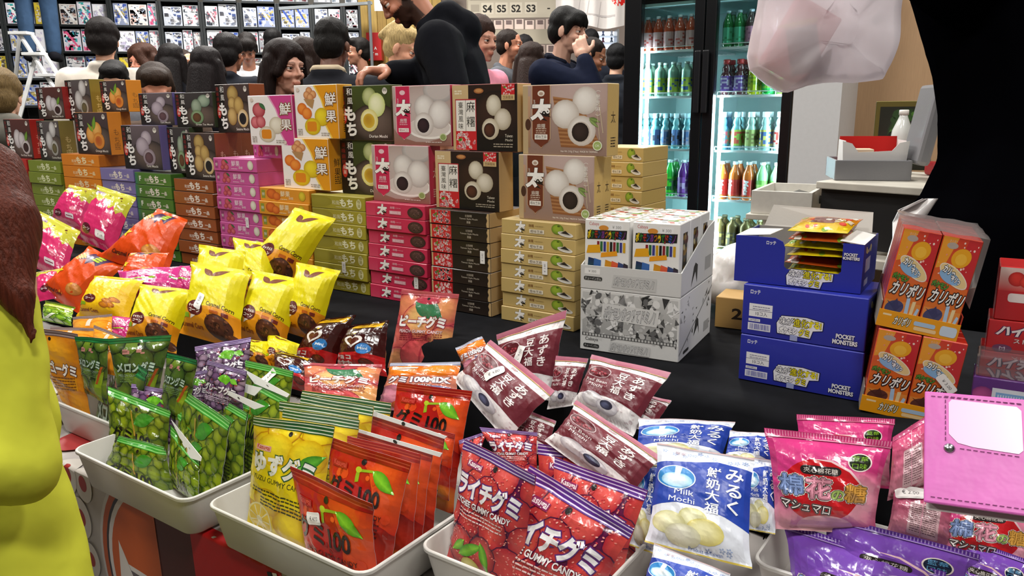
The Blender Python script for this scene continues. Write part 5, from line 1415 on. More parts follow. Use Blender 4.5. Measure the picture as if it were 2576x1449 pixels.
# second bin: yellow citron and red apple
bag('yuzu', 'yellow citron gummy bag, hindmost, only its green top edge shows', [(762, 982), (986, 1014), (960, 1210), (750, 1175)], q=-.475, lean=10, T=.02, ext=T_LO + .008, yaw='auto')
bag('yuzu', 'yellow citron gummy bag, second from the back', [(758, 990), (940, 1022), (930, 1210), (740, 1180)], q=-.505, lean=10, T=.02, ext=T_LO + .008, yaw='auto')
bag('yuzu', 'yellow citron gummy bag, third from the back', [(706, 1008), (904, 1038), (890, 1230), (690, 1200)], q=-.535, lean=10, T=.02, ext=T_LO + .008, yaw='auto')
bag('yuzu', 'yellow citron gummy bag, second from the front', [(714, 1026), (906, 1056), (880, 1250), (690, 1215)], q=-.56, lean=10, T=.02, ext=T_LO + .008, yaw='auto')
bag('yuzu', 'yellow citron gummy bag at the front with its title in full', [(640, 1046), (844, 1072), (800, 1392), (590, 1308)], q=-.625, lean=12, T=.03, ext=T_LO + .008, yaw='auto')
bag('apple', 'red apple gummy bag standing highest at the back of the file', [(1000, 962), (1188, 984), (1164, 1150), (978, 1085)], q=-.43, lean=16, T=.03, ext=T_LO + .008, yaw='auto')
bag('apple', 'red apple gummy bag, second from the back, beside the lychee bags', [(1052, 1070), (1146, 1092), (1130, 1260), (1040, 1230)], q=-.46, lean=12, T=.025, ext=T_LO + .008, yaw='auto')
bag('apple', 'red apple gummy bag under the first white flap', [(920, 1030), (1120, 1102), (1100, 1270), (905, 1200)], q=-.49, lean=14, T=.025, ext=T_LO + .008, flap=[(920, 1028), (1124, 1098), (1118, 1104), (918, 1040)], yaw='auto')
bag('apple', 'red apple gummy bag under the second white flap', [(896, 1078), (1090, 1136), (1072, 1300), (880, 1240)], q=-.53, lean=14, T=.025, ext=T_LO + .008, flap=[(888, 1076), (1112, 1140), (1106, 1150), (890, 1084)], yaw='auto')
bag('apple', 'red apple gummy bag just behind the large front ones', [(876, 1096), (1060, 1142), (1044, 1370), (868, 1300)], q=-.565, lean=12, T=.028, ext=T_LO + .008, yaw='auto')
bag('apple', 'red apple gummy bag with black title, second from the front', [(826, 1098), (1034, 1164), (1006, 1416), (832, 1345)], q=-.605, lean=14, T=.03, ext=T_LO + .008, yaw='auto')
bag('apple', 'red apple gummy bag foremost, leaning low with a price sticker', [(732, 1172), (936, 1268), (946, 1440), (742, 1352)], q=-.645, lean=14, T=.03, sticker=(.34, .62, .22), ext=T_LO + .008, yaw='auto')
# third bin: lychee
bag('lychee', 'lychee gummy bag standing sideways at the back left', [(1154, 1108), (1226, 1084), (1270, 1180), (1180, 1240)], q=-.42, lean=18, T=.03, ext=T_LO + .008, yaw='auto')
bag('lychee', 'lychee gummy bag tilted at the back between two purple edges', [(1206, 1074), (1352, 1088), (1352, 1210), (1290, 1230)], q=-.40, lean=20, T=.03, ext=T_LO + .008, yaw='auto')
bag('lychee', 'lychee gummy bag hindmost at the right, under the red bean bag', [(1354, 1116), (1624, 1150), (1606, 1300), (1352, 1270)], q=-.37, lean=18, T=.035, ext=T_LO + .008, yaw='auto')
bag('lychee', 'lychee gummy bag in the middle with a broad purple striped edge', [(1396, 1150), (1630, 1234), (1604, 1420), (1385, 1330)], q=-.44, lean=18, T=.035, ext=T_LO + .008, yaw='auto')
bag('lychee', 'large lychee gummy bag at the left of the bin, title cut by its neighbour', [(1172, 1104), (1350, 1196), (1290, 1470), (1066, 1345)], q=-.545, lean=22, T=.035, ext=T_LO + .008, yaw=-5)
bag('lychee', 'large lychee gummy bag foremost with its title in full', [(1336, 1170), (1596, 1330), (1500, 1560), (1212, 1432)], q=-.53, lean=22, T=.04, wr=1.3, ext=T_LO + .008, yaw=-5)
# chocolate, peach, mixed
bag('choc', 'dark red chocolate bag with white heart, nearest to the yellow bags', [(798, 807), (895, 792), (840, 941), (734, 913)], q=-.27, lean=26, T=0.070, name='snack_bag', gus=.3)
bag('choc', 'dark red chocolate bag with blue disc, beside the peach bag', [(876, 821), (980, 806), (975, 948), (843, 926)], q=-.265, lean=26, T=0.070, name='snack_bag', gus=.3)
bag('choc', 'dark red chocolate bag lying flat below the other two', [(685, 881), (788, 903), (795, 994), (696, 967)], q=-.39, lean=48, T=0.054, name='snack_bag', gus=.35)
bag('peach', 'peach gummy bag standing upright against the crimson boxes', [(1012, 728), (1156, 740), (1132, 930), (976, 925)], q=-.17, lean=14, T=.03, yaw='auto')
bag('peach', 'peach gummy bag lying low behind the yellow citron bags', [(764, 914), (962, 918), (946, 1040), (762, 1030)], q=-.40, lean=40, T=.03, yaw='auto')
bag('ormix', 'orange mixed-fruit gummy bag with blue top edge, in front of the peach bag', [(984, 914), (1160, 911), (1150, 1040), (945, 1030)], q=-.335, lean=30, T=.03)
bag('ormix', 'orange mixed-fruit gummy bag half hidden behind the red bean bags', [(1146, 876), (1212, 846), (1262, 930), (1180, 960)], q=-.26, lean=30, T=.025)
# red bean mochi
bag('redbean', 'maroon red bean bag standing highest, against the tan boxes', [(1250, 842), (1426, 780), (1392, 1010), (1262, 985)], q=-.20, lean=18, T=.04, name='mochi_bag', sticker=(.42, .56, 1.2), yaw=4)
bag('redbean', 'maroon red bean bag behind, squeezed between two others', [(1400, 895), (1480, 902), (1446, 1020), (1376, 1030)], q=-.24, lean=24, T=.03, name='mochi_bag')
bag('redbean', 'maroon red bean bag at the right end, full front shown', [(1490, 893), (1688, 938), (1592, 1098), (1438, 1018)], q=-.285, lean=40, T=.045, name='mochi_bag')
bag('redbean', 'maroon red bean bag lying aslant at the left with a price sticker', [(1236, 856), (1398, 985), (1282, 1120), (1136, 950)], q=-.33, lean=36, yaw=-6, T=.045, name='mochi_bag', sticker=(.42, .62, 1.25))
bag('redbean', 'maroon red bean bag lowest, just above the lychee bags', [(1452, 1008), (1664, 1150), (1590, 1270), (1370, 1110)], q=-.375, lean=42, T=.045, name='mochi_bag')
bag('redbean', 'crumpled red bean bag showing mainly white foil', [(1296, 1020), (1400, 1060), (1376, 1150), (1286, 1120)], q=-.34, lean=38, T=.03, name='mochi_bag')
bag('redbean', 'maroon red bean bag lying behind, by the blue milk bags', [(1560, 975), (1690, 1010), (1640, 1090), (1540, 1060)], q=-.27, lean=55, T=.03, name='mochi_bag')
# milk mochi
bag('milk', 'blue milk mochi bag lying highest, next to the red bean bags', [(1606, 1052), (1850, 1062), (1812, 1180), (1590, 1170)], q=-.315, lean=48, T=.035, name='mochi_bag', yaw='auto')
bag('milk', 'blue milk mochi bag behind, next to the pink marshmallow bag', [(1836, 1084), (1950, 1092), (1940, 1200), (1816, 1175)], q=-.315, lean=40, T=.03, name='mochi_bag', yaw='auto')
bag('milk', 'blue milk mochi bag upright at the right, only its yellow sweets show', [(1868, 1150), (1960, 1160), (1950, 1345), (1870, 1330)], q=-.36, lean=42, T=.03, name='mochi_bag', yaw='auto')
bag('milk', 'blue milk mochi bag at the left edge beside the lychee bags', [(1592, 1140), (1690, 1165), (1660, 1400), (1580, 1370)], q=-.385, lean=42, T=.03, name='mochi_bag', yaw='auto')
bag('milk', 'blue milk mochi bag in the middle with its front in full', [(1654, 1116), (1898, 1156), (1892, 1432), (1622, 1364)], q=-.425, lean=42, T=.045, name='mochi_bag', yaw='auto')
bag('milk', 'blue milk mochi bag nearest to the viewer, mostly out of the picture', [(1648, 1368), (1838, 1444), (1800, 1620), (1590, 1540)], q=-.54, lean=40, T=.04, name='mochi_bag', yaw='auto')
# marshmallows
bag('marpink', 'pink marshmallow bag behind the front one, only its ribbed top edge shows', [(2004, 1042), (2250, 1054), (2240, 1230), (2000, 1210)], q=-.25, lean=18, T=.035, name='marshmallow_bag', yaw='auto')
bag('marback', 'pink marshmallow bag turned round, leaning beside the pink wallet', [(2246, 1100), (2340, 1040), (2350, 1220), (2232, 1260)], q=-.275, lean=20, yaw=10, T=.035, name='marshmallow_bag')
bag('marpink', 'pink marshmallow bag in front with its whole title', [(1922, 1076), (2246, 1110), (2202, 1345), (1944, 1330)], q=-.34, lean=20, T=.05, name='marshmallow_bag', wr=1.4, yaw='auto')
bag('marback', 'pink marshmallow bag turned round, lying under the wallet with a sticker', [(2250, 1215), (2420, 1250), (2400, 1400), (2228, 1345)], q=-.31, lean=36, T=.04, name='marshmallow_bag', sticker=(.25, .86, .2, '€ 2.00'))
bag('marpink', 'pink marshmallow bag at the right edge under the wallet', [(2380, 1220), (2620, 1250), (2600, 1450), (2350, 1420)], q=-.30, lean=30, T=.045, name='marshmallow_bag', yaw='auto')
bag('marpurp', 'purple marshmallow bag at the right corner', [(2392, 1340), (2620, 1420), (2600, 1600), (2370, 1540)], q=-.345, lean=26, T=.04, name='marshmallow_bag', yaw='auto')
bag('marpurp', 'purple marshmallow bag behind the front one', [(2074, 1292), (2466, 1394), (2440, 1610), (2060, 1500)], q=-.36, lean=20, T=.04, name='marshmallow_bag', yaw='auto')
bag('marpurp', 'purple marshmallow bag nearest to the viewer', [(1970, 1312), (2380, 1440), (2340, 1700), (1985, 1590)], q=-.385, lean=22, T=.05, name='marshmallow_bag', wr=1.4, yaw='auto')
if False:
    for x in BAGDBG: print('BAG %-9s %-70s W %.3f H %.3f z %.3f-%.3f q %.2f d %.2f' % x)
# ---------------------------------------------------------------- boxes standing on the right half of the upper step
def add_art(mb, A, o, ux, uy, w, h):
    """lay an artwork sheet on a flat rectangle with corner o and unit directions ux, uy"""
    v, f, c, k = A.clipped()
    eps = min(.00006, .0009 / max(1, A.k))
    o, ux, uy = Vector(o), Vector(ux), Vector(uy)
    n = ux.cross(uy)
    mb.add([o + ux * (a[0] * w / A.w) + uy * (a[1] * h / A.h) + n * (eps * (k[i] + 1)) for i, a in enumerate(v)], f, c)
def frame_px(bl, br, tl, z):
    """upright frame from the two lower front corners on height z; returns matrix, width, height"""
    p0, p1 = on_z(*bl, z), on_z(*br, z)
    ex = (p1 - p0); w = ex.length; ex.normalize()
    ey = Vector((-ex.y, ex.x, 0))
    h = on_plane(*tl, p0, ey).z - z
    M = Matrix((( ex.x, ey.x, 0, p0.x), (ex.y, ey.y, 0, p0.y), (0, 0, 1, z), (0, 0, 0, 1)))
    return M, w, h
def frame_q(quad, C, yaw, lean, ybase=0):
    """frame of a leaning front face given by four pixels on a plane through C"""
    a, le = math.radians(yaw), math.radians(lean)
    nh = (-B) * math.cos(a) + E * math.sin(a)
    nn = nh * math.cos(le) + Z * math.sin(le)
    P = [on_plane(px, py, C, nn) for px, py in quad]
    ex = ((P[2] - P[3]).normalized() + (P[1] - P[0]).normalized()).normalized()
    ez = nn.cross(ex) * -1
    if ez.z < 0: ez = -ez
    ey = ez.cross(ex)
    if ey.dot(nn) > 0: ey = -ey
    w = ((P[2] - P[3]).length + (P[1] - P[0]).length) / 2
    h = ((P[0] - P[3]).dot(ez) + (P[1] - P[2]).dot(ez)) / 2
    o = P[3]
    return Matrix(((ex.x, ey.x, ez.x, o.x), (ex.y, ey.y, ez.y, o.y), (ex.z, ey.z, ez.z, o.z), (0, 0, 0, 1))), w, h
def box_at(name, label, cat, M, w, h, d, front, side, top, material=None, rart=None, tart=None, lart=None, group=None, parent=None, left=None, back=None, ch=.0012):
    me = carton_mesh(name, w, h, d, front, side=side, top=top, right_art=rart, top_art=tart, left_art=lart, material=material, left=left, back=back, ch=ch)
    o = link(name, me, parent, None)
    T = M @ Matrix.Translation((w / 2, d / 2, 0))
    if parent is None: o.matrix_world = T
    else: o.matrix_local = T
    if label: tag(o, label, cat, group)
    return o

# --- grey monochrome domino carton and the open display tray on it
def domino_word(A, x, y, sz, w, c='#c9c9c9', o='#3a3a3a', colours=None):
    if colours is None: A.text('ポケモンあつめてドミノ!', x, y, sz, c, w=w, bold=.05, out=[(o, .03), ('#e4e4e2', .0)][:1], shear=.18)
    else:
        t = 'ポケモンあつめてドミノ'
        for i, ch in enumerate(t): A.text(ch, x - w / 2 + w * (i + .5) / len(t), y, sz, colours[i % len(colours)], w=w / len(t) * .9, bold=.05, out=('#1a1a1a', .05), shear=.12, step=(i == 0))
def grey_front():
    A = Art(25, 15, '#e2e2e0'); A.rect(0, 0, 25, 15, '#e2e2e0'); A.rect(.4, 3.8, 24.6, 14.4, '#a8a8a6', '#c8c8c6')
    A.sprinkle(.4, 3.8, 24.6, 14.4, 150, ['#5a5a5a', '#8a8a8a', '#d8d8d6', '#efefee', '#3a3a3a', '#b4b4b2'], .4, 1.7, 5, 'tri'); A.sprinkle(.6, 4, 24.4, 14.2, 60, ['#e8e8e6', '#6a6a6a', '#c4c4c2'], .3, 1.1, 9)
    A.rect(.4, 3.5, 24.6, 4.3, '#4a4a4a'); A.k += 1
    for i in range(30): A.rect(.7 + i * .8, 3.62, 1.25 + i * .8, 4.18, '#c9c9c7', step=False)
    A.poly([(5.4, 8.2), (19.6, 7.6), (20.2, 11.6), (5.8, 12.0)], '#dededc'); domino_word(A, 12.7, 9.8, 3.2, 13)
    A.text('Cabaya'.replace('aya', 'aya'), 3, 2.7, 1.1, '#4a4a4a', w=3.4); A.rrect(.8, .6, 5, 1.6, .4, '#2a2a2a'); A.text('チューインガム', 2.9, 1.1, .7, '#dcdcda', w=3.6)
    A.poly([(7.5, .4), (18, .2), (18.3, 2.6), (8, 2.8)], '#d2d2d0'); domino_word(A, 12.8, 1.5, 1.9, 9.5)
    return A
def grey_side():
    A = Art(21, 15, '#dededc'); A.rect(0, 0, 21, 15, '#dededc'); A.poly([(0, 1.2), (21, 12.4), (21, 12.9), (0, 1.7)], '#8a8a88'); A.sprinkle(.8, 3, 20, 14.2, 26, ['#4a4a48', '#6a6a68', '#a4a4a2'], .3, 1.1, 8, 'tri')
    A.poly([(9, 3), (10, 6.6), (11, 7.2), (12, 6.4), (12.6, 2.6), (11.6, 5)], '#3a3a38'); A.rrect(2.5, .8, 6, 1.6, .4, '#3a3a38'); A.rect(16, 1.8, 19.6, 4.4, '#a8a8a6'); return A
M, w, h = frame_px((1459, 877), (1706, 913), (1459, 724), T_HI)
DM, DW, DH = M, w, h
box_at('domino_carton', 'closed grey printed carton under the open display tray of domino packs', 'carton', M, w, h, .21, grey_front(), '#dcdcda', '#d8d8d6', rart=grey_side(), material=PAPER)
tr = empty('display_tray'); tr.matrix_world = M @ Matrix.Translation((0, 0, h + .0008))
tag(tr, 'open grey cardboard display tray on the grey carton', 'display tray')
lip = .042
A = Art(25, 5.6, '#d6d6d4'); A.rect(0, 0, 25, 5.6, '#d6d6d4'); A.rect(1, 3.6, 5, 5, '#f0f0ee'); A.text('¥ 300', 3, 4.3, .8, '#8a8a88', w=2); A.rrect(.8, 2.0, 5.6, 3.0, .4, '#3a3a38'); A.text('チューインガム', 3.2, 2.5, .8, '#dcdcda', w=4.2); A.poly([(8, .8), (19, .6), (19.3, 3.8), (8.5, 3.9)], '#c8c8c6'); domino_word(A, 13.6, 2.3, 2.2, 10)
mb = MB(); mb.box(0, w, 0, .002, 0, lip, '#d2d2d0'); add_art(mb, A, (0.0005, 0, .0005), (1, 0, 0), (0, 0, 1), w - .001, lip - .001); mb.obj('front_lip', PAPER, tr)
mb = MB(); mb.box(0, w, .002, .208, 0, .002, '#cfcfcd'); mb.obj('tray_floor', PAPER, tr)
hb = .105
for x0, x1, out in ((0, .002, False), (w - .002, w, True)):
    mb = MB()
    pr = [(.002, 0), (.208, 0), (.208, hb), (.165, hb * .93), (.1, hb * .72), (.002, lip)]
    V = [(x0, y, z) for y, z in pr] + [(x1, y, z) for y, z in pr]; n = len(pr)
    mb.add(V, [tuple(range(n)), tuple(range(2 * n - 1, n - 1, -1))] + [(i, n + i, n + (i + 1) % n, (i + 1) % n) for i in range(n)], '#d2d2d0')
    if out:
        mb.add([(x1 + .0002, y, z) for y, z in ((.06, .006), (.075, .04), (.085, .046), (.1, .04), (.098, .008), (.085, .03))], [(0, 5, 4, 3, 2, 1)], '#3a3a38')
        mb.add([(x1 + .0002, y, z) for y, z in ((.15, .02), (.19, .02), (.19, .045), (.15, .045))], [(0, 1, 2, 3)], '#a8a8a6')
    mb.obj('side_wall', PAPER, tr)
mb = MB(); mb.box(0, w, .208, .21, 0, hb, '#cfcfcd'); mb.obj('back_wall', PAPER, tr)
def domino_pack():
    A = Art(8, 10, '#f0efec'); A.rect(0, 0, 8, 10, '#f0efec'); A.text('Cabaya', 1.6, 9.4, .7, '#c0303a', w=1.8); A.rect(4.6, 8.6, 7, 9.6, '#f4f4f4'); A.text('¥ 300', 5.8, 9.1, .6, '#8a8a88', w=1.6)
    A.ell(3.4, 8.9, .9, .4, '#d9903a'); A.poly([(.3, 7.1), (7.6, 7.4), (7.7, 8.7), (.4, 8.5)], '#1d1d1d'); domino_word(A, 3.9, 7.9, 1.35, 7.0, colours=['#e8c81c', '#3a9a3a', '#d03a2a', '#2a5ac0', '#8a3a9a', '#e07a1c'])
    A.k += 1
    for i in range(9): A.rect(2.2 + i * .6, 5.4, 2.65 + i * .6, 6.9, ['#8a1f2a', '#2a6a3a', '#3a3a8a', '#d0a01c', '#1a1a1a'][i % 5], step=False)
    A.poly([(.2, 5.0), (2.9, 5.2), (2.7, 6.4), (.5, 6.2)], '#e8a81c'); A.poly([(2.9, 4.5), (6, 4.9), (5.9, 5.6), (3, 5.2)], '#f0a01c')
    for i, (x, c, c2) in enumerate(((.2, '#2a6a3a', '#1a2a5a'), (1.3, '#2a4a8a', '#3a6ab0'), (3.4, '#e0b01c', '#d08a1c'), (4.6, '#c0302a', '#e0603a'), (5.8, '#1a1a1a', '#3a4a7a'), (6.8, '#6a2a7a', '#2a2a2a'))):
        A.poly([(x, .3 + .1 * i), (x + 1.5, .2), (x + 1.7, 4.2 - .15 * i), (x + .4, 4.4 - .1 * i)], [c, c, c2, c2]); A.ell(x + .9, 2.4, .35, .7, '#e9e4da' if i % 2 else '#7aa0d0')
    return A
pack_side = Art(5.6, 10, '#e4e3e0'); pack_side.rect(0, 0, 5.6, 10, '#e6e5e2'); pack_side.rect(1.6, 2.4, 4.2, 8.6, '#3a3630'); pack_side.sprinkle(1.7, 2.6, 4.1, 8.4, 14, ['#8a6a2a', '#c0b080', '#5a2a2a'], .3, .7, 3)
pack_top = Art(8, 5.6, '#d8d6d0'); pack_top.rect(0, 0, 8, 5.6, '#dcdad4'); pack_top.sprinkle(.2, .2, 7.8, 5.4, 30, ['#c0a02a', '#3a3a38', '#a83a2a', '#efefec', '#6a8a3a'], .2, .9, 4, 'rect')
pw, pdp = (w - .012) / 2 - .003, .061
ph = on_plane(1490, 552, M @ Vector((0, .006, 0)), M.to_3x3() @ Vector((0, 1, 0))).z - T_HI - h - .003
pm = carton_mesh('domino_pack', pw, ph, pdp, domino_pack(), side='#e4e3e0', top='#d8d6d0', right_art=pack_side, top_art=pack_top, material=CARD)
ORDR = ['front', 'middle', 'back']
for i in range(2):
    for j in range(3):
        o = link('domino_pack', pm)
        o.matrix_world = M @ Matrix.Translation((.005 + pw / 2 + i * (pw + .006), .006 + pdp / 2 + j * (pdp + .004), h + .0034)) @ Matrix.Rotation(.01 * (i - j), 4, 'Z')
        tag(o, f'white domino pack with colourful cards, {ORDR[j]} row, {"left" if i == 0 else "right"} one in the tray', 'domino pack')

# --- three blue gummy cartons
BLUE = '#27309e'
def gummy_logo(A, x, y, s):
    A.poly([(x - 5.6 * s, y - 2.4 * s), (x + 3.4 * s, y - 2.7 * s), (x + 4.0 * s, y - .6 * s), (x + 6.4 * s, y - .2 * s), (x + 6.6 * s, y + 2.2 * s), (x + 2 * s, y + 2.9 * s), (x - 4.6 * s, y + 2.6 * s), (x - 5.9 * s, y + .4 * s)], '#17184a')
    A.poly([(x - 5.4 * s, y - 2.2 * s), (x + 3.2 * s, y - 2.5 * s), (x + 3.8 * s, y - .5 * s), (x + 6.2 * s, y - .1 * s), (x + 6.3 * s, y + 2.0 * s), (x + 2 * s, y + 2.7 * s), (x - 4.5 * s, y + 2.4 * s), (x - 5.7 * s, y + .4 * s)], '#e9e9ee')
    A.text('味が', x - 3.2 * s, y + 1.1 * s, 2.1 * s, '#f2f2f2', w=3.6 * s, bold=.012, out=('#22224a', .057)); A.text('進化', x + .6 * s, y + 1.1 * s, 2.3 * s, '#e6d81c', w=3.8 * s, bold=.012, out=('#22224a', .057)); A.text('する!', x + 4.2 * s, y + 1.1 * s, 2.0 * s, '#e6d81c', w=3.4 * s, bold=.05, out=('#22224a', .05))
    A.text('ポケモン', x - 2.6 * s, y - 1.2 * s, 1.9 * s, '#f2f2f2', w=4.8 * s, bold=.05, out=('#22224a', .05)); A.text('グミ', x + 1.6 * s, y - 1.2 * s, 1.9 * s, '#e6d81c', w=2.8 * s, bold=.05, out=('#22224a', .05))
def pocket(A, x, y, s):
    A.text('POCKET', x, y + .5 * s, 1.2 * s, '#e4e6ee', w=3.6 * s, bold=.04, out=('#10123a', .05)); A.text('MONSTERS', x, y - .6 * s, 1.2 * s, '#e4e6ee', w=4.8 * s, bold=.04, out=('#10123a', .05))
def blue_front():
    A = Art(26, 10.6, BLUE); A.rect(0, 0, 26, 10.6, '#242c96', '#2a34a6'); A.text('ロッテ', 2.6, 9.3, 1.1, '#e4e6ee', w=2.2, bold=.03)
    A.rect(1.4, 4.0, 6.6, 6.8, '#e9e9ec'); A.rect(1.4, 5.3, 6.6, 5.38, '#3a3a6a'); A.text('10コ入', 4.2, 4.7, 1.0, '#2a2a4a', w=2.6); A.lines(2.2, 6.1, 6, 2, .5, .14, '#6a6a8a'); A.rect(1.4, 2.9, 4, 3.5, '#dfe0e8'); A.text('29円税込', 2.7, 3.2, .5, '#3a3a6a', w=2.2)
    A.rect(1.3, 1.0, 6.4, 2.6, '#dfe0ea'); A.k += 1
    rd = random.Random(3); x = 1.7
    while x < 6.0:
        q = rd.uniform(.06, .18); A.rect(x, 1.2, x + q, 2.4, '#3a3f9a', step=False); x += q + rd.uniform(.08, .2)
    gummy_logo(A, 12.4, 3.0, .82); pocket(A, 22.2, 1.9, 1.05)
    A.rect(10.8, 0, 12.4, 1.2, '#9aa4d0')
    return A
def blue_side():
    A = Art(12, 10.6, BLUE); A.rect(0, 0, 12, 10.6, '#1c2478'); A.rect(2, 1, 5, 2.4, '#8a90b0'); A.rect(2, 4, 6, 7, '#8a90b0'); A.sprinkle(2, 7.4, 6, 9.4, 6, ['#8a8f90', '#9a9a70'], .4, .9, 3); return A
M3, w3, h3 = frame_px((1857, 953), (2163, 1012), (1868, 838), T_HI)
ztop = T_HI
BB = []
for i, (bl, br, tl, lab) in enumerate((((1857, 953), (2163, 1012), (1867, 839), 'closed blue gummy carton, lowest of three, on the black cloth'), ((1864, 838), (2174, 887), (1871, 713), 'closed blue gummy carton in the middle of three'))):
    M, w, h = frame_px(bl, br, tl, ztop)
    box_at('gummy_carton', lab, 'carton', M, w, h - .0006, .125, blue_front(), BLUE, '#2a34a0', rart=blue_side(), material=CARD)
    ztop += h
M, w, h = frame_px((1846, 706), (2164, 741), (1855, 592), ztop)
r = empty('gummy_carton'); r.matrix_world = M @ Matrix.Translation((0, 0, .0006))
tag(r, 'open blue gummy carton with a cut-out front, topmost of three', 'carton')
dd, t = .125, .0016
A = Art(26, 10.6, BLUE); A.rect(0, 0, 26, 10.6, '#242c96', '#2a34a6'); A.text('ロッテ', 7.6, 9.4, 1.0, '#e4e6ee', w=2.0, bold=.03); gummy_logo(A, 15.6, 2.1, .78); pocket(A, 23.6, 7.9, .72)
mb = MB(); x0, x1, zc = w * .405, w * .845, h * .36
prof = [(0, 0), (w, 0), (w, h), (x1, h), (x1, zc + .004), (x1 - .004, zc), (x0 + .004, zc), (x0, zc + .004), (x0, h * .80), (x0 - .004, h * .93), (x0 - .016, h), (0, h)]
V = [(x, 0, z) for x, z in prof] + [(x, t, z) for x, z in prof]; n = len(prof)
mb.add(V, [(0, 1, 2, 3, 4, 5, 6, 7, 8, 9, 10, 11), tuple(range(2 * n - 1, n - 1, -1))] + [(i, n + i, n + (i + 1) % n, (i + 1) % n) for i in range(n)], BLUE)
# artwork only where the panel is (below and beside the cut-out)
v, f, c, k = A.clipped()
sx, sz = w / 26, h / 10.6
keepf = [tuple(q) for q in f if not (x0 - .001 < sum(v[i, 0] for i in q) / len(q) * sx < x1 + .001 and sum(v[i, 1] for i in q) / len(q) * sz > zc) and k[q[0]] > 1]
mb.add([(a[0] * sx, -.00005 * (k[i] + 1), a[1] * sz) for i, a in enumerate(v)], keepf, c)
mb.obj('front_panel', CARD, r)
mb = MB(); mb.box(0, t, t, dd, 0, h, '#1f2784'); mb.box(w - t, w, t, dd, 0, h, '#1f2784'); add_art(mb, blue_side(), (w, .0, 0), (0, 1, 0), (0, 0, 1), dd, h); mb.box(t, w - t, dd - t, dd, 0, h, '#9a9690'); mb.box(t, w - t, t, dd - t, 0, t, '#9a9690'); mb.obj('shell', CARD, r)
flapm = PAPER
for nm, pts in (('left_flap', [(0, 0, h), (w * .25, .02, h + .002), (w * .3, dd * .5, h + .006), (0, dd * .6, h + .001)]), ('right_flap', [(w * .82, 0, h + .004), (w, 0, h), (w, dd * .8, h + .001), (w * .86, dd * .7, h + .008)]), ('back_flap', [(w * .05, dd, h), (w * .95, dd, h), (w * .93, dd + .02, h + .03), (w * .1, dd + .015, h + .034)])):
    P = [Vector(p) for p in pts]; mb = MB(); mb.add([tuple(p) for p in P] + [tuple(p - Vector((0, 0, .001))) for p in P], [(0, 1, 2, 3), (7, 6, 5, 4), (0, 4, 5, 1), (1, 5, 6, 2), (2, 6, 7, 3), (3, 7, 4, 0)], '#d6d4d0' if nm != 'back_flap' else '#b4afa8'); mb.obj(nm, flapm, r)
rs = random.Random(8)
for i in range(7):
    zc_ = .012 + i * .0122
    q4 = [M @ Vector(p) for p in ((w * .40, .118, zc_ + .008), (w * .86, .118, zc_ + .010 + rs.uniform(-.003, .003)), (w * .855, .006, zc_ + rs.uniform(-.003, .003)), (w * .405, .006, zc_))]
    cen = sum(q4, Vector()) / 4
    q4 = [cen + Matrix.Rotation(rs.uniform(-.1, .1), 3, 'Z') @ (p - cen) for p in q4]
    S, n = bag_surface([tuple(p - cen) for p in q4], .1, .11, .016, KINDS['snack0'], np.random.RandomState(50 + i))
    k_ = KINDS['snack%d' % (i % 3)]
    v2, f2, c2, k2 = k_['A'].clipped(10, 10)
    fr, bk, gT, place = sheet(S, n, 10, 10, -.7)
    c1, c3 = lin(rs.choice(['#b8301c', '#c9b81c', '#8a8a84', '#c04a1c'])), lin(rs.choice(['#a8301c', '#9a9a92', '#c0a81c']))
    ar = place(v2[:, 0] / k_['A'].w, v2[:, 1] / k_['A'].h, .00008 * (k2 + 1))
    me = new_mesh('gummy_sachet', np.concatenate([fr, bk, ar]), np.concatenate([gT, (gT + len(fr))[:, ::-1], f2 + 2 * len(fr)]), np.concatenate([np.tile(c1, (len(fr), 1)), np.tile(c3, (len(fr), 1)), c2]), FILM, True)
    o = link('gummy_sachet', me); o.location = cen
    tag(o, f'red and yellow gummy sachet in the open blue carton, {["lowest", "second from below", "third from below", "fourth from below", "third from the top", "second from the top", "topmost"][i]}', 'sweet bag')

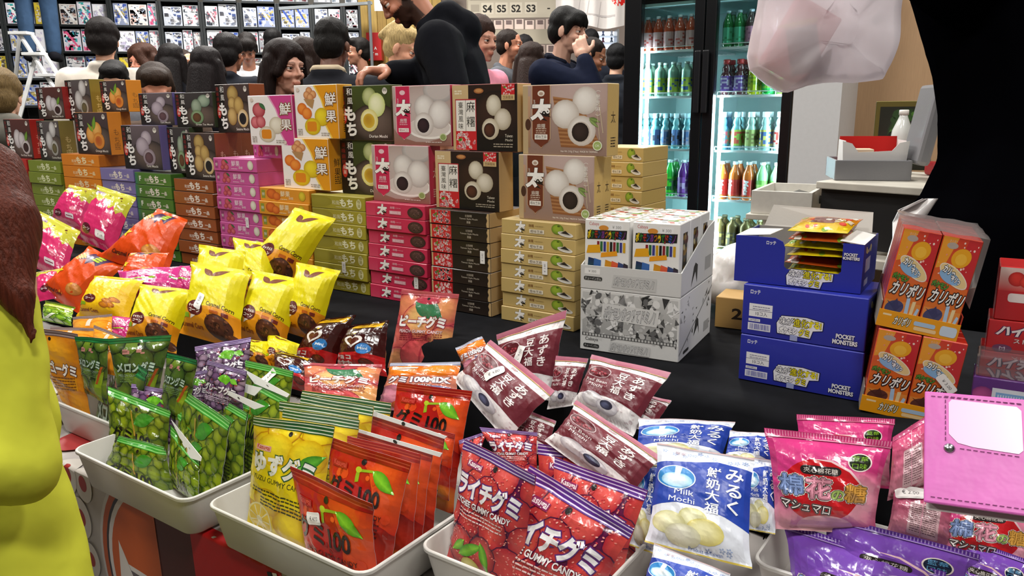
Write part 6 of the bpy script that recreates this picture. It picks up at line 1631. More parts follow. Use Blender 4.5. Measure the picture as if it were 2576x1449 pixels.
# --- two leaning trays of orange snack-stick boxes
ORG = '#e69c16'
def stick_box(low=False):
    A = Art(7.4, 15.6, '#d9481f'); A.rect(0, 0, 7.4, 15.6, '#e0801f', '#cf3a24'); A.poly([(3.6, 9), (7.4, 8), (7.4, 15.6), (5, 15.6)], '#c4262c'); A.poly([(0, 15.6), (3, 15.6), (1.6, 11), (0, 10.5)], '#e89a2a')
    A.sprinkle(.3, 8.4, 7.1, 15.2, 24, ['#efb0a0', '#f4d8cc', '#e88a7a'], .08, .22, 6); A.ell(2.1, 14.3, 1.1, .5, '#b3a49a'); A.text('オハヨー', 2.1, 15.0, .5, '#e6c0b0', w=1.6)
    A.ell(4.4, 12.6, 1.9, 1.5, '#e8a41c', .2); A.ell(4.4, 12.4, 1.1, .9, '#f0b83a')
    A.ell(3.9, 9.7, 3.4, 1.25, '#e9dccb', -.45); A.ell(3.9, 9.7, 3.2, 1.08, '#e4c98e', -.45); A.ell(3.3, 9.4, 2.3, .9, '#86b0d8', -.3)
    A.text('カリっ', 2.9, 10.4, 1.3, '#f2f2f2', w=2.6, bold=.05, out=('#1a1a1a', .07), rot=-.3); A.text('キリっ', 4.6, 9.2, 1.0, '#f2f2f2', w=2.0, bold=.05, out=('#1a1a1a', .07), rot=-.3)
    A.text('ポケモン', 1.9, 8.0, 1.1, '#4a8a2a', w=3.4, bold=.06, out=('#1d3a12', .05), rot=-.1); A.text('カリポリ', 3.9, 6.2, 2.4, '#eceae6', w=6.6, bold=.03, out=('#1a1412', .07), shear=.25, rot=-.05)
    A.rect(0, 0, 7.4, 4.2, '#dd7a2c', '#dd8a3a')
    A.ell(2.2, 3.0, 1.9, 1.2, '#3a3f6a' if not low else '#5a342a', .2); A.poly([(.4, 4.0), (1.6, 3.6), (2.4, 4.6), (3.0, 3.4), (4.0, 3.8), (2.6, 2.4)], '#2f3560' if not low else '#4a2a22')
    A.rect(.5, 1.6, 3.6, 2.1, '#e6d8d0'); A.rect(.7, .9, 3.4, 1.3, '#7aa8d8'); A.poly([(4.6, 0), (5.4, 0), (5.0, 5.0), (4.3, 4.9)], '#a9c6e2'); A.poly([(5.4, 0), (6.0, .1), (6.3, 4.6), (5.6, 4.5)], '#e6cf9a'); A.poly([(5.6, 0), (6.4, 0), (7.3, 3.4), (6.8, 3.6)], '#a9c6e2')
    return A
def stick_tray_art():
    A = Art(16, 2.7, ORG); A.rect(0, 0, 16, 2.7, '#e69c16'); A.rect(.9, 1.9, 2.6, 2.2, '#f0d8a8'); A.text('カリポリ', 4.9, 1.4, 1.5, '#efece6', w=3.2, bold=.03, out=('#3a4a1a', .06), shear=.2); A.rrect(7.2, 1.2, 11.4, 1.9, .3, '#a9c4de'); A.rrect(7.4, .45, 11.8, 1.05, .25, '#e9c892'); A.rrect(12.4, .5, 15.6, 2.1, .5, '#c4d4e4'); return A
WRAPPER = glass_mat('clear_wrap', '#f3f0ee', refl=1.6, rough=0.12, dens=0.16)
def stick_tray(label, tray_quad, top_quad, C, yaw, lean, depth, low, rows, blabel, stick=None):
    M, w, hb = frame_q([top_quad[0], top_quad[1], tray_quad[2], tray_quad[3]], C, yaw, lean)
    ht = (on_plane(*tray_quad[0], C, M.to_3x3() @ Vector((0, -1, 0))) - M.translation).dot(M.to_3x3() @ Vector((0, 0, 1)))
    r = empty('snack_tray'); r.matrix_world = M
    tag(r, label, 'display tray')
    mb = MB(); mb.box(0, w, 0, .0015, 0, ht, ORG); add_art(mb, stick_tray_art(), (0, 0, 0), (1, 0, 0), (0, 0, 1), w, ht); mb.obj('front_lip', CARD, r)
    mb = MB(); mb.box(0, w, .0015, depth, 0, .0015, '#b8a890'); mb.box(0, .0015, .0015, depth, .0015, ht * 1.5, '#8f887e'); mb.box(w - .0015, w, .0015, depth, .0015, ht * 1.5, '#b23a26'); mb.box(0, w, depth - .0015, depth, .0015, ht * 2, '#b8a890'); mb.obj('tray_shell', CARD, r)
    bw, bh, bd = (w - .005) / 2 - .001, hb - .0025, (depth - .005) / rows - .0006
    side = Art(3, 15.6, '#b8402a'); side.rect(0, 0, 3, 15.6, '#b5482a', '#a83228'); side.rect(.6, 2, 2.4, 7, '#d8c4b4'); side.rect(.6, 8, 2.4, 13, '#c0602a')
    me = carton_mesh('snack_stick_box', bw, bh, bd, stick_box(low), side='#b8402a', top='#c4301f', right_art=side, material=WRAP)
    for i in range(2):
        for j in range(rows):
            o = link('snack_stick_box', me)
            o.matrix_world = M @ Matrix.Translation((.0022 + bw / 2 + i * (bw + .0012), .002 + bd / 2 + j * (bd + .0006), .0018))
            tag(o, f'{blabel}, {"left" if i == 0 else "right"} column, {["foremost", "second", "third", "fourth", "hindmost"][j]}', 'snack box')
            if stick and i == 1 and j == 0:
                st = Art(3.4, 1.7, '#f2f0ee'); st.rrect(0, 0, 3.4, 1.7, .35, '#f1efec'); st.text('¥ 3.00', 1.8, .85, .75, '#6a6668', w=1.9)
                mb = MB(); ca, sa = math.cos(-.75), math.sin(-.75)
                add_art(mb, st, (-.002, -bd / 2 - .002, bh * .55), (ca, 0, sa), (-sa, 0, ca), .03, .013); mb.obj('price_sticker', PAPER, o)
    return r, M, w, hb, depth
n0 = on_z(2240, 1043, T_HI + .002)
r2, M2, w2, h2, d2 = stick_tray('lower orange tray of snack-stick boxes, standing on the black cloth', [(2166, 992), (2420, 1045), (2412, 1086), (2161, 1030)], [(2198, 824), (2412, 862), None, None], n0, 12, -1, .115, True, 4, 'orange snack-stick box in the lower tray', True)
C1 = M2 @ Vector((w2 * .5, 0.004, h2 + .0025))
r1, M1, w1, h1, d1 = stick_tray('upper orange tray of snack-stick boxes, leaning to the right', [(2206, 774), (2424, 822), (2413, 864), (2202, 816)], [(2284, 574), (2490, 610), None, None], C1, 12, -2, .115, False, 4, 'red and orange snack-stick box in the upper tray')
w_ = empty('plastic_wrap'); w_.matrix_world = M1
tag(w_, 'clear crinkled wrap over the upper snack-stick tray', 'plastic wrap')
mb = MB(); NXX = 14
V, F = [], []
for i in range(NXX + 1):
    for j in range(9):
        x, y = -.002 + (w1 + .004) * i / NXX, -.003 + (d1 + .004) * j / 8
        V.append((x, y, h1 + .004 + .0012 * math.sin(i * .9 + j) * math.sin(j * .8 + .5 * i)))
for i in range(NXX):
    for j in range(8): F.append((i * 9 + j, (i + 1) * 9 + j, (i + 1) * 9 + j + 1, i * 9 + j + 1))
n0_ = len(V)
for j in range(9):
    V.append((w1 + .003, -.003 + (d1 + .004) * j / 8, h1 * .35))
for j in range(8): F.append((NXX * 9 + j, n0_ + j, n0_ + j + 1, NXX * 9 + j + 1))
link('wrap_sheet', new_mesh('wrap_sheet', V, F, None, WRAPPER, True), w_)

# --- red chewing-candy boxes at the right edge
def chew_front(top=False):
    A = Art(20, 9.4, '#b81a1f'); A.rect(0, 0, 20, 9.4, '#b0171c', '#c42026')
    if top: A.rect(0, 5.2, 20, 9.4, '#c43a34', '#d8c4bc'); A.ball(2.6, 7.4, 1.3, 1.3, '#d8352a', '#a81a18'); A.ball(4.2, 7.0, 1.2, 1.1, '#dd3f30', '#b01f1a'); A.rrect(1.6, 3.2, 12, 4.8, .5, '#e0d4d0'); A.text('ハイチュウ', 9.6, 7.2, 3.0, '#e9e2de', w=9, bold=.05, out=('#8a1a24', .05), shear=.15); return A
    A.text('ハイチュウ', 6.6, 6.6, 3.4, '#e8dede', w=10.4, bold=.05, out=[('#4a2a5a', .06), ('#c98a92', .02)], shear=.2); A.text('ストロベリー', 7.2, 3.6, 1.6, '#ead9d6', w=6.4, bold=.02, out=('#7a1418', .04)); A.ell(2.4, 1.0, 1.5, 1.2, '#6a3a5a'); A.text('M', 2.4, 1.0, 1.4, '#c9b8c4'); A.ball(14, 2.2, 2.4, 2.0, '#dd3a2c', '#a31614'); return A
zb = T_HI + .001
CW = on_z(2447, 1052, T_HI)
chews = [([(2449, 960), None, None, (2440, 1045)], 'lowest red strawberry candy box, mostly behind the purple pack'), ([(2463, 880), None, None, (2451, 958)], 'red strawberry candy box, third from the top of the stack'), ([(2478, 802), None, None, (2463, 880)], 'red strawberry candy box, second from the top of the stack'), ([(2496, 668), None, None, (2480, 800)], 'red candy box with pale strawberry band, top of the stack')]
cz = [T_HI + .0008]
ax = Vector((E.x, E.y, 0)); ang = math.radians(4)
ex = Vector((math.cos(-TH + ang), math.sin(-TH + ang), 0)); ey = Vector((-ex.y, ex.x, 0))
base = on_z(2443, 1046, T_HI)
zs = [T_HI + .0008] + [on_plane(px, py, base, ey).z for px, py in ((2452, 958), (2464, 880), (2478, 802), (2496, 668))]
xs = [0, .001, .006, .011]
for i in range(4):
    z0, z1 = zs[i], zs[i + 1]
    p = base + ex * xs[i] + ey * (.002 * i)
    M = Matrix(((ex.x, ey.x, 0, p.x), (ex.y, ey.y, 0, p.y), (0, 0, 1, z0), (0, 0, 0, 1)))
    box_at('candy_box', chews[i][1], 'candy box', M, .155, z1 - z0 - .0006, .07, chew_front(i == 3), '#a8171c', '#c02a2a', material=WRAP)
# --- purple candy pack with a clear lid, in front of the red boxes
pz = T_HI + .0008
base = on_z(2432, 1075, T_HI)
A = Art(20, 10, '#4a1f6a'); A.rect(0, 0, 20, 10, '#4a1c62', '#5a2a7a'); A.ball(1.6, 6, 2, 2.4, '#b04a8a', '#7a2a6a'); A.ball(12, 8, 2.4, 1.4, '#8a4a9a', '#5a2a6a'); A.rect(3, 2.6, 11, 8.4, '#d4d8e2'); A.rect(3.6, 4.4, 10.4, 7.6, '#7aa4d4'); A.k += 1
for i in range(16): A.rect(3.9 + i * .4, 4.8, 4.1 + i * .4, 7.2, '#c9d8ea', step=False)
A.text('大人の味', 14.5, 6.4, 1.4, '#e6dcea', w=4.6); A.text('糖質', 15.4, 4.2, 1.3, '#e6dcea', w=2.4)
M = Matrix(((ex.x, ey.x, 0, base.x), (ex.y, ey.y, 0, base.y), (0, 0, 1, pz), (0, 0, 0, 1)))
hP = on_plane(2447, 945, base, ey).z - pz
box_at('purple_candy_pack', 'purple candy pack with a pale blue barcode label before the red boxes', 'candy box', M, .15, hP, .06, A, '#4a1c62', '#5a2a72', material=WRAP)
lid = MB(); lid.box(.002, .148, .002, .058, hP + .0003, hP + .028, '#ffffff', ch=.003)
o = lid.obj('clear_lid', glass_mat('clear_lid_plastic', '#efe9ee', refl=1.5, dens=0.12)); o.matrix_world = M
tag(o, 'clear plastic lid lying on the purple candy pack', 'lid')

# --- pink wallet in the right foreground, resting on the marshmallow bags
WLT = mat('pink_leatherette', '#cf62b4', rough=0.42, var=0.05, bscale=30, bump=0.12, spec=0.45)
C = at(2452, 1130, .80)
M, w, h = frame_q([(2332, 976), (2600, 1006), (2600, 1292), (2324, 1262)], C, 8, 42)
r = empty('pink_wallet'); r.matrix_world = M
tag(r, 'pink leatherette wallet with a pale window and a silver snap', 'wallet')
mb = MB(); mb.box(0, w, 0, .004, 0, h, ch=.0018); mb.obj('cover', WLT, r)
mb = MB(); mb.box(.004, w, .0042, .011, .004, h - .004, '#1c1a1c', ch=.001); mb.box(.003, w, .0112, .0125, -.004, h - .004, '#d8d0cc'); mb.obj('pages', mat('wallet_pages', None, rough=.7), r)
mb = MB(); x0, x1, z0, z1 = w * .235, w * .92, h * .52, h * .92
P = [(x0, z0 + .012), (x0 + .008, z0 + .003), (x0 + .022, z0), (x1 - .004, z0 - .002), (x1, z0 + .002), (x1, z1 - .004), (x1 - .004, z1), (x0 + .003, z1 + .002), (x0, z1 - .002)]
mb.add([(x, -.0006, z) for x, z in P] + [(x, .0005, z) for x, z in P], [tuple(range(9)), tuple(range(17, 8, -1))] + [(i, 9 + i, 9 + (i + 1) % 9, (i + 1) % 9) for i in range(9)], '#e9bfe0'); mb.obj('window', mat('wallet_window', None, rough=.3, coat=.3), r)['label'] = 'pale pink window'
mb = MB()
def stitch(a, b_):
    a, b_ = Vector(a), Vector(b_); L = (b_ - a).length; n = int(L / .006); d_ = (b_ - a).normalized(); s_ = Vector((-d_.z, 0, d_.x)) * .0004
    for i in range(n):
        p, q = a + d_ * (i * .006), a + d_ * (i * .006 + .004); mb.add([tuple(p - s_), tuple(q - s_), tuple(q + s_), tuple(p + s_)], [(0, 1, 2, 3)], '#6a2a5a')
stitch((x0 - .004, -.0008, z1 + .005), (x1 + .004, -.0008, z1 + .003)); stitch((x0 - .003, -.0008, z0 + .004), (x0 - .003, -.0008, z1 + .004)); stitch((x0 + .01, -.0008, z0 - .003), (x1, -.0008, z0 - .005)); stitch((.006, -.0008, h - .006), (w, -.0008, h - .006)); stitch((.006, -.0008, .006), (w, -.0008, .006))
mb.obj('thread', mat('wallet_thread', None, rough=.8), r)['kind'] = 'stuff'
mb = MB(); mb.lathe([(.0001, .003), (.003, .0028), (.005, .0012), (.0055, 0)], '#b8b8bc', 16); o = mb.obj('snap', mat('wallet_metal', '#b9b9bd', rough=.25, metal=1.0), r, Matrix.Translation((w * .24, 0, h * .49)) @ Matrix.Rotation(math.pi / 2, 4, 'X'), True); o['label'] = 'silver snap'
# ---------------------------------------------------------------- drinks fridge, aligned with the display
FQ = 2.4
fx = lambda px: row(px, 300, FQ)[0]
FS0, FS1 = fx(1566), fx(1988)
FH, FD = 2.02, .62
MR = Matrix.Translation(ROW0) @ Matrix.Rotation(-TH, 4, 'Z')
fr = empty('drinks_fridge'); fr.matrix_world = MR
tag(fr, 'black two-door glass drinks fridge with lit white shelves', 'fridge')
BLK = mat('fridge_black', '#0e0f12', rough=0.3, spec=0.5, bump=.01)
mb = MB()
t = .03
mb.box(FS0, FS0 + t, FQ + .05, FQ + FD, 0, FH, ch=.004); mb.box(FS1 - t, FS1, FQ + .05, FQ + FD, 0, FH, ch=.004); mb.box(FS0 + t, FS1 - t, FQ + FD - .03, FQ + FD, 0, FH)
mb.box(FS0 + t, FS1 - t, FQ + .05, FQ + FD - .03, FH - .12, FH); mb.box(FS0 + t, FS1 - t, FQ + .05, FQ + FD - .03, 0, .22)
mb.obj('cabinet', BLK, fr)
mb = MB(); e = .002
mb.box(FS0 + t + .001, FS0 + t + .012, FQ + .055, FQ + FD - .04, .23, FH - .13); mb.box(FS1 - t - .012, FS1 - t - .001, FQ + .055, FQ + FD - .04, .23, FH - .13); mb.box(FS0 + t + .012, FS1 - t - .012, FQ + FD - .045, FQ + FD - .032, .23, FH - .13); mb.box(FS0 + t, FS1 - t, FQ + .06, FQ + FD - .05, FH - .14, FH - .125); mb.box(FS0 + t, FS1 - t, FQ + .06, FQ + FD - .05, .222, .235)
mb.obj('inner_lining', mat('fridge_lining', '#c4e6e6', rough=.4), fr)
m0, m1 = fx(1738), fx(1789)
mm = (m0 + m1) / 2
DZ0, DZ1 = .12, FH - .02
GL = glass_mat('fridge_glass', '#eaf6f4', refl=1.2, rough=.01)
for nm, a, b_, hx in (('door', FS0, mm - .003, mm - .02), ('door', mm + .003, FS1, mm + .02)):
    g0, g1 = a + (fx(1606) - FS0 if a == FS0 else m1 - mm), b_ - (mm - m0 if a == FS0 else FS1 - fx(1962))
    mb = MB()
    mb.box(a, g0, FQ, FQ + .045, DZ0, DZ1, ch=.004); mb.box(g1, b_, FQ, FQ + .045, DZ0, DZ1, ch=.004); mb.box(g0, g1, FQ, FQ + .045, DZ0, DZ0 + .09, ch=.003); mb.box(g0, g1, FQ, FQ + .045, DZ1 - .07, DZ1, ch=.003)
    d = mb.obj('door', BLK, fr)
    mb = MB(); mb.box(g0, g1, FQ + .018, FQ + .024, DZ0 + .09, DZ1 - .07); mb.obj('pane', GL, d)
    mb = MB(); hz0, hz1 = row(1740, 285, FQ)[1], row(1740, 128, FQ)[1]
    mb.box(hx - .016, hx + .016, FQ - .028, FQ - .014, hz0, hz1, ch=.006); mb.box(hx - .008, hx + .008, FQ - .016, FQ + .001, hz0 + .01, hz0 + .04); mb.box(hx - .008, hx + .008, FQ - .016, FQ + .001, hz1 - .04, hz1 - .01); mb.obj('handle', mat('fridge_handle', '#15161a', rough=.35), d)
LED = mat('fridge_led', '#ffffff', emit='#dff4ff', estr=110)
for s in (fx(1606) + .012, fx(1800)): 
    mb = MB(); mb.box(s - .006, s + .006, FQ + .06, FQ + .075, .3, row(1600, 118, FQ)[1] if s < mm else 1.45); mb.obj('light_strip', LED, fr)
mb = MB(); mb.box(FS1 - t - .03, FS1 - t - .018, FQ + .06, FQ + .075, .3, FH - .2); mb.obj('light_strip', LED, fr)
SHZ = [row(1680, y, FQ + .1)[1] for y in (126, 241, 373, 492, 612)]
wire = mat('white_wire', '#e6eceb', rough=.35)
for z in SHZ:
    mb = MB()
    for a, b_ in ((FS0 + .05, m0 + .005), (m1 - .005, FS1 - .05)):
        mb.box(a, b_, FQ + .075, FQ + .082, z - .012, z - .002); mb.box(a, b_, FQ + .075, FQ + .079, z + .012, z + .016); mb.box(a, b_, FQ + FD - .06, FQ + FD - .054, z - .012, z - .002)
        n = int((b_ - a) / .022)
        for i in range(n + 1):
            x = a + (b_ - a) * i / n
            mb.box(x - .0018, x + .0018, FQ + .078, FQ + FD - .056, z - .006, z - .002)
            if i % 4 == 0: mb.box(x - .0015, x + .0015, FQ + .075, FQ + .078, z - .002, z + .012)
    mb.obj('wire_shelf', wire, fr)
BOT = {}
def bottle_parts(style, liquid, cap, label, lab2, h, r, word=None):
    k = (style, liquid, cap, label, lab2, h, r)
    if k in BOT: return BOT[k]
    mb = MB()
    if style == 'can': prof = [(r * .92, 0), (r, .006), (r, h * .72), (r * .92, h * .78), (r * .5, h * .86), (r * .42, h * .88), (r * .42, h * .93)]; cz = h * .93
    elif style == 'ramune': prof = [(r * .9, 0), (r, .005), (r, h * .55), (r * .8, h * .62), (r * .62, h * .66), (r * .8, h * .71), (r * .72, h * .78), (r * .45, h * .86), (r * .45, h * .88)]; cz = h * .86
    else: prof = [(r * .9, 0), (r, .006), (r, h * .6), (r * .95, h * .68), (r * .6, h * .82), (r * .4, h * .9), (r * .4, h * .93)]; cz = h * .92
    mb.lathe(prof, liquid, 14)
    b_ = mb.mesh('bottle', mat('bottle_plastic', None, rough=.12, spec=.6, coat=.5) if style != 'can' else mat('bottle_metal', None, rough=.3, metal=.4), True)
    mb = MB(); cr = r * (.62 if style == 'ramune' else .46); mb.lathe([(cr, 0), (cr, h - cz - .002), (cr * .85, h - cz)], cap, 12); c_ = mb.mesh('cap', mat('bottle_cap', None, rough=.4), True)
    mb = MB(); n = 14; z0, z1 = h * .12, h * .54
    V, F, C = [], [], []
    rd = random.Random(hash(str(k)) % 999 if False else len(BOT))
    rows_ = 8
    for j in range(rows_):
        for i in range(n):
            a0, a1 = 2 * math.pi * i / n, 2 * math.pi * (i + 1) / n
            za, zb_ = z0 + (z1 - z0) * j / rows_, z0 + (z1 - z0) * (j + 1) / rows_
            b0 = len(V)
            V += [((r + .0006) * math.cos(a_), (r + .0006) * math.sin(a_), z_) for a_, z_ in ((a0, za), (a1, za), (a1, zb_), (a0, zb_))]
            F.append((b0, b0 + 1, b0 + 2, b0 + 3))
            cc = lin(lab2 if (rd.random() < .38 and 0 < j < 7) else label)
            C += [cc] * 4
    mb.add(V, F, np.array(C))
    if word:
        A = Art(10, 4, label); A.text(word, 5, 2, 3.6, '#f2f2f2' if lin(label).mean() < .45 else '#c8305a', w=9, bold=.04, shear=.2)
        v, f, c, kk = A.clipped(10, 4)
        mb.add([((r + .001) * math.cos(-1.6 + (p[0] - 5) * 0 + (2 - p[1]) * .0 + (p[1] - 2) * .28), (r + .001) * math.sin(-1.6 + (p[1] - 2) * .28), z0 + (z1 - z0) * (1 - p[0] / 10)) for p in v], [tuple(q) for q in f], c)
    l_ = mb.mesh('label', mat('bottle_label', None, rough=.35, coat=.3), False)
    BOT[k] = (b_, c_, l_)
    return BOT[k]
def bottle(label, M, style, liquid, cap, lab, lab2, h, r, word=None, group=None):
    b_, c_, l_ = bottle_parts(style, liquid, cap, lab, lab2, h, r, word)
    o = link('drink_bottle', b_); o.matrix_world = M
    cz = h * {'can': .93, 'ramune': .86}.get(style, .92)
    link('cap', c_, o, Matrix.Translation((0, 0, cz + .001))); link('label', l_, o)
    tag(o, label, 'bottle', group)
    return o
CNT = ['first', 'second', 'third', 'fourth', 'fifth', 'sixth', 'seventh', 'eighth', 'ninth']
SPEC = {
    (0, 0): ([('pet', '#b5482a', '#c9d4da', '#c9a0a0', '#b0504a')] * 6, .165, .026, 'orange-red'),
    (0, 1): ([('pet', '#1f7a3c', '#b4d0dc', '#4fb08a', '#2f8a5a')] * 2 + [('pet', '#4a3a3a', '#bccad6', '#b07a94', '#8a5a74')] * 5, .165, .026, 'green or plum'),
    (1, 0): ([('can', '#8fb8a4', '#b4c8c2', '#a9c24a', '#3a5a9a')] * 4 + [('ramune', '#6a4a52', '#a8242a', '#3a4aa8', '#c9c4dc')] * 2, .165, .028, 'pale green metal or red-capped'),
    (1, 1): ([('ramune', '#5a3038', '#a8282a', '#6a4a9a', '#c4bcd8')] * 2 + [('pet', '#b0b81c', '#8cc42a', '#a4b42a', '#6a8a1c'), ('pet', '#1fae4a', '#7ac85a', '#2fb85a', '#8ad04a'), ('pet', '#7aa83a', '#3a8a3a', '#9ab84a', '#5a8a2a'), ('pet', '#9ac83a', '#7ab85a', '#a8c85a', '#c4d87a')] + [('pet', '#1fae4a', '#7ac85a', '#2fb85a', '#8ad04a')], .165, .028, 'red-capped or lime'),
    (2, 0): ([('ramune', '#5fa9b4', '#b4dce8', '#8a8aa0', '#4a6a9a'), ('ramune', '#6ab4be', '#c4e4ec', '#5a7ab0', '#2a2a3a')] * 3, .175, .027, 'clear blue'),
    (2, 1): ([('ramune', '#5a9fd0', '#bcd8ec', '#5a8ac0', '#c05a7a'), ('ramune', '#6aa8b0', '#d4e8f2', '#9cc85a', '#c85a4a'), ('ramune', '#8ab0a8', '#dcecf2', '#8a9a5a', '#5a5a2a'), ('ramune', '#8ab8b4', '#e4f0f4', '#b4b05a', '#3a5a8a'), ('ramune', '#9ac0bc', '#eaf4f6', '#d0c8b8', '#b8302a'), ('ramune', '#a4c4b8', '#f0f6f8', '#c8b87a', '#a03a2a')] * 2, .18, .027, 'clear white-capped'),
    (3, 0): ([('pet', '#2fc84a', '#d4ecf0', '#4fd83a', '#1f7a3a')] * 3 + [('pet', '#5a2a7a', '#d8ecf4', '#7a4a9a', '#b4a0c8')] * 2 + [('pet', '#5a2a7a', '#d8ecf4', '#7a4a9a', '#b4a0c8')], .185, .030, 'green or purple'),
    (3, 1): ([('pet', '#c86a2a', '#dce8ea', '#c03a34', '#b8302a')] * 3 + [('pet', '#8ac88a', '#e4f0ec', '#6ab04a', '#b4d87a')] * 4, .185, .030, 'red or pale green'),
    (4, 0): ([('can', '#a8d0d4', '#a8c4c8', '#8ab4bc', '#5a8a94')] * 6, .16, .030, 'pale tin'),
    (4, 1): ([('can', '#6a5a34', '#8a8468', '#4a4030', '#8a7a44')] * 4 + [('can', '#5aa8b0', '#8ac8cc', '#6ab8bc', '#3a7a84')] * 3, .16, .030, 'dark gold tin'),
}
ROWN = ['top', 'second', 'third', 'fourth', 'lowest']
for (ri, di), (lst, h, r, what) in SPEC.items():
    a, b_ = ((FS0 + .05 + r, m0 - .005), (m1 - .004 + r, FS1 - .05 - r))[di]
    n = int((b_ - a) / (2 * r + .0015)) + 1
    p = (b_ - a) / max(1, n - 1)
    z = SHZ[ri] - .0015
    zt = (SHZ[ri - 1] - .02) if ri else FH - .15
    h = min(h, zt - z - .012)
    for dep in range(2):
        for i in range(n):
            st, liq, cap, la, l2 = lst[min(i, len(lst) - 1)]
            M = MR @ Matrix.Translation((a + p * i + (.5 * p * (0)), FQ + .086 + r + dep * (2 * r + .01), z)) @ Matrix.Rotation(.25 * ((i * 7 + ri) % 5 - 2), 4, 'Z')
            bottle(f'{what} bottle, {CNT[min(i, 8)]} from left, {ROWN[ri]} shelf, {"left" if di == 0 else "right"} fridge door, {"front" if dep == 0 else "second"} row', M, st, liq, cap, la, l2, h, r, 'Mets' if (ri == 3 and di == 1 and i < 3) else None)

# ---------------------------------------------------------------- right-hand corner: pillar, partition, counter
def row_box(name, px0, px1, q, d, z0, z1, m, kind='structure', ch=0.0):
    s0, s1 = row(px0, 300, q)[0], row(px1, 300, q)[0]
    mb = MB(); mb.box(s0, s1, q, q + d, z0, z1, '#888888', ch)
    o = mb.obj(name, m); o.matrix_world = MR
    if kind: o['kind'] = kind
    return o
row_box('pillar', 1992, 2112, 2.25, .3, 0, 3.2, mat('white_pillar_paint', '#cfcfd0', rough=.6, var=.02))
row_box('wall_partition', 2060, 2900, 2.75, .08, 0, 3.2, mat('beige_partition', '#c7a27c', rough=.7, var=.05, bscale=40, stretch=(6, 1, .3)))
p0 = at(2053, 456, 2.4)
CA = math.radians(48)
cx_, cy2 = Vector((math.cos(CA), -math.sin(CA), 0)), Vector((math.sin(CA), math.cos(CA), 0))
MC = Matrix(((cx_.x, cy2.x, 0, p0.x), (cx_.y, cy2.y, 0, p0.y), (0, 0, 1, 0), (0, 0, 0, 1)))
ct = empty('cash_counter'); ct.matrix_world = MC
tag(ct, 'black-fronted counter with a white worn top carrying the cash box', 'counter')
WHT = mat('worn_white_board', '#d2cdc0', rough=.5, var=.1, bscale=14)
zt = p0.z
zl = on_plane(2053, 640, p0, cy2).z
mb = MB(); mb.box(0, .85, 0, .55, zt - .022, zt, ch=.003); mb.obj('worktop', WHT, ct)
mb = MB(); mb.box(.01, .84, .02, .04, zl + .03, zt - .0225); mb.obj('front_panel', mat('counter_black', '#0c0c0e', rough=.6), ct)
mb = MB(); mb.box(-.02, .85, -.06, .5, zl - .01, zl + .018, ch=.003); mb.obj('lower_shelf', WHT, ct)
mb = MB(); mb.box(.02, .06, .05, .09, 0, zl - .011); mb.box(.78, .82, .05, .09, 0, zl - .011); mb.box(.02, .06, .42, .46, 0, zl - .011); mb.box(.78, .82, .42, .46, 0, zl - .011); mb.obj('leg', mat('counter_leg', '#6a5238', rough=.6), ct)
# white open crate left of the counter, on a small stand
q0 = at(1891, 479, 2.5); zc = on_plane(1887, 536, q0, B).z
ang2 = math.radians(30)
kx, ky = Vector((math.cos(ang2), -math.sin(ang2), 0)), Vector((math.sin(ang2), math.cos(ang2), 0))
MK = Matrix(((kx.x, ky.x, 0, q0.x), (kx.y, ky.y, 0, q0.y), (0, 0, 1, 0), (0, 0, 0, 1)))
kr = empty('white_crate'); kr.matrix_world = MK
tag(kr, 'open white wooden crate on a small stand left of the counter', 'crate')
cm = mat('crate_white', '#d6d3cb', rough=.5, var=.04)
hk = q0.z
mb = MB(); W_, D_ = .185, .30
mb.box(0, W_, 0, .012, zc, hk, ch=.001); mb.box(0, W_, D_ - .012, D_, zc, hk, ch=.001); mb.box(0, .012, .0121, D_ - .0121, zc, hk, ch=.001); mb.box(W_ - .012, W_, .0121, D_ - .0121, zc, hk, ch=.001); mb.box(.0121, W_ - .0121, .0121, D_ - .0121, zc, zc + .008); mb.obj('crate_box', cm, kr)
mb = MB(); 
for x in (.012, .2):
    for z in (zc + .012, hk - .012): mb.lathe([(.0001, 0), (.003, 0), (.003, .001)], '#3a3a3a', 8, (x, 0, z))
mb = MB(); mb.box(-.01, W_ + .01, -.02, D_, zc - .018, zc - .0005, ch=.002); mb.box(.13, .17, .05, .09, 0, zc - .0185); mb.box(.0, .04, .2, .24, 0, zc - .0185)
o = mb.obj('crate_stand', WHT); o.matrix_world = MK; tag(o, 'small white shelf stand under the open crate', 'stand')
mb = MB(); mb.tube([(.06, .16, zc + .03), (.12, .15, zc + .045), (.2, .15, zc + .035)], [.012, .022, .012], n=8); o = mb.obj('grey_pouch', mat('grey_cloth', '#55544f', rough=.8), None, None, True); o.matrix_world = MK; tag(o, 'grey cloth pouch lying inside the white crate', 'pouch')
# grey cash box with open lid, money tray, bottle
cbp = at(2098, 462, 2.42)
ca2 = math.radians(14)
bx, by = Vector((math.cos(ca2), -math.sin(ca2), 0)), Vector((math.sin(ca2), math.cos(ca2), 0))
MB_ = Matrix(((bx.x, by.x, 0, cbp.x), (bx.y, by.y, 0, cbp.y), (0, 0, 1, zt + .0006), (0, 0, 0, 1)))
cb = empty('cash_box'); cb.matrix_world = MB_
tag(cb, 'grey metal cash box with its lid standing open', 'cash box')
GM = mat('grey_hammered_metal', '#86868a', rough=.38, metal=.25, bump=.04, bscale=160)
w5, d5, h5 = .218, .2, .062
mb = MB(); mb.box(0, w5, 0, .006, 0, h5, ch=.0025); mb.box(0, w5, d5 - .006, d5, 0, h5, ch=.0025); mb.box(0, .006, .006, d5 - .006, 0, h5, ch=.0025); mb.box(w5 - .006, w5, .006, d5 - .006, 0, h5, ch=.0025); mb.box(.003, w5 - .003, .003, d5 - .003, .001, .008); mb.obj('base', GM, cb)
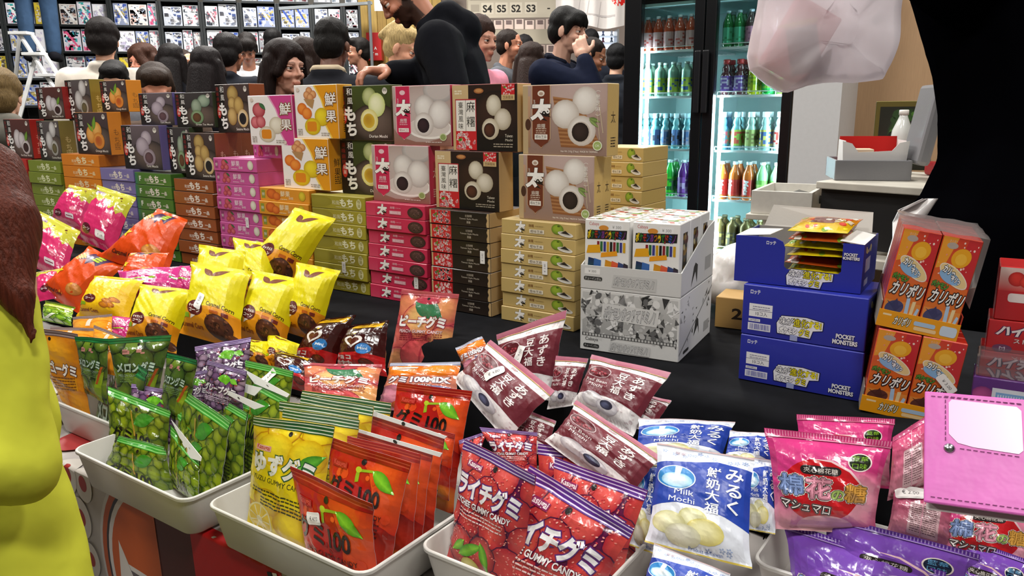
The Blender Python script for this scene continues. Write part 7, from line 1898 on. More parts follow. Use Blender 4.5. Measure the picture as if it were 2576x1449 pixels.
mb = MB(); Ml = Matrix.Translation((w5 + .003, -.02, h5 - .012)) @ Matrix.Rotation(math.radians(9), 4, 'Y')
mb.box(0, .04, 0, d5, 0, .24, '#86868a', .012, Ml); mb.box(.046, .05, .06, d5 - .06, .05, .2, '#55555a', .002, Ml); mb.obj('lid', GM, cb)
A = Art(20, 6, '#dcdad8'); A.rect(0, 0, 20, 6, '#dedcda'); A.ell(10, 1.6, 1.1, 1.1, '#c03a30'); A.text('円', 10, 1.6, 1.2, '#dcdad8')
mt = empty('money_tray'); mt.matrix_world = MB_ @ Matrix.Translation((.028, .03, .009))
tag(mt, 'white card tray with a red inside, standing in the cash box', 'tray')
w6, d6, h6 = .175, .13, .11
mb = MB(); pr = [(0, 0), (w6, 0), (w6 + .008, h6), (w6 - .02, h6 - .006), (w6 - .04, h6 - .03), (.04, h6 - .035), (.02, h6 - .008), (-.008, h6)]
n = len(pr); mb.add([(x, 0, z) for x, z in pr] + [(x, .002, z) for x, z in pr], [tuple(range(n)), tuple(range(2 * n - 1, n - 1, -1))] + [(i, n + i, n + (i + 1) % n, (i + 1) % n) for i in range(n)], '#dedcda'); add_art(mb, A, (.02, -.0002, .002), (1, 0, 0), (0, 0, 1), w6 - .04, .055)
mb.obj('front', PAPER, mt)
mb = MB(); mb.box(0, .002, .0021, d6, 0, h6, '#dedcda'); mb.box(w6 - .002, w6, .0021, d6, 0, h6, '#dedcda'); mb.box(.002, w6 - .002, d6 - .002, d6, 0, h6 + .01, '#c8201c'); mb.box(.002, w6 - .002, .0021, d6 - .002, 0, .002, '#c8201c'); mb.box(.0021, .004, .0022, d6 - .003, .003, h6 - .002, '#c8201c'); mb.obj('shell', PAPER, mt)
mb = MB(); mb.box(.03, .09, .03, .1, .05, .083, '#d8c4a8', .002); o = mb.obj('banknotes', PAPER); o.matrix_world = mt.matrix_world.copy(); tag(o, 'bundle of pale banknotes in the red and white tray', 'banknotes')
P = at(2266, 366, 2.62)
bottle('white and pink drink bottle standing behind the cash box', Matrix.Translation((P.x, P.y, zt + .0004)), 'pet', '#d8dcd8', '#e4e2dc', '#e6dedf', '#d88aa0', at(2266, 277, 2.62).z - zt, .033, 'Mets')
P = at(2268, 340, 2.75)
A = Art(10, 11, '#1e2a12'); A.rect(0, 0, 10, 11, '#5a4f1c'); A.rect(.7, 0, 9.6, 10.2, '#1a1c10'); A.ball(5.5, 5, 3.4, 5, '#2f5a1c', '#16240e'); A.sprinkle(2, 1, 9, 9.4, 24, ['#3f6a22', '#24401a', '#0e120a'], .3, 1.0, 5)
Mg = Matrix.Translation((P.x, P.y, zt)) @ Matrix.Rotation(-math.radians(24), 4, 'Z')
box_at('green_gift_box', 'dark green box with gold edges standing behind the drink bottle', 'box', Mg @ Matrix.Translation((-.09, 0, .0004)), .19, at(2268, 255, 2.75).z - zt, .1, A, '#5a4f1c', '#a8a04a')
P = at(2338, 470, 2.5)
mb = MB(); mb.box(-.05, .09, -.04, .05, 0, .045, '#b0242c', .012); o = mb.obj('red_pouch', mat('red_plastic', None, rough=.35)); o.matrix_world = Matrix.Translation((P.x + .07, P.y + .04, zt + .0004)); tag(o, 'red pouch on the counter right of the cash box', 'pouch')
# things behind the domino cartons
mb = MB(); P = on_z(1846, 838, T_HI)
Mx = Matrix.Translation((P.x, P.y + .03, T_HI + .0006)) @ Matrix.Rotation(-.5, 4, 'Z')
A = Art(8, 8, '#b08a4e'); A.rect(0, 0, 8, 8, '#b08a4e'); A.text('2', 4, 4, 4, '#2a1c10', bold=.03)
box_at('cardboard_box', 'small brown cardboard box between the domino and blue cartons', 'carton', Mx @ Matrix.Translation((-.03, 0, 0)), .085, .062, .08, A, '#a8834a', '#b8945c', material=PAPER)
def crumple(name, label, cat, pts, r, seed, m, amp=.012, loc=(0, 0, 0)):
    """crumpled soft bag: hull of a few balls, lumpy"""
    bm = bmesh.new()
    for p, q in zip(pts, r):
        g = bmesh.ops.create_icosphere(bm, subdivisions=2, radius=q)
        for v in g['verts']: v.co += Vector(p)
    bmesh.ops.convex_hull(bm, input=list(bm.verts))
    bmesh.ops.delete(bm, geom=[v for v in bm.verts if not v.link_faces], context='VERTS')
    bmesh.ops.triangulate(bm, faces=bm.faces[:])
    for k in range(3): bmesh.ops.subdivide_edges(bm, edges=[e for e in bm.edges if e.calc_length() > .018], cuts=1); bmesh.ops.triangulate(bm, faces=bm.faces[:])
    bm.normal_update()
    from mathutils import noise
    for v in bm.verts:
        p = v.co * 22 + Vector((seed, 0, 0))
        v.co += v.normal * (amp * (abs(noise.noise(p)) * 1.6 - .4) + amp * .4 * noise.noise(p * 2.7))
    me = bpy.data.meshes.new(name); bm.to_mesh(me); bm.free(); me.materials.append(m)
    for f in me.polygons: f.use_smooth = True
    o = link(name, me); o.location = loc
    if label: tag(o, label, cat)
    return o
WBAG = mat('white_carrier_bag', '#d4d0cf', rough=.35, bump=.15, bscale=30, sss=.1)
P = on_z(1835, 800, T_HI); P.z = T_HI
crumple('carrier_bag', 'white crumpled carrier bag lying behind the domino cartons', 'plastic bag', [(0, .05, .05), (.08, .08, .05), (.04, .06, .12), (-.02, .12, .06)], [.04, .045, .035, .045], 2, WBAG, .01, P)

# ---------------------------------------------------------------- bookcases with boxed goods along the far left
BA = math.radians(14)
bxv, byv = Vector((math.cos(BA), math.sin(BA), 0)), Vector((-math.sin(BA), math.cos(BA), 0))
BP = at(480, 150, 8.5)
def bk(px, py):
    p = on_plane(px, py, BP, byv) - BP
    return p.dot(bxv), p.z + BP.z
MBK = Matrix(((bxv.x, byv.x, 0, BP.x), (bxv.y, byv.y, 0, BP.y), (0, 0, 1, 0), (0, 0, 0, 1)))
ups = [-230, -115, 20, 153, 288, 411, 516, 611, 705, 790, 868]
ux_ = [bk(x, 130)[0] for x in ups] + [bk(912, 130)[0]]
zs_ = [bk(350, y)[1] for y in (330, 263, 196, 130, 64, -3, -70)]
BKM = mat('black_shelf_wood', '#12181a', rough=.5, var=.1)
PK = []
pal = [(['#c4c8d0', '#8a93a8', '#3a4a7a', '#e2e2e2', '#6a6a70'], '#b4bac4'), (['#d8d8da', '#a0a4ac', '#5a6470', '#b86a7a'], '#c8ccd0'), (['#2f4a9a', '#c9cdd8', '#e8e4dc', '#b0a060'], '#8a94b0'), (['#5a5a5e', '#a8a8ac', '#d4d0c8', '#7a3a44'], '#84868c'), (['#e4e2de', '#c8a8a0', '#9aa8b8', '#3a3a44'], '#d4d0cc'), (['#4a5a6a', '#8aa0a8', '#c8d4d4'], '#7a8c94'), (['#d8c43a', '#8a7a5a', '#d4d0c4'], '#d0b83a'), (['#e0608a', '#5a9ac8', '#3aa8a8', '#f0e8ea'], '#d8d4e0'), (['#eceaf0', '#c4bcd8', '#d8e0ec'], '#e6e6ee')]
for i, (cs, bg) in enumerate(pal):
    for j in range(2):
        A = Art(10, 14, bg); A.rect(0, 0, 10, 14, bg); A.sprinkle(.5, .5, 9.5, 13.5, 34, cs, .4, 1.9, i * 5 + j, 'rect'); A.sprinkle(.8, 1, 9.2, 13, 26, cs + ['#f2f2f2'], .3, 1.5, i * 7 + j, 'tri'); A.poly([(1, 12.5), (2.6, 12.8), (8.6, 3), (7.6, 2.6)], '#e9ecee' if j else cs[0])
        PK.append(carton_mesh('goods_box', .1, .155, .07, A, side='#9aa0a8', top='#b4b8bc', material=WRAP))
rd = random.Random(12)
BAYN = ['first', 'second', 'third', 'fourth', 'fifth', 'sixth', 'seventh', 'eighth', 'ninth', 'tenth', 'eleventh', 'twelfth']
for bi in range(len(ux_) - 1):
    x0, x1 = ux_[bi], ux_[bi + 1]
    r = empty('bookcase'); r.matrix_world = MBK
    tag(r, f'tall black bookcase bay full of boxed goods, {BAYN[bi]} from the left end', 'bookcase')
    for x in (x0 + .001, x1 - .026):
        mb = MB(); mb.box(x, x + .025, -.02, .26, 0, 2.55, ch=.002); mb.obj('upright', BKM, r)
    mb = MB(); mb.box(x0 + .026, x1 - .026, .262, .272, 0, 2.55); mb.obj('back_panel', BKM, r)
    for z in zs_:
        mb = MB(); mb.box(x0 + .0262, x1 - .0262, -.018, .26, z - .022, z); mb.obj('shelf', BKM, r)
    for zi in range(1, 6):
        z, zn = zs_[zi], zs_[zi + 1]
        x = x0 + .03; k = 0
        while x < x1 - .09:
            wv = rd.uniform(.10, .21); wv = min(wv, x1 - .03 - x); wv = x1 - .03 - x if x1 - .03 - x - wv < .08 else wv
            if bi < 5: ch_ = rd.choice([12, 13, 14, 15, 16, 17, 8, 9, 4, 5, 2])
            else: ch_ = rd.choice([0, 1, 2, 3, 4, 5, 6, 7, 0, 3, 10, 11])
            o = link('goods_box', PK[ch_])
            hh = (zn - z - .022) * rd.uniform(.8, .96)
            o.matrix_world = MBK @ Matrix.Translation((x + wv / 2, .04 + rd.uniform(0, .02), z + .0004)) @ Matrix.Diagonal((wv / .1 * .96, 1, hh / .155, 1))
            tag(o, f'boxed item, {BAYN[k]} from left on shelf {BAYN[6 - zi]} from top in bookcase bay {BAYN[bi]} from left', 'boxed goods')
            x += wv + .004; k += 1
# ---------------------------------------------------------------- wooden partition, pole frame, red cabinet, signs
def cam_box(name, px0, py0, px1, py1, D, d, m, yaw=0, ch=.002, parent=None, col='#888888'):
    a, b_ = at(px0, py1, D), at(px1, py0, D)
    cx0, w_, h_ = (a + b_) / 2, (b_.x - a.x) / math.cos(yaw), b_.z - a.z
    mb = MB(); mb.box(-w_ / 2, w_ / 2, 0, d, 0, h_, col, ch)
    o = mb.obj(name, m, parent); o.matrix_world = Matrix.Translation((cx0.x, a.y, a.z)) @ Matrix.Rotation(yaw, 4, 'Z')
    return o, w_, h_
a_, b_ = at(900, 0, 9.6), at(1110, 0, 9.6)
mb = MB()
nb = 9
for i in range(nb):
    xx0, xx1 = a_.x + (b_.x - a_.x) * i / nb, a_.x + (b_.x - a_.x) * (i + 1) / nb
    mb.box(xx0, xx1 - .004, a_.y, a_.y + .03, 0, 3.0, ['#a8883e', '#b4944a', '#9c7c36', '#ae8e44'][i % 4], .003)
mb.obj('wall_wood', mat('yellow_boards', None, rough=.6, var=.15, bscale=8, stretch=(8, 8, .6)))['kind'] = 'structure'
a_, b_ = at(1100, 0, 10.1), at(1720, 0, 10.1)
slab('wall_far', a_.x, b_.x, a_.y, a_.y + .1, 0, 3.6, mat('pinkish_wall', '#8f8178', rough=.8, var=.1, bscale=3))
rc, w_, h_ = cam_box('red_cabinet', 924, 83, 960, 152, 9.6, .2, mat('red_enamel', '#c01c1e', rough=.4))
tag(rc, 'red wall cabinet with small white lettering beside the pole', 'cabinet')
A = Art(6, 11, '#c01c1e'); A.text('A', 3.6, 4.8, 1.6, '#e8dcd8', bold=.04); A.text('T m', 3.2, 2.6, 1.6, '#e8dcd8', bold=.04)
mb = MB(); add_art(mb, A, (-w_ / 2, -.002, 0), (1, 0, 0), (0, 0, 1), w_, h_); mb.obj('lettering', PAPER, rc)
fr2 = empty('pole_frame', at(938, 200, 6.4)); fr2.location.z = 0
tag(fr2, 'thin grey metal pole with a long rail, in front of the yellow boards', 'pole')
PM = mat('brushed_pole', '#8e9498', rough=.35, metal=.6)
zt_ = at(935, 8, 6.4).z
mb = MB(); mb.tube([(0, 0, 0), (0, 0, zt_)], .012, n=10); mb.obj('pole', PM, fr2)
p1, p2 = at(935, 8, 6.4), at(700, 22, 5.9)
mb = MB(); mb.tube([p1 - fr2.location, p2 - fr2.location], .016, n=4); mb.obj('rail', PM, fr2)
sg, w_, h_ = cam_box('paper_sign', 942, -30, 983, 28, 6.35, .003, PAPER, col='#dfe3e4'); tag(sg, 'white paper sign hanging at the top of the pole', 'sign')
# jersey / size-sign rack
rk = empty('size_rack', at(1290, 100, 8.6)); rk.location.z = 0
tag(rk, 'display rack with beige size boards marked S4 S5 S2 S3', 'rack')
L0 = rk.location
A = Art(44, 10, '#a49c8c'); A.rect(0, 0, 44, 10, '#a8a090', '#9c9484')
for t_, x in (('S4', 9.6), ('S5', 16.6), ('S2', 23.8), ('S3', 31.2)): A.rect(x - 3, 2.2, x + 3, 8.6, '#b0a898'); A.text(t_, x, 5.2, 5.6, '#17140f', bold=.03, w=4.6)
A.rect(1.4, 3.6, 5.6, 7.6, '#8a8274'); A.text('-', 40, 5, 4, '#2a2620', bold=.05)
def board(A, px0, py0, px1, py1, D=8.6):
    a, b_ = at(px0, py1, D), at(px1, py0, D)
    mb = MB(); x0, x1, z0, z1 = a.x - L0.x, b_.x - L0.x, a.z, b_.z; y = a.y - L0.y
    mb.box(x0, x1, y, y + .02, z0, z1, A.bg); add_art(mb, A, (x0, y - .001, z0), (1, 0, 0), (0, 0, 1), x1 - x0, z1 - z0); mb.obj('size_board', PAPER, rk)
board(A, 1178, 0, 1400, 46)
A2 = Art(30, 10, '#a09886'); A2.rect(0, 0, 30, 10, '#a49c8a', '#989080'); A2.text('68', 11, 5, 6, '#17140f', bold=.03, w=5); A2.text('-', 19, 4, 4, '#2a2620', bold=.05)
board(A2, 1238, 74, 1390, 112)
for px in (1180, 1405):
    a = at(px, 100, 8.64); mb = MB(); mb.box(a.x - L0.x - .02, a.x - L0.x + .02, a.y - L0.y + .02, a.y - L0.y + .06, 0, 2.7, '#8a8272'); mb.obj('rack_post', PAPER, rk)
rd = random.Random(5)
PKC = ['#b8a49a', '#c4b0a6', '#a8968c', '#d0bcb2']
for rowi, (y0, y1, xs_r) in enumerate(((48, 74, (1190, 1400)), (113, 150, (1300, 1400)), (-26, -2, (1190, 1400)))):
    n = 8 if rowi != 1 else 4
    for i in range(n):
        px = xs_r[0] + (xs_r[1] - xs_r[0]) * i / n
        o, w_, h_ = cam_box('hanging_pack', px, y0 + rd.uniform(0, 4), px + (xs_r[1] - xs_r[0]) / n - 4, y1, 8.585, .02, mat('hanging_pack_film', None, rough=.2, spec=.7, coat=.4), ch=.004, col=rd.choice(PKC))
        tag(o, f'pale pink clear pack, {BAYN[i]} from left in the {["row between the size boards", "row below the lower size board", "row above the upper size board"][rowi]}', 'hanging pack', None)
        mb = MB(); mb.box(-w_ * .3, w_ * .3, -.004, -.001, h_ * .55, h_ * .95, '#6a5a58'); mb.obj('card', PAPER, o)
sp = empty('spot_lamp', at(1220, 57, 8.52)); tag(sp, 'small glaring white spot lamp by the size rack', 'lamp')
mb = MB(); mb.lathe([(.001, -.03), (.02, -.03), (.03, 0), (.001, .005)], '#ffffff', 14); o = mb.obj('bulb', mat('spot_bulb', '#ffffff', emit='#fff2ea', estr=12), sp, Matrix.Rotation(math.pi / 2, 4, 'X'))
mb = MB(); mb.tube([(0, .005, 0), (0, .05, .03), (0, .1, .09)], .012); mb.obj('arm', PM, sp)
# white hanging banner with a red disc
a, b_ = at(1398, 66, 8.2), at(1570, -60, 8.2)
A = Art(40, 28, '#cfcac6'); A.rect(0, 0, 40, 28, '#d2ccc8', '#c8c2be'); A.ell(36.8, 17.6, 5.2, 6.6, '#c8201a', n=30)
for x in (12, 17, 24): A.poly([(x, 0), (x + .5, 0), (x + 2.4, 14), (x + 2, 14)], '#aca6a4')
A.rect(10, 6, 34, 7, '#b0aaa8')
v, f, c, k = A.clipped(20, 10)
P_ = [(a.x + (b_.x - a.x) * p[0] / 40, a.y + .03 * math.sin(p[0] * .5) + .0 - .0004 * k[i], a.z + (b_.z - a.z) * p[1] / 28 + .03 * math.sin(p[0] * .16) * (1 - p[1] / 28)) for i, p in enumerate(v)]
o = link('banner', new_mesh('banner', P_, f, c, PAPER, True)); tag(o, 'white cloth banner with a red disc, hanging left of the fridge', 'banner')
sc = empty('lit_showcase'); tag(sc, 'brightly lit glass showcase under the white banner', 'showcase')
a, b_ = at(1470, 124, 9.0), at(1556, 74, 9.0)
sc.location = (a.x, a.y, 0); w_, z0, z1 = b_.x - a.x, a.z, b_.z
mb = MB(); mb.box(0, w_, .3, .32, z0, z1, '#ffffff'); mb.obj('lit_back', mat('showcase_light', '#ffffff', emit='#e4ecff', estr=1.6), sc)
mb = MB(); mb.box(0, .02, 0, .3, z0, z1); mb.box(w_ - .02, w_, 0, .3, z0, z1); mb.box(0, w_, 0, .3, 0, z0); mb.obj('frame', PM, sc)
for i in range(2):
    z = z0 + (z1 - z0) * (.33 + .33 * i); mb = MB(); mb.box(.02, w_ - .02, .02, .29, z, z + .006); mb.obj('glass_shelf', mat('shelf_glass', '#cfe0ea', rough=.1), sc)
rd = random.Random(9)
for i in range(12):
    x = sc.location.x + .03 + (w_ - .06) * (i % 4) / 3.4; z = z0 + (z1 - z0) * (.0 + .333 * (i // 4)) + (.0065 if i >= 4 else .0005)
    mb = MB(); mb.lathe([(.018, 0), (.02, .01), (.008, .03), (.014, .05), (.001, .062)], rd.choice(['#3a4a7a', '#2a2a30', '#a04a6a', '#8a94a8']), 8)
    o = mb.obj('figurine', mat('figurine_paint', None, rough=.4), None, Matrix.Translation((x, sc.location.y + .12, z)), True); tag(o, f'small dark figurine in the lit showcase, {["lowest", "middle", "upper"][i // 4]} level, {CNT[i % 4]} from left', 'figurine')

# ---------------------------------------------------------------- hanging white carrier bag at the upper right
def carrier():
    D = 1.65
    out = [(1905, 0), (1893, 80), (1889, 140), (1896, 175), (1918, 196), (1944, 216), (1974, 232), (1996, 232), (2040, 216), (2084, 208), (2120, 206), (2160, 208), (2196, 204), (2228, 200), (2236, 170), (2246, 110), (2252, 60), (2254, 0), (2250, -80), (2180, -190), (2080, -260), (1990, -190), (1920, -90)]
    C0 = at(2080, 60, D)
    pts = [at(x, y, D) - C0 for x, y in out]
    n = len(pts); rings = []
    prof = [(1.0, 0), (.985, .028), (.93, .05), (.8, .068), (.55, .08), (.25, .086)]
    from mathutils import noise
    V, F = [], []
    ctr = sum(pts, Vector()) / n
    dense = []
    for i in range(n):
        for k in range(6): dense.append(pts[i].lerp(pts[(i + 1) % n], k / 6))
    n = len(dense)
    layers = [(sc_, -y) for sc_, y in prof[::-1]] + [(sc_, y) for sc_, y in prof[1:]]
    for sc_, y in layers:
        for p in dense:
            q = ctr + (p - ctr) * sc_
            w1 = noise.noise(Vector((q.x * 9, y * 30, q.z * 5))) * .02 + noise.noise(Vector((q.x * 30, y * 20, q.z * 11))) * .009
            crease = abs(math.sin(math.atan2(q.z - .3, q.x) * 9 + noise.noise(q * 8) * 3)) ** 2 * .012
            V.append((q.x, y * (0.55 + .45 * min(1, max(0, (.18 - q.z) / .2))) + (w1 - crease) * (1 if y > 0 else -1) * (1 if abs(y) > .01 else .3), q.z))
    for j in range(len(layers) - 1):
        for i in range(n): F.append((j * n + i, j * n + (i + 1) % n, (j + 1) * n + (i + 1) % n, (j + 1) * n + i))
    F.append(tuple(range(n))[::-1]); F.append(tuple((len(layers) - 1) * n + i for i in range(n)))
    me = new_mesh('carrier_bag', V, F, None, glass_mat('carrier_film', '#f0eaee', refl=.8, rough=.25, dens=.76), True)
    o = link('carrier_bag', me, None, Matrix.Translation(C0)); tag(o, 'large translucent white carrier bag hanging full at the upper right', 'plastic bag')
    for k, (px, dy) in enumerate(((1960, -.02), (2150, .02))):
        mb = MB(); mb.tube([at(px, -150, D) - C0, at((px + 2080) / 2, -290, D) - C0, at(2090, -395, D) - C0 + Vector((0, dy, 0))], [.03, .018, .014], n=8); mb.obj('handle_loop', MATS['carrier_film'], o, None, True)
    # what shows through: a pink box and a dark tub
    M = Matrix.Translation(at(1975, 165, D)) @ Matrix.Rotation(.5, 4, 'Y')
    mb = MB(); mb.box(-.05, .05, -.022, .022, -.02, .13, '#d88a94', .004, M); b1 = mb.obj('packed_item', PAPER); tag(b1, 'pink pack showing through the white carrier bag', 'package')
    mb = MB(); M = Matrix.Translation(at(2014, 178, D)) @ Matrix.Rotation(-.2, 4, 'Y'); mb.box(-.03, .04, -.02, .02, -.01, .09, '#5a5264', .004, M); mb.box(-.03, .04, -.021, .021, .09, .1, '#c8a050', .002, M); b2 = mb.obj('packed_item', PAPER); tag(b2, 'dark tub with a golden lid showing through the carrier bag', 'package')
carrier()
# white sheet between the counter and the dark clothed figure
pl = [(2322, 500), (2262, 528), (2246, 560), (2246, 600), (2234, 640), (2222, 680), (2216, 735)]
pr_ = [(2360, 500), (2330, 545), (2310, 590), (2290, 640), (2272, 680), (2262, 712), (2256, 740)]
V, F = [], []
D = 1.34
for i, (l, r) in enumerate(zip(pl, pr_)):
    for j in range(7):
        t_ = j / 6
        p = at(l[0] + (r[0] - l[0]) * t_, l[1] + (r[1] - l[1]) * t_, D + .03 * math.sin(t_ * 5 + i) + .05 * t_)
        V.append(tuple(p))
nv = len(V)
V += [tuple(Vector(v) + Vector((.001, .004, 0))) for v in V]
for i in range(len(pl) - 1):
    for j in range(6):
        a = i * 7 + j
        F.append((a, a + 7, a + 8, a + 1)); F.append((nv + a, nv + a + 1, nv + a + 8, nv + a + 7))
for i in range(len(pl) - 1):
    for j, fl_ in ((0, 0), (6, 1)):
        a = i * 7 + j; q = (a, nv + a, nv + a + 7, a + 7); F.append(q if not fl_ else q[::-1])
o = link('white_paper_bag', new_mesh('white_paper_bag', V, F, None, WBAG, True)); tag(o, 'white crumpled paper hanging behind the blue cartons', 'paper bag')
# ---------------------------------------------------------------- people
SKIN = mat('skin', None, rough=.5, spec=.4, bump=.03, bscale=90, sss=.06)
HAIR = mat('hair', None, rough=.6, spec=.14, bump=.45, bscale=30, stretch=(9, 9, .8), var=.35)
FABRIC = mat('clothing_fabric', None, rough=.9, spec=.08, bump=.3, bscale=16, var=.12)
EYEM = mat('eye', None, rough=.15, spec=.6)
_ico = []
def ico():
    if not _ico:
        bm = bmesh.new(); bmesh.ops.create_icosphere(bm, subdivisions=2, radius=1)
        bm.verts.index_update()
        _ico.append((np.array([tuple(v.co) for v in bm.verts]), [tuple(v.index for v in f.verts) for f in bm.faces])); bm.free()
    return _ico[0]
def blob_mesh(name, prims, voxel, smooth=2):
    """union of round cones ('c', p0, r0, p1, r1) and ellipsoids ('e', centre, radii, rotation) as one continuous surface"""
    bm = bmesh.new()
    sv, sf = ico()
    for p in prims:
        if p[0] == 'e':
            R = np.array(p[3]) if len(p) > 3 and p[3] is not None else np.eye(3)
            V = (sv * np.array(p[2])) @ R.T + np.array(p[1])
            vs = [bm.verts.new(v) for v in V]
            for f in sf: bm.faces.new([vs[i] for i in f])
        else:
            vs = [bm.verts.new(v) for v in sv * p[2] + np.array(p[1])] + [bm.verts.new(v) for v in sv * p[4] + np.array(p[3])]
            r = bmesh.ops.convex_hull(bm, input=vs)
            bad = [g for g in r['geom_interior'] if isinstance(g, bmesh.types.BMVert)]
            bmesh.ops.delete(bm, geom=bad, context='VERTS')
    me = bpy.data.meshes.new(name); bm.to_mesh(me); bm.free()
    o = bpy.data.objects.new(name, me); COL.objects.link(o)
    md = o.modifiers.new('join', 'REMESH'); md.mode = 'VOXEL'; md.voxel_size = voxel
    if smooth:
        ms = o.modifiers.new('soft', 'SMOOTH'); ms.iterations = smooth; ms.factor = .5
    bpy.context.view_layer.update()
    m2 = bpy.data.meshes.new_from_object(o.evaluated_get(bpy.context.evaluated_depsgraph_get()))
    bpy.data.objects.remove(o); bpy.data.meshes.remove(me)
    m2.name = name
    m2.polygons.foreach_set('use_smooth', np.ones(len(m2.polygons), dtype=bool))
    return m2
def paint(me, fn):
    n = len(me.vertices)
    co = np.empty(n * 3, dtype=np.float32); me.vertices.foreach_get('co', co); co = co.reshape(-1, 3)
    C = fn(co)
    a = me.color_attributes.new('Col', 'FLOAT_COLOR', 'POINT')
    buf = np.ones((n, 4), dtype=np.float32); buf[:, :3] = C
    a.data.foreach_set('color', buf.ravel())
def hand_prims(wr, d, pn, side, curl=.5, s=1.0):
    """hand from the wrist along d; pn = direction the palm faces; side = +1/-1 side of the thumb; fingers curl towards the palm"""
    d, pn = Vector(d).normalized(), Vector(pn)
    pn = (pn - d * pn.dot(d)).normalized()
    x = d.cross(pn) * side
    W = Vector(wr)
    P = [('c', W, .024 * s, W + d * .03 * s, .026 * s)]
    P += [('c', W + d * .03 * s + x * .022 * s, .017 * s, W + d * .088 * s + x * .026 * s, .0125 * s), ('c', W + d * .03 * s - x * .02 * s, .017 * s, W + d * .08 * s - x * .026 * s, .0115 * s), ('c', W + d * .03 * s, .019 * s, W + d * .09 * s, .013 * s)]
    for i, (off, ln, r) in enumerate(((.029, .072, .0092), (.0095, .08, .0096), (-.0105, .074, .0092), (-.0295, .058, .0082))):
        b_ = W + d * (.088 - abs(i - 1) * .004) * s + x * off * s
        a1 = curl * (.55 + .12 * i); a2 = a1 + curl * (.9 + .1 * i); a3 = a2 + curl * .6
        dirs = [d * math.cos(a) + pn * math.sin(a) + x * (1.2 - i) * .05 for a in (a1, a2, a3)]
        p = b_
        for k, (dr, f) in enumerate(zip(dirs, (.44, .32, .24))):
            q = p + dr * ln * f * s
            P.append(('c', p, r * s * (1 - .07 * k), q, r * s * (.95 - .1 * k))); p = q
    t0 = W + d * .026 * s + x * .026 * s
    t1 = t0 + (d * .55 + x * .75 + pn * .35).normalized() * .038 * s
    t2 = t1 + (d * .85 + x * .25 + pn * .45).normalized() * .03 * s
    P += [('c', t0, .014 * s, t1, .0112 * s), ('c', t1, .0108 * s, t2, .009 * s)]
    return P
def person(label, hp, D, h, H=None, pitch=0, turn=0, tilt=0, skin='#c99a80', hair=('short', '#1a1310'), top='#1c1d22', legs='#20232b', lean=0, arms=None, female=False, voxel=.008, hood=False, collar=None, beard=None, sleeves=1.0, extras=None, slim=1.0, brow=None, smile=False, hs=1.0):
    HC = at(hp[0], hp[1], D)
    S = (HC.z / (1.60)) if H is None else H / 1.72
    # body frame: x = its right-hand side, y = forward
    a = math.radians(h)
    fwd = Vector((math.sin(a), -math.cos(a), 0)); rgt = fwd.cross(Z)
    le = math.radians(lean)
    hips = Vector((0, 0, .93))
    def up(p):                                # parts above the hips lean forward
        p = Vector(p); q = p - hips
        if q.z <= 0: return p
        return hips + Vector((q.x, q.y * math.cos(le) + q.z * math.sin(le), q.z * math.cos(le) - q.y * math.sin(le)))
    hc = up((0, .035, 1.60))
    S = HC.z / hc.z if H is None else S
    RB = Matrix(((rgt.x, fwd.x, 0), (rgt.y, fwd.y, 0), (0, 0, 1)))
    org = HC - RB @ (hc * S)
    org.z = HC.z - hc.z * S
    ty, tp, tl = math.radians(turn), math.radians(pitch), math.radians(tilt)
    RH = Matrix.Rotation(-ty, 3, 'Z') @ Matrix.Rotation(-tp - le * .4, 3, 'X') @ Matrix.Rotation(tl, 3, 'Y')
    ks = 1.04 / S * hs                        # heads keep their size, whatever the height
    def hd(p): return hc + RH @ (Vector(p) * ks)
    def he(c, r): return ('e', hd(c), tuple(a_ / 1 for a_ in r), RH)
    def hsc(P): return [('e', p[1], tuple(a_ * ks for a_ in p[2]), p[3]) if p[0] == 'e' else ('c', p[1], p[2] * ks, p[3], p[4] * ks) for p in P]
    fw = .94 if female else 1.0
    sw = (.165 if female else .19) * slim      # shoulder half width
    head = [he((0, -.012, .035), (.074 * fw, .094, .084)), he((0, .018, -.028), (.061 * fw, .070, .078)), he((0, .034, -.07), (.045 * fw, .047, .04)), he((0, .066, -.094), (.019, .017, .016)),
            ('c', hd((0, .084, .016)), .0068, hd((0, .104, -.020)), .0088), he((.0095, .094, -.025), (.008, .009, .007)), he((-.0095, .094, -.025), (.008, .009, .007)),
            ('c', hd((-.034, .074, .026)), .0115, hd((.034, .074, .026)), .0115), he((.034, .058, -.026), (.024, .026, .022)), he((-.034, .058, -.026), (.024, .026, .022)),
            he((0, .0845, -.0555), (.022, .0105, .0062)), he((0, .0825, -.0655), (.019, .0105, .0072)),
            he((.077 * fw, -.008, -.006), (.008, .02, .031)), he((-.077 * fw, -.008, -.006), (.008, .02, .031)),
            ('c', hd((0, -.02, -.05)), .05 * fw, up((0, -.012, 1.43)), .056 * fw)]
    L, R = -1, 1
    sh = {s_: up((s_ * sw, -.005, 1.395)) for s_ in (L, R)}
    arms = arms or {}
    A_ = {}
    for s_ in (L, R):
        d = arms.get(s_)
        if d is None:
            el = up((s_ * (sw + .05), -.03, 1.12)); wr = up((s_ * (sw + .045), .08, .90))
            A_[s_] = (el, wr, None)
        else:                                  # given as pixel points (px, py, D) or local points
            f = lambda p: RB.transposed() @ ((at(*p[1:]) - org)) / S if p[0] == 'px' else Vector(p)
            A_[s_] = (f(d[0]), f(d[1]), d[2] if len(d) > 2 else None)
    chest, belly = up((0, .0, 1.26)), up((0, .012, 1.07))
    torso = [('e', chest, (.15 * slim * (.9 if female else 1), .10, .17), None), ('e', belly, (.13 * slim, .095, .15), None), ('e', (0, 0, .93), (.155 * slim, .105, .12), None), ('c', sh[L] * .8 + chest * .2, .07, sh[R] * .8 + chest * .2, .07)]
    legp, arm = [], []
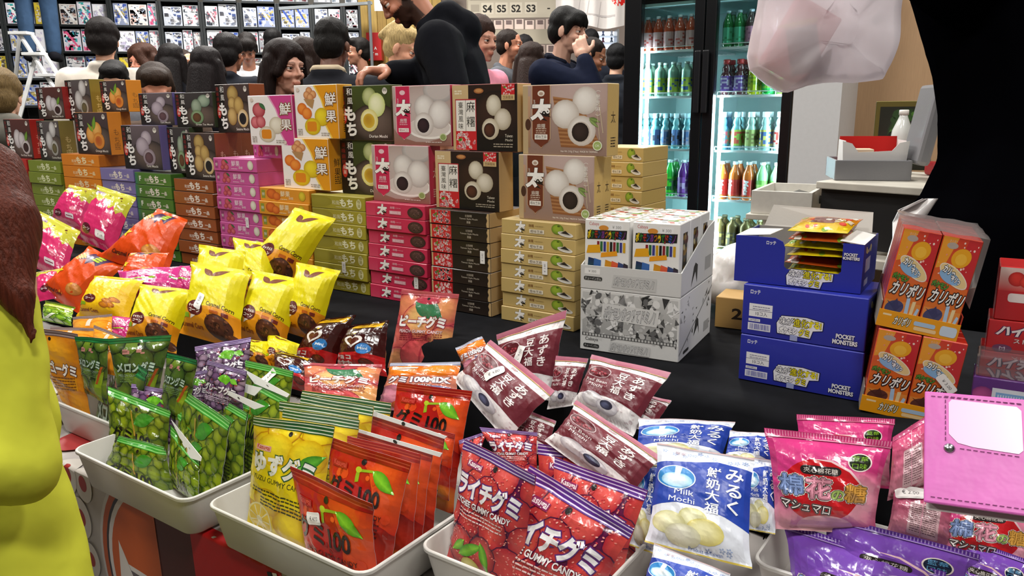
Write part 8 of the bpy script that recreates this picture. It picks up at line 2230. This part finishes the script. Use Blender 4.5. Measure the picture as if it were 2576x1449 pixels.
    for s_ in (L, R):
        kn, an = Vector((s_ * .095, .015, .50)), Vector((s_ * .10, -.02, .085))
        legp += [('c', (s_ * .085, 0, .88), .085, kn, .058), ('c', kn, .056, an, .038)]
        el, wr, hn = A_[s_]
        arm += [('c', sh[s_], .052, el, .04), ('c', el, .039, wr, .026)]
        dv = (wr - el).normalized()
        pn = Vector(hn[0]) if hn else Vector((-s_, .2, 0))
        arm += hand_prims(wr + dv * .008, hn[1] if hn and len(hn) > 1 and hn[1] is not None else dv, pn, hn[2] if hn and len(hn) > 2 else (1 if s_ > 0 else -1), hn[3] if hn and len(hn) > 3 else .45)
    feet = [('c', (s_ * .10, -.04, .045), .04, (s_ * .11, .12, .032), .03) for s_ in (L, R)]
    body = blob_mesh('body', hsc(head) + torso + legp + arm + feet, voxel, 1)
    sk, lipc = lin(skin), lin(skin) * np.array([.92, .68, .66])
    hcn, RHn = np.array(hc), np.array(RH)
    bc = lin(brow or hair[1])
    def skincol(co):
        q = (co - hcn) @ RHn / ks
        C = np.tile(sk, (len(co), 1))
        lip = (np.abs(q[:, 0]) < .024) & (q[:, 1] > .075) & (np.abs(q[:, 2] + .061) < .0115 - np.abs(q[:, 0]) * .2)
        C[lip] = lipc
        br = (np.abs(np.abs(q[:, 0]) - .033) < .02) & (q[:, 1] > .05) & (np.abs(q[:, 2] - .031 + np.abs(np.abs(q[:, 0]) - .03) * .2) < .0042)
        C[br] = bc * .55 + sk * .45
        ck = np.exp(-((np.abs(q[:, 0]) - .04) ** 2 + (q[:, 2] + .03) ** 2) / .0006) * (q[:, 1] > .03)
        C += ck[:, None] * np.array([.03, -.01, -.01])
        if beard is not None:
            bd = (q[:, 1] > -.01) & (q[:, 2] < -.035 + .9 * np.maximum(0, .03 - q[:, 1])) & (q[:, 2] > -.125) & (np.abs(q[:, 0]) < .085) & (q[:, 1] < .12) & ~lip
            C[bd] = lin(beard[0]) * beard[1] + C[bd] * (1 - beard[1])
        return C
    paint(body, skincol); body.materials.append(SKIN)
    M = Matrix.Translation(org) @ RB.to_4x4() @ Matrix.Scale(S, 4)
    r = empty('person'); r.matrix_world = M
    tag(r, label, 'person')
    link('body', body, r)
    def cl(name, prims, col, voxel=.012, m=FABRIC, smooth=3, fn=None):
        me = blob_mesh(name, prims, voxel, smooth)
        paint(me, fn or (lambda co: np.tile(lin(col), (len(co), 1)))); me.materials.append(m)
        return link(name, me, r)
    # clothes
    if top:
        tp_ = [('e', chest, (.185 * slim * (.88 if female else 1), .128, .19), None), ('e', belly, (.165 * slim, .125, .18), None), ('e', (0, 0, .96), (.18 * slim, .128, .12), None), ('c', sh[L] * .86 + chest * .14, .088, sh[R] * .86 + chest * .14, .088), ('c', up((-.07, -.02, 1.42)), .05, up((.07, -.02, 1.42)), .05)]
        for s_ in (L, R):
            el, wr, hn = A_[s_]
            we = el.lerp(wr, .97 * sleeves) if sleeves >= .6 else el
            tp_ += [('c', sh[s_], .073, el, .058)] + ([('c', el, .058, we, .043)] if sleeves >= .6 else [])
            tp_ += [('e', el.lerp(sh[s_], .2), (.064, .06, .05), None)]
        if hood: tp_ += [('c', up((-.07, -.07, 1.46)), .06, up((.07, -.07, 1.46)), .06), ('c', up((-.055, -.10, 1.41)), .07, up((.055, -.10, 1.41)), .07), ('c', up((-.075, .01, 1.46)), .035, up((-.06, -.08, 1.47)), .05), ('c', up((.075, .01, 1.46)), .035, up((.06, -.08, 1.47)), .05)]
        else: tp_ += [('c', up((-.05, -.045, 1.47)), .03, up((.05, -.045, 1.47)), .03), ('c', up((-.062, -.03, 1.46)), .025, up((-.045, .045, 1.43)), .025), ('c', up((.062, -.03, 1.46)), .025, up((.045, .045, 1.43)), .025)]
        cl('jacket', tp_, top, fn=extras)
    if collar: cl('collar', [('c', up((-.055, -.055, 1.485)), .018, up((.055, -.055, 1.485)), .018), ('c', up((-.07, -.04, 1.48)), .016, up((-.06, .04, 1.45)), .016), ('c', up((.07, -.04, 1.48)), .016, up((.06, .04, 1.45)), .016)], collar, .007)
    if legs:
        lg = [('e', (0, 0, .91), (.172 * slim, .12, .12), None)]
        for s_ in (L, R): lg += [('c', (s_ * .085, 0, .88), .1, (s_ * .095, .015, .50), .075), ('c', (s_ * .095, .015, .50), .074, (s_ * .10, -.015, .10), .062)]
        cl('trousers', lg, legs, .016)
        cl('shoes', [('c', (s_ * .10, -.045, .05), .05, (s_ * .11, .13, .038), .038) for s_ in (L, R)], '#15151a', .014, smooth=2)['kind'] = 'thing'
    # hair
    st, hc_ = hair[0], hair[1]
    hp_ = [he((0, -.024, .052), (.083 * fw, .098, .086)), he((0, -.055, -.004), (.077 * fw, .066, .078))]
    if st == 'short': hp_ += [('c', hd((.066, .0, .03)), .02, hd((.073, .012, -.01)), .008), ('c', hd((-.066, .0, .03)), .02, hd((-.073, .012, -.01)), .008), he((0, .03, .09), (.065, .06, .04))]
    elif st == 'crop': hp_ = [he((0, -.02, .044), (.079, .096, .083)), he((0, -.052, -.004), (.073, .06, .07)), ('c', hd((.064, .0, .03)), .017, hd((.072, .012, -.01)), .006), ('c', hd((-.064, .0, .03)), .017, hd((-.072, .012, -.01)), .006)]
    elif st == 'bushy': hp_ += [he((0, -.03, .06), (.096, .108, .094)), he((0, -.065, -.005), (.092, .078, .085)), he((.055, -.02, .045), (.046, .065, .055)), he((-.055, -.02, .045), (.046, .065, .055))]
    elif st == 'fringe': hp_ += [he((0, .045, .07), (.074, .052, .05)), ('c', hd((.066, .03, .05)), .026, hd((.074, .02, -.012)), .012), ('c', hd((-.066, .03, .05)), .026, hd((-.074, .02, -.012)), .012), ('c', hd((-.05, .07, .06)), .02, hd((-.035, .088, .03)), .008), ('c', hd((.05, .07, .06)), .02, hd((.035, .088, .03)), .008), ('c', hd((0, .075, .07)), .022, hd((.005, .094, .032)), .008)]
    elif st == 'pony': hp_ += [he((0, .02, .09), (.066, .06, .04)), he((0, -.09, .07), (.035, .035, .035)), ('c', hd((0, -.105, .08)), .03, hd((.02, -.14, .02)), .022), he((.0, -.07, .1), (.05, .045, .04)), ('c', hd((.03, .0, .11)), .022, hd((-.02, -.09, .09)), .026)]
    if st in ('long', 'longside'):
        hp_ += [he((0, .0, .075), (.084, .085, .062)), ('c', hd((.07, -.02, .03)), .034, hd((.085, -.02, -.12)), .04), ('c', hd((.085, -.02, -.12)), .04, up((.10, .0, 1.28)), .035), ('c', hd((-.07, -.02, .03)), .034, hd((-.085, -.02, -.12)), .04), ('c', hd((-.085, -.02, -.12)), .04, up((-.10, .0, 1.28)), .035), ('c', hd((0, -.07, -.02)), .075, up((0, -.10, 1.36)), .085), ('c', up((0, -.1, 1.36)), .085, up((0, -.11, 1.2)), .06), ('c', hd((.035, .06, .075)), .025, hd((.076, .04, -.02)), .022), ('c', hd((-.035, .06, .075)), .025, hd((-.076, .04, -.02)), .022)]
        if st == 'longside': hp_ += [('c', hd((-.02, .07, .07)), .028, hd((-.07, .055, -.02)), .03), ('c', hd((-.07, .055, -.02)), .03, hd((-.085, .04, -.14)), .03)]
    cl('hair', hsc(hp_), hc_, .009, HAIR, 2)
    for s_ in (L, R):
        mb = MB(); V, F = ico()
        mb.add([Vector(v) * .0118 * ks for v in V], F, '#d8d0c8'); mb.add([Vector(v * .0072) * ks + Vector((0, .0066, -.0012)) * ks for v in V], F, '#1d120d')
        mb.add([(Vector((v[0] * .0150, v[1] * .0138, v[2] * .0085)) + Vector((0, .0004, .0085))) * ks for v in V], F, sk * .85); mb.add([(Vector((v[0] * .0140, v[1] * .0128, v[2] * .006)) + Vector((0, .0002, -.0092))) * ks for v in V], F, sk * .95); mb.add([(Vector((v[0] * .0150, v[1] * .0030, v[2] * .0016)) + Vector((0, .0126, .0016))) * ks for v in V], F, '#1a1210')
        o = mb.obj('eye', EYEM, r, Matrix.Translation(hd((s_ * .031, .0690, .006))) @ RH.to_4x4(), True)
    if smile:
        mb = MB(); V, F = ico(); mb.add([Vector((v[0] * .017, v[1] * .004, v[2] * .004)) for v in V], F, '#e8e0d8'); mb.obj('teeth', EYEM, r, Matrix.Translation(hd((0, .0925, -.060))) @ RH.to_4x4(), True)
    return r, M, up, hd
DK = '#15161b'
def stripe_fn(base, spots, dens, seed):
    def f(co):
        n = np.sin(co[:, 0] * dens + seed) * np.sin(co[:, 2] * dens * 1.3 + 1) * np.sin(co[:, 1] * dens * .8 + 2)
        C = np.tile(lin(base), (len(co), 1)); C[n > .42] = lin(spots); return C
    return f
person('man seen from behind with bushy black hair and a cream jacket', (262, 106), 5.0, 195, hair=('bushy', '#16100f'), top='#cfc6ba', legs='#2a2c33', skin='#b98a70')
person('girl with wavy brown hair and a reddish face, turned towards the boxes', (362, 158), 6.1, -22, hs=1.1, pitch=6, hair=('longside', '#3a2218'), top='#3a2a28', skin='#c4826a', female=True)
person('short person whose black hair top shows just above the orange and white sweets', (290, 213), 4.6, 12, pitch=20, hair=('short', '#100d0d'), top='#6a6a70', skin='#c79a82', female=True)
person('short person with brown hair and bare forehead just above the taro box', (393, 234), 3.7, 25, pitch=22, hair=('short', '#2f2118'), top='#5a4a40', skin='#c48468')
person('smiling man in a dark jacket with white drawstrings', (464, 160), 7.0, 58, hair=('crop', '#2a201a'), top='#15171c', skin='#c99478', smile=True, extras=stripe_fn('#15171c', '#c8cacc', 18, 2))
person('woman with long black hair between the brown-haired girl and the smiling man', (432, 160), 5.5, 190, hair=('long', '#130e0e'), top='#17171c', female=True)
person('woman with long dark hair seen from behind, beside the smiling man', (522, 176), 4.7, 172, hair=('long', '#160f10'), top='#15151a', female=True)
person('man with curly black hair and dark leather jacket seen from behind', (580, 138), 5.6, 165, hair=('bushy', '#120e0e'), top='#1d1f25', skin='#8a5a44')
person('man in a white t-shirt looking down', (622, 125), 6.6, 12, pitch=32, hair=('fringe', '#17110f'), top='#c9c8cb', skin='#9a6a54', sleeves=.4, legs='#2c3242')
person('man with short black hair far behind the white t-shirt', (688, 110), 7.2, 185, hair=('short', '#0f0d0d'), top='#3a3430', skin='#a87862')
person('young woman with long dark hair in profile above the pink box', (716, 172), 3.35, 56, hs=.9, pitch=6, hair=('long', '#1f1513'), top='#131318', skin='#cf9c86', female=True, voxel=.0055)
person('woman with dark brown hair behind the young woman in profile', (768, 158), 4.3, 175, hair=('long', '#271a15'), top='#23202a', female=True)
person('man in a dark grey jacket with a cream collar seen from behind', (838, 118), 3.9, 172, pitch=8, hair=('short', '#14110f'), top='#26272c', collar='#c9b89c', skin='#6a4434', lean=8, slim=1.25)
person('person in dark clothes in profile beside the wooden boards', (900, 132), 7.2, -70, hair=('short', '#15110f'), top='#17181c', skin='#a8765e')
b15 = person('blonde woman in a shiny white jacket looking down', (1014, 124), 4.5, 72, pitch=24, hair=('pony', '#b39a68'), top='#c4c5c8', skin='#d49a7c', hood=True, female=True, voxel=.0055)
person('woman with wavy brown hair and a pink top behind the man in the hoodie', (1210, 104), 4.6, 50, pitch=6, hair=('bushy', '#33221c'), top='#d88a9c', skin='#c8917a', female=True)
person('short-haired man in a grey pullover with a backpack strap, in profile', (1284, 116), 6.0, 76, hair=('crop', '#231a16'), top='#55575c', skin='#bd8064', voxel=.0055, beard=('#3a2a22', .3))
person('woman with long brown hair seen from behind, between the two men in profile', (1336, 160), 5.1, 170, hair=('long', '#2a1d18'), top='#1a1a1e', female=True)
person('person with a dark cap of hair far behind the grey pullover', (1318, 128), 6.8, 185, hair=('short', '#100e10'), top='#20222a')
# tall young man in navy: right hand raised to the mouth
person('tall young man in a navy coat with his hand at his mouth', (1430, 80), 4.4, 62, pitch=8, hair=('fringe', '#121110'), top='#171c2e', collar='#10131f', skin='#cfa28c', voxel=.0048, slim=1.12,
       arms={1: (('px', 1492, 226, 4.2), ('px', 1470, 152, 4.22), ((-.9, -.2, .1), None, -1, .9))})
person('boyish man with short dark hair looking down, right of the navy coat', (1490, 142), 5.5, 74, pitch=22, hair=('crop', '#1c1512'), top='#6a6a68', skin='#a87458', voxel=.0055)
person('person in dark clothes far right of the crowd, next to the fridge', (1552, 152), 6.5, 160, hair=('short', '#101012'), top='#23262c')
person('person with a black hair top behind the navy coat', (1484, 110), 7.5, 185, hair=('short', '#0f0e10'), top='#1c1f28')
person('person in a light brown fur hat at the far left edge', (8, 246), 4.0, 190, hair=('bushy', '#6a5636'), top='#6d6a62', hood=True)
# vendor leaning over the boxes, arm stretched out
person('bearded man in a black hoodie leaning over the boxes with one arm stretched out', (1010, -14), 3.2, -86, pitch=34, hair=('short', '#17110f'), top='#101116', legs='#14151a', skin='#b47a60', lean=24, hood=True, beard=('#1c1310', .92), voxel=.0048, slim=1.12,
       arms={-1: (('px', 1140, 230, 2.95), ('px', 1120, 330, 2.95)), 1: (('px', 1076, 190, 3.3), ('px', 988, 182, 3.2), ((0, 0, -1), None, 1, .75))})

# legs of a man standing high on the white step ladder
LD = 6.6
r = empty('step_ladder', at(80, 200, LD)); r.location.z = 0
tag(r, 'white step ladder standing open at the far left', 'step ladder')
o0 = r.location.copy()
lm = mat('ladder_white', '#cfd0cf', rough=.4)
def lp(px, py, dd=0): return at(px, py, LD + dd) - o0
def foot(a, b_):
    d = (b_ - a).normalized(); return a + d * ((0.0 - a.z) / d.z)
zt_l = lp(50, 82)
for nm, a, b_ in (('front_rail', lp(48, 84), lp(128, 208)), ('front_rail', lp(80, 86, .02), lp(160, 210, .02)), ('rear_rail', lp(50, 84, .25), lp(38, 210, .5)), ('rear_rail', lp(88, 150, .05), lp(66, 232, .05))):
    mb = MB(); mb.tube([a, foot(a, b_)], .018, n=6); mb.obj(nm, lm, r)
for t_ in (0.0, .42, .85):
    a, b_ = lp(48, 84).lerp(lp(128, 208), t_), lp(80, 86, .02).lerp(lp(160, 210, .02), t_)
    mb = MB(); mb.box(-.06, .5 * (b_ - a).length * 2, -.06, .06, -.012, .012, '#cfd0cf', .003, Matrix.Translation(a)); mb.obj('step', lm, r)
st = at(88, 172, LD + .1)
S_l = 1.0
person('man in blue jeans standing on the white step ladder, head out of the picture', (44, -330), 6.7, 200, H=1.72, hair=('short', '#14100e'), top='#23262b', legs='#2f435c', skin='#b98a70')
# ---------------------------------------------------------------- shopper in the lime jacket (left foreground) and the dark figure behind the table (right)
from mathutils import noise
def blob_person(label, body, garments, hair=None, eyes=None, skin='#c99a80'):
    r = empty('person'); tag(r, label, 'person')
    me = blob_mesh('body', body, .008, 1); paint(me, lambda co: np.tile(lin(skin), (len(co), 1))); me.materials.append(SKIN); link('body', me, r)
    for nm, prims, col, vox, m, fn in garments:
        me = blob_mesh(nm, prims, vox, 4); paint(me, fn or (lambda co, c=col: np.tile(lin(c), (len(co), 1)))); me.materials.append(m)
        if nm == 'jacket':                    # soft folds of thick cloth
            for v_ in me.vertices:
                p = v_.co; v_.co = p + v_.normal * (.009 * noise.noise(Vector((p.x * 9, p.y * 9, p.z * 22 + 6 * p.x))) - .012 * max(0, noise.noise(Vector((p.x * 7 + 4 * p.z, p.y * 6, p.z * 9))) - .25))
        link(nm, me, r)
    return r
def cone_px(a, b_):
    (x0, y0, d0, r0), (x1, y1, d1, r1) = a, b_
    return ('c', at(x0, y0, d0), r0 * d0 / FPX, at(x1, y1, d1), r1 * d1 / FPX)
LIME = mat('lime_fleece', '#bdbf3a', rough=.85, spec=.1, bump=.12, bscale=25, var=.05)
gf = lambda p, z: Vector((p.x, p.y, z))
DN = .92
hipL, hipR = at(-300, 1520, DN + .08), at(-90, 1640, DN)
headc = at(-300, 285, 1.0)
neck = at(-240, 470, 1.0)
shR = at(-45, 660, .93); shL = at(-330, 640, 1.12)
body = [('e', headc, (.075, .09, .11), None), ('e', headc + Vector((.03, .07, -.05)), (.05, .05, .06), None), ('c', headc + Vector((.045, .115, .0)), .008, headc + Vector((.05, .135, -.03)), .01), ('c', headc + Vector((0, -.01, -.06)), .05, neck, .055), ('c', neck, .06, at(-130, 700, 1.0), .10), ('c', at(-130, 700, 1.0), .10, at(-90, 1400, .98), .10),
        ('c', shR, .05, at(30, 1165, .87), .03), ('c', at(30, 1165, .87), .028, at(-500, 1205, .72), .024), ('c', shL, .05, at(-420, 1080, 1.12), .042), ('c', at(-420, 1080, 1.12), .04, at(-420, 1300, .95), .028)]
body += hand_prims(at(-507, 1192, .715), (-.5, .6, -.1), (0, 0, -1), 1, .5) + hand_prims(at(-420, 1305, .945), (.3, .8, -.2), (0, 0, -1), -1, .5)
for hp_, off in ((hipL, -.04), (hipR, .02)):
    kn = Vector((hp_.x + off, hp_.y - .02, .46)); an = Vector((kn.x, kn.y - .03, .09))
    body += [('c', hp_, .085, kn, .055), ('c', kn, .055, an, .038), ('c', (an.x, an.y - .04, .045), .04, (an.x + .02, an.y + .13, .035), .03)]
jacket = [cone_px((-130, 690, 1.0, 190), (-70, 1250, .97, 215)), cone_px((-70, 1250, .97, 215), (-10, 1560, .95, 245)), cone_px((-60, 640, .95, 120), (6, 860, .90, 98)), cone_px((6, 860, .90, 92), (42, 1060, .88, 92)), cone_px((42, 1060, .88, 92), (58, 1175, .87, 98)), cone_px((50, 1180, .87, 94), (-480, 1220, .74, 80)), cone_px((-10, 1560, .95, 232), (-10, 1900, .95, 245)), cone_px((-330, 640, 1.12, 100), (-430, 1080, 1.12, 85)), cone_px((-430, 1080, 1.12, 85), (-425, 1270, .98, 70)), cone_px((-200, 520, 1.03, 90), (-60, 540, .99, 85))]
trous = []
for hp_, off in ((hipL, -.04), (hipR, .02)):
    kn = Vector((hp_.x + off, hp_.y - .02, .46)); an = Vector((kn.x, kn.y - .03, .1))
    trous += [('c', hp_, .105, kn, .078), ('c', kn, .078, an, .065)]
shoes = []
for hp_, off in ((hipL, -.04), (hipR, .02)):
    x, y = hp_.x + off, hp_.y - .05
    shoes.append(('c', (x, y - .04, .05), .05, (x + .02, y + .14, .04), .04))
hairp = [('e', headc + Vector((-.01, -.02, .02)), (.095, .11, .115), None), cone_px((-280, 300, .98, 150), (-52, 470, .93, 110)), cone_px((-48, 450, .93, 108), (6, 590, .90, 92)), cone_px((6, 560, .90, 92), (26, 720, .875, 52)), cone_px((10, 640, .89, 76), (48, 770, .87, 32)), cone_px((48, 740, .87, 40), (66, 810, .865, 17)), cone_px((64, 790, .865, 16), (96, 855, .862, 6)), cone_px((58, 780, .866, 20), (78, 870, .864, 6)), cone_px((-280, 420, 1.05, 130), (-220, 800, 1.12, 90))]
blob_person('shopper in a lime green fleece jacket with long auburn hair, at the left edge', body, [('jacket', jacket, '#bdbf3a', .009, LIME, None), ('trousers', trous, '#2a2f42', .016, FABRIC, None), ('shoes', shoes, '#1c1c20', .014, FABRIC, None), ('hair', hairp, '#4f2113', .006, HAIR, None)])
# dark clothed vendor at the right: bent forward, holding the carrier bag
DV = 1.72
hv = at(2330, -330, DV)
bodyv = [('e', hv, (.075, .09, .11), None), ('e', hv + Vector((-.05, -.03, -.05)), (.05, .05, .055), None), ('c', hv + Vector((-.1, -.05, .0)), .009, hv + Vector((-.115, -.055, -.03)), .011), ('c', hv + Vector((.02, .0, -.06)), .05, at(2440, -130, DV), .06), ('c', at(2440, -60, DV), .1, at(2560, 420, DV), .11)]
elb = at(2262, -148, DV - .1); wrs = at(2130, -360, DV - .08)
bodyv += [('c', at(2420, -40, DV - .1), .03, elb, .03), ('c', elb, .03, wrs, .026)] + hand_prims(wrs, (-.6, -.1, .5), (-.4, 0, -.9), -1, 1.2)
elf = at(2640, 300, DV + .2); wrf = at(2600, 560, DV + .1)
bodyv += [('c', at(2500, -20, DV + .2), .05, elf, .042), ('c', elf, .04, wrf, .028)] + hand_prims(wrf, (-.2, -.3, -.9), (-1, 0, 0), 1, .5)
hl = at(2520, 600, DV)
for dx in (-.06, .12):
    kn = Vector((hl.x + dx, hl.y + .05, .5)); an = Vector((kn.x + .02, kn.y + .04, .09))
    bodyv += [('c', (hl.x + dx * .8, hl.y + .02, hl.z - .02), .09, kn, .058), ('c', kn, .056, an, .038), ('c', (an.x + .04, an.y, .045), .04, (an.x - .12, an.y - .03, .035), .03)]
BLKJ = mat('black_jumper', '#040406', rough=1.0, spec=.0, bump=.08, bscale=30)
jv = [cone_px((2475, -120, DV, 190), (2552, 120, DV, 196)), cone_px((2552, 120, DV, 196), (2584, 280, DV, 204)), cone_px((2584, 280, DV, 204), (2584, 420, DV, 204)), cone_px((2584, 430, DV, 204), (2530, 640, DV, 245)), cone_px((2420, -60, DV - .1, 120), (2262, -150, DV - .1, 85)), cone_px((2262, -150, DV - .1, 85), (2150, -330, DV - .08, 62)), cone_px((2520, 0, DV + .18, 130), (2640, 300, DV + .2, 100)), cone_px((2640, 300, DV + .2, 100), (2602, 530, DV + .1, 70)), cone_px((2500, 640, DV, 235), (2490, 760, DV, 225))]
tv = []
for dx in (-.06, .12):
    kn = Vector((hl.x + dx, hl.y + .05, .5)); an = Vector((kn.x + .02, kn.y + .04, .1))
    tv += [('c', (hl.x + dx * .8, hl.y + .02, hl.z - .04), .12, kn, .08), ('c', kn, .08, an, .065)]
sv_ = [('c', (hl.x + dx + .06, hl.y + .09, .05), .05, (hl.x + dx - .1, hl.y + .06, .04), .04) for dx in (-.06, .12)]
blob_person('vendor in a black jumper at the right edge, holding up the carrier bag', bodyv, [('jumper', jv, '#07080a', .012, BLKJ, None), ('trousers', tv, '#0b0c10', .016, FABRIC, None), ('shoes', sv_, '#101014', .014, FABRIC, None), ('hair', [('e', hv + Vector((.02, .02, .03)), (.09, .105, .105), None), ('c', hv + Vector((.05, .03, 0)), .06, hv + Vector((.09, .04, -.12)), .05)], '#17110f', .009, HAIR, None)])
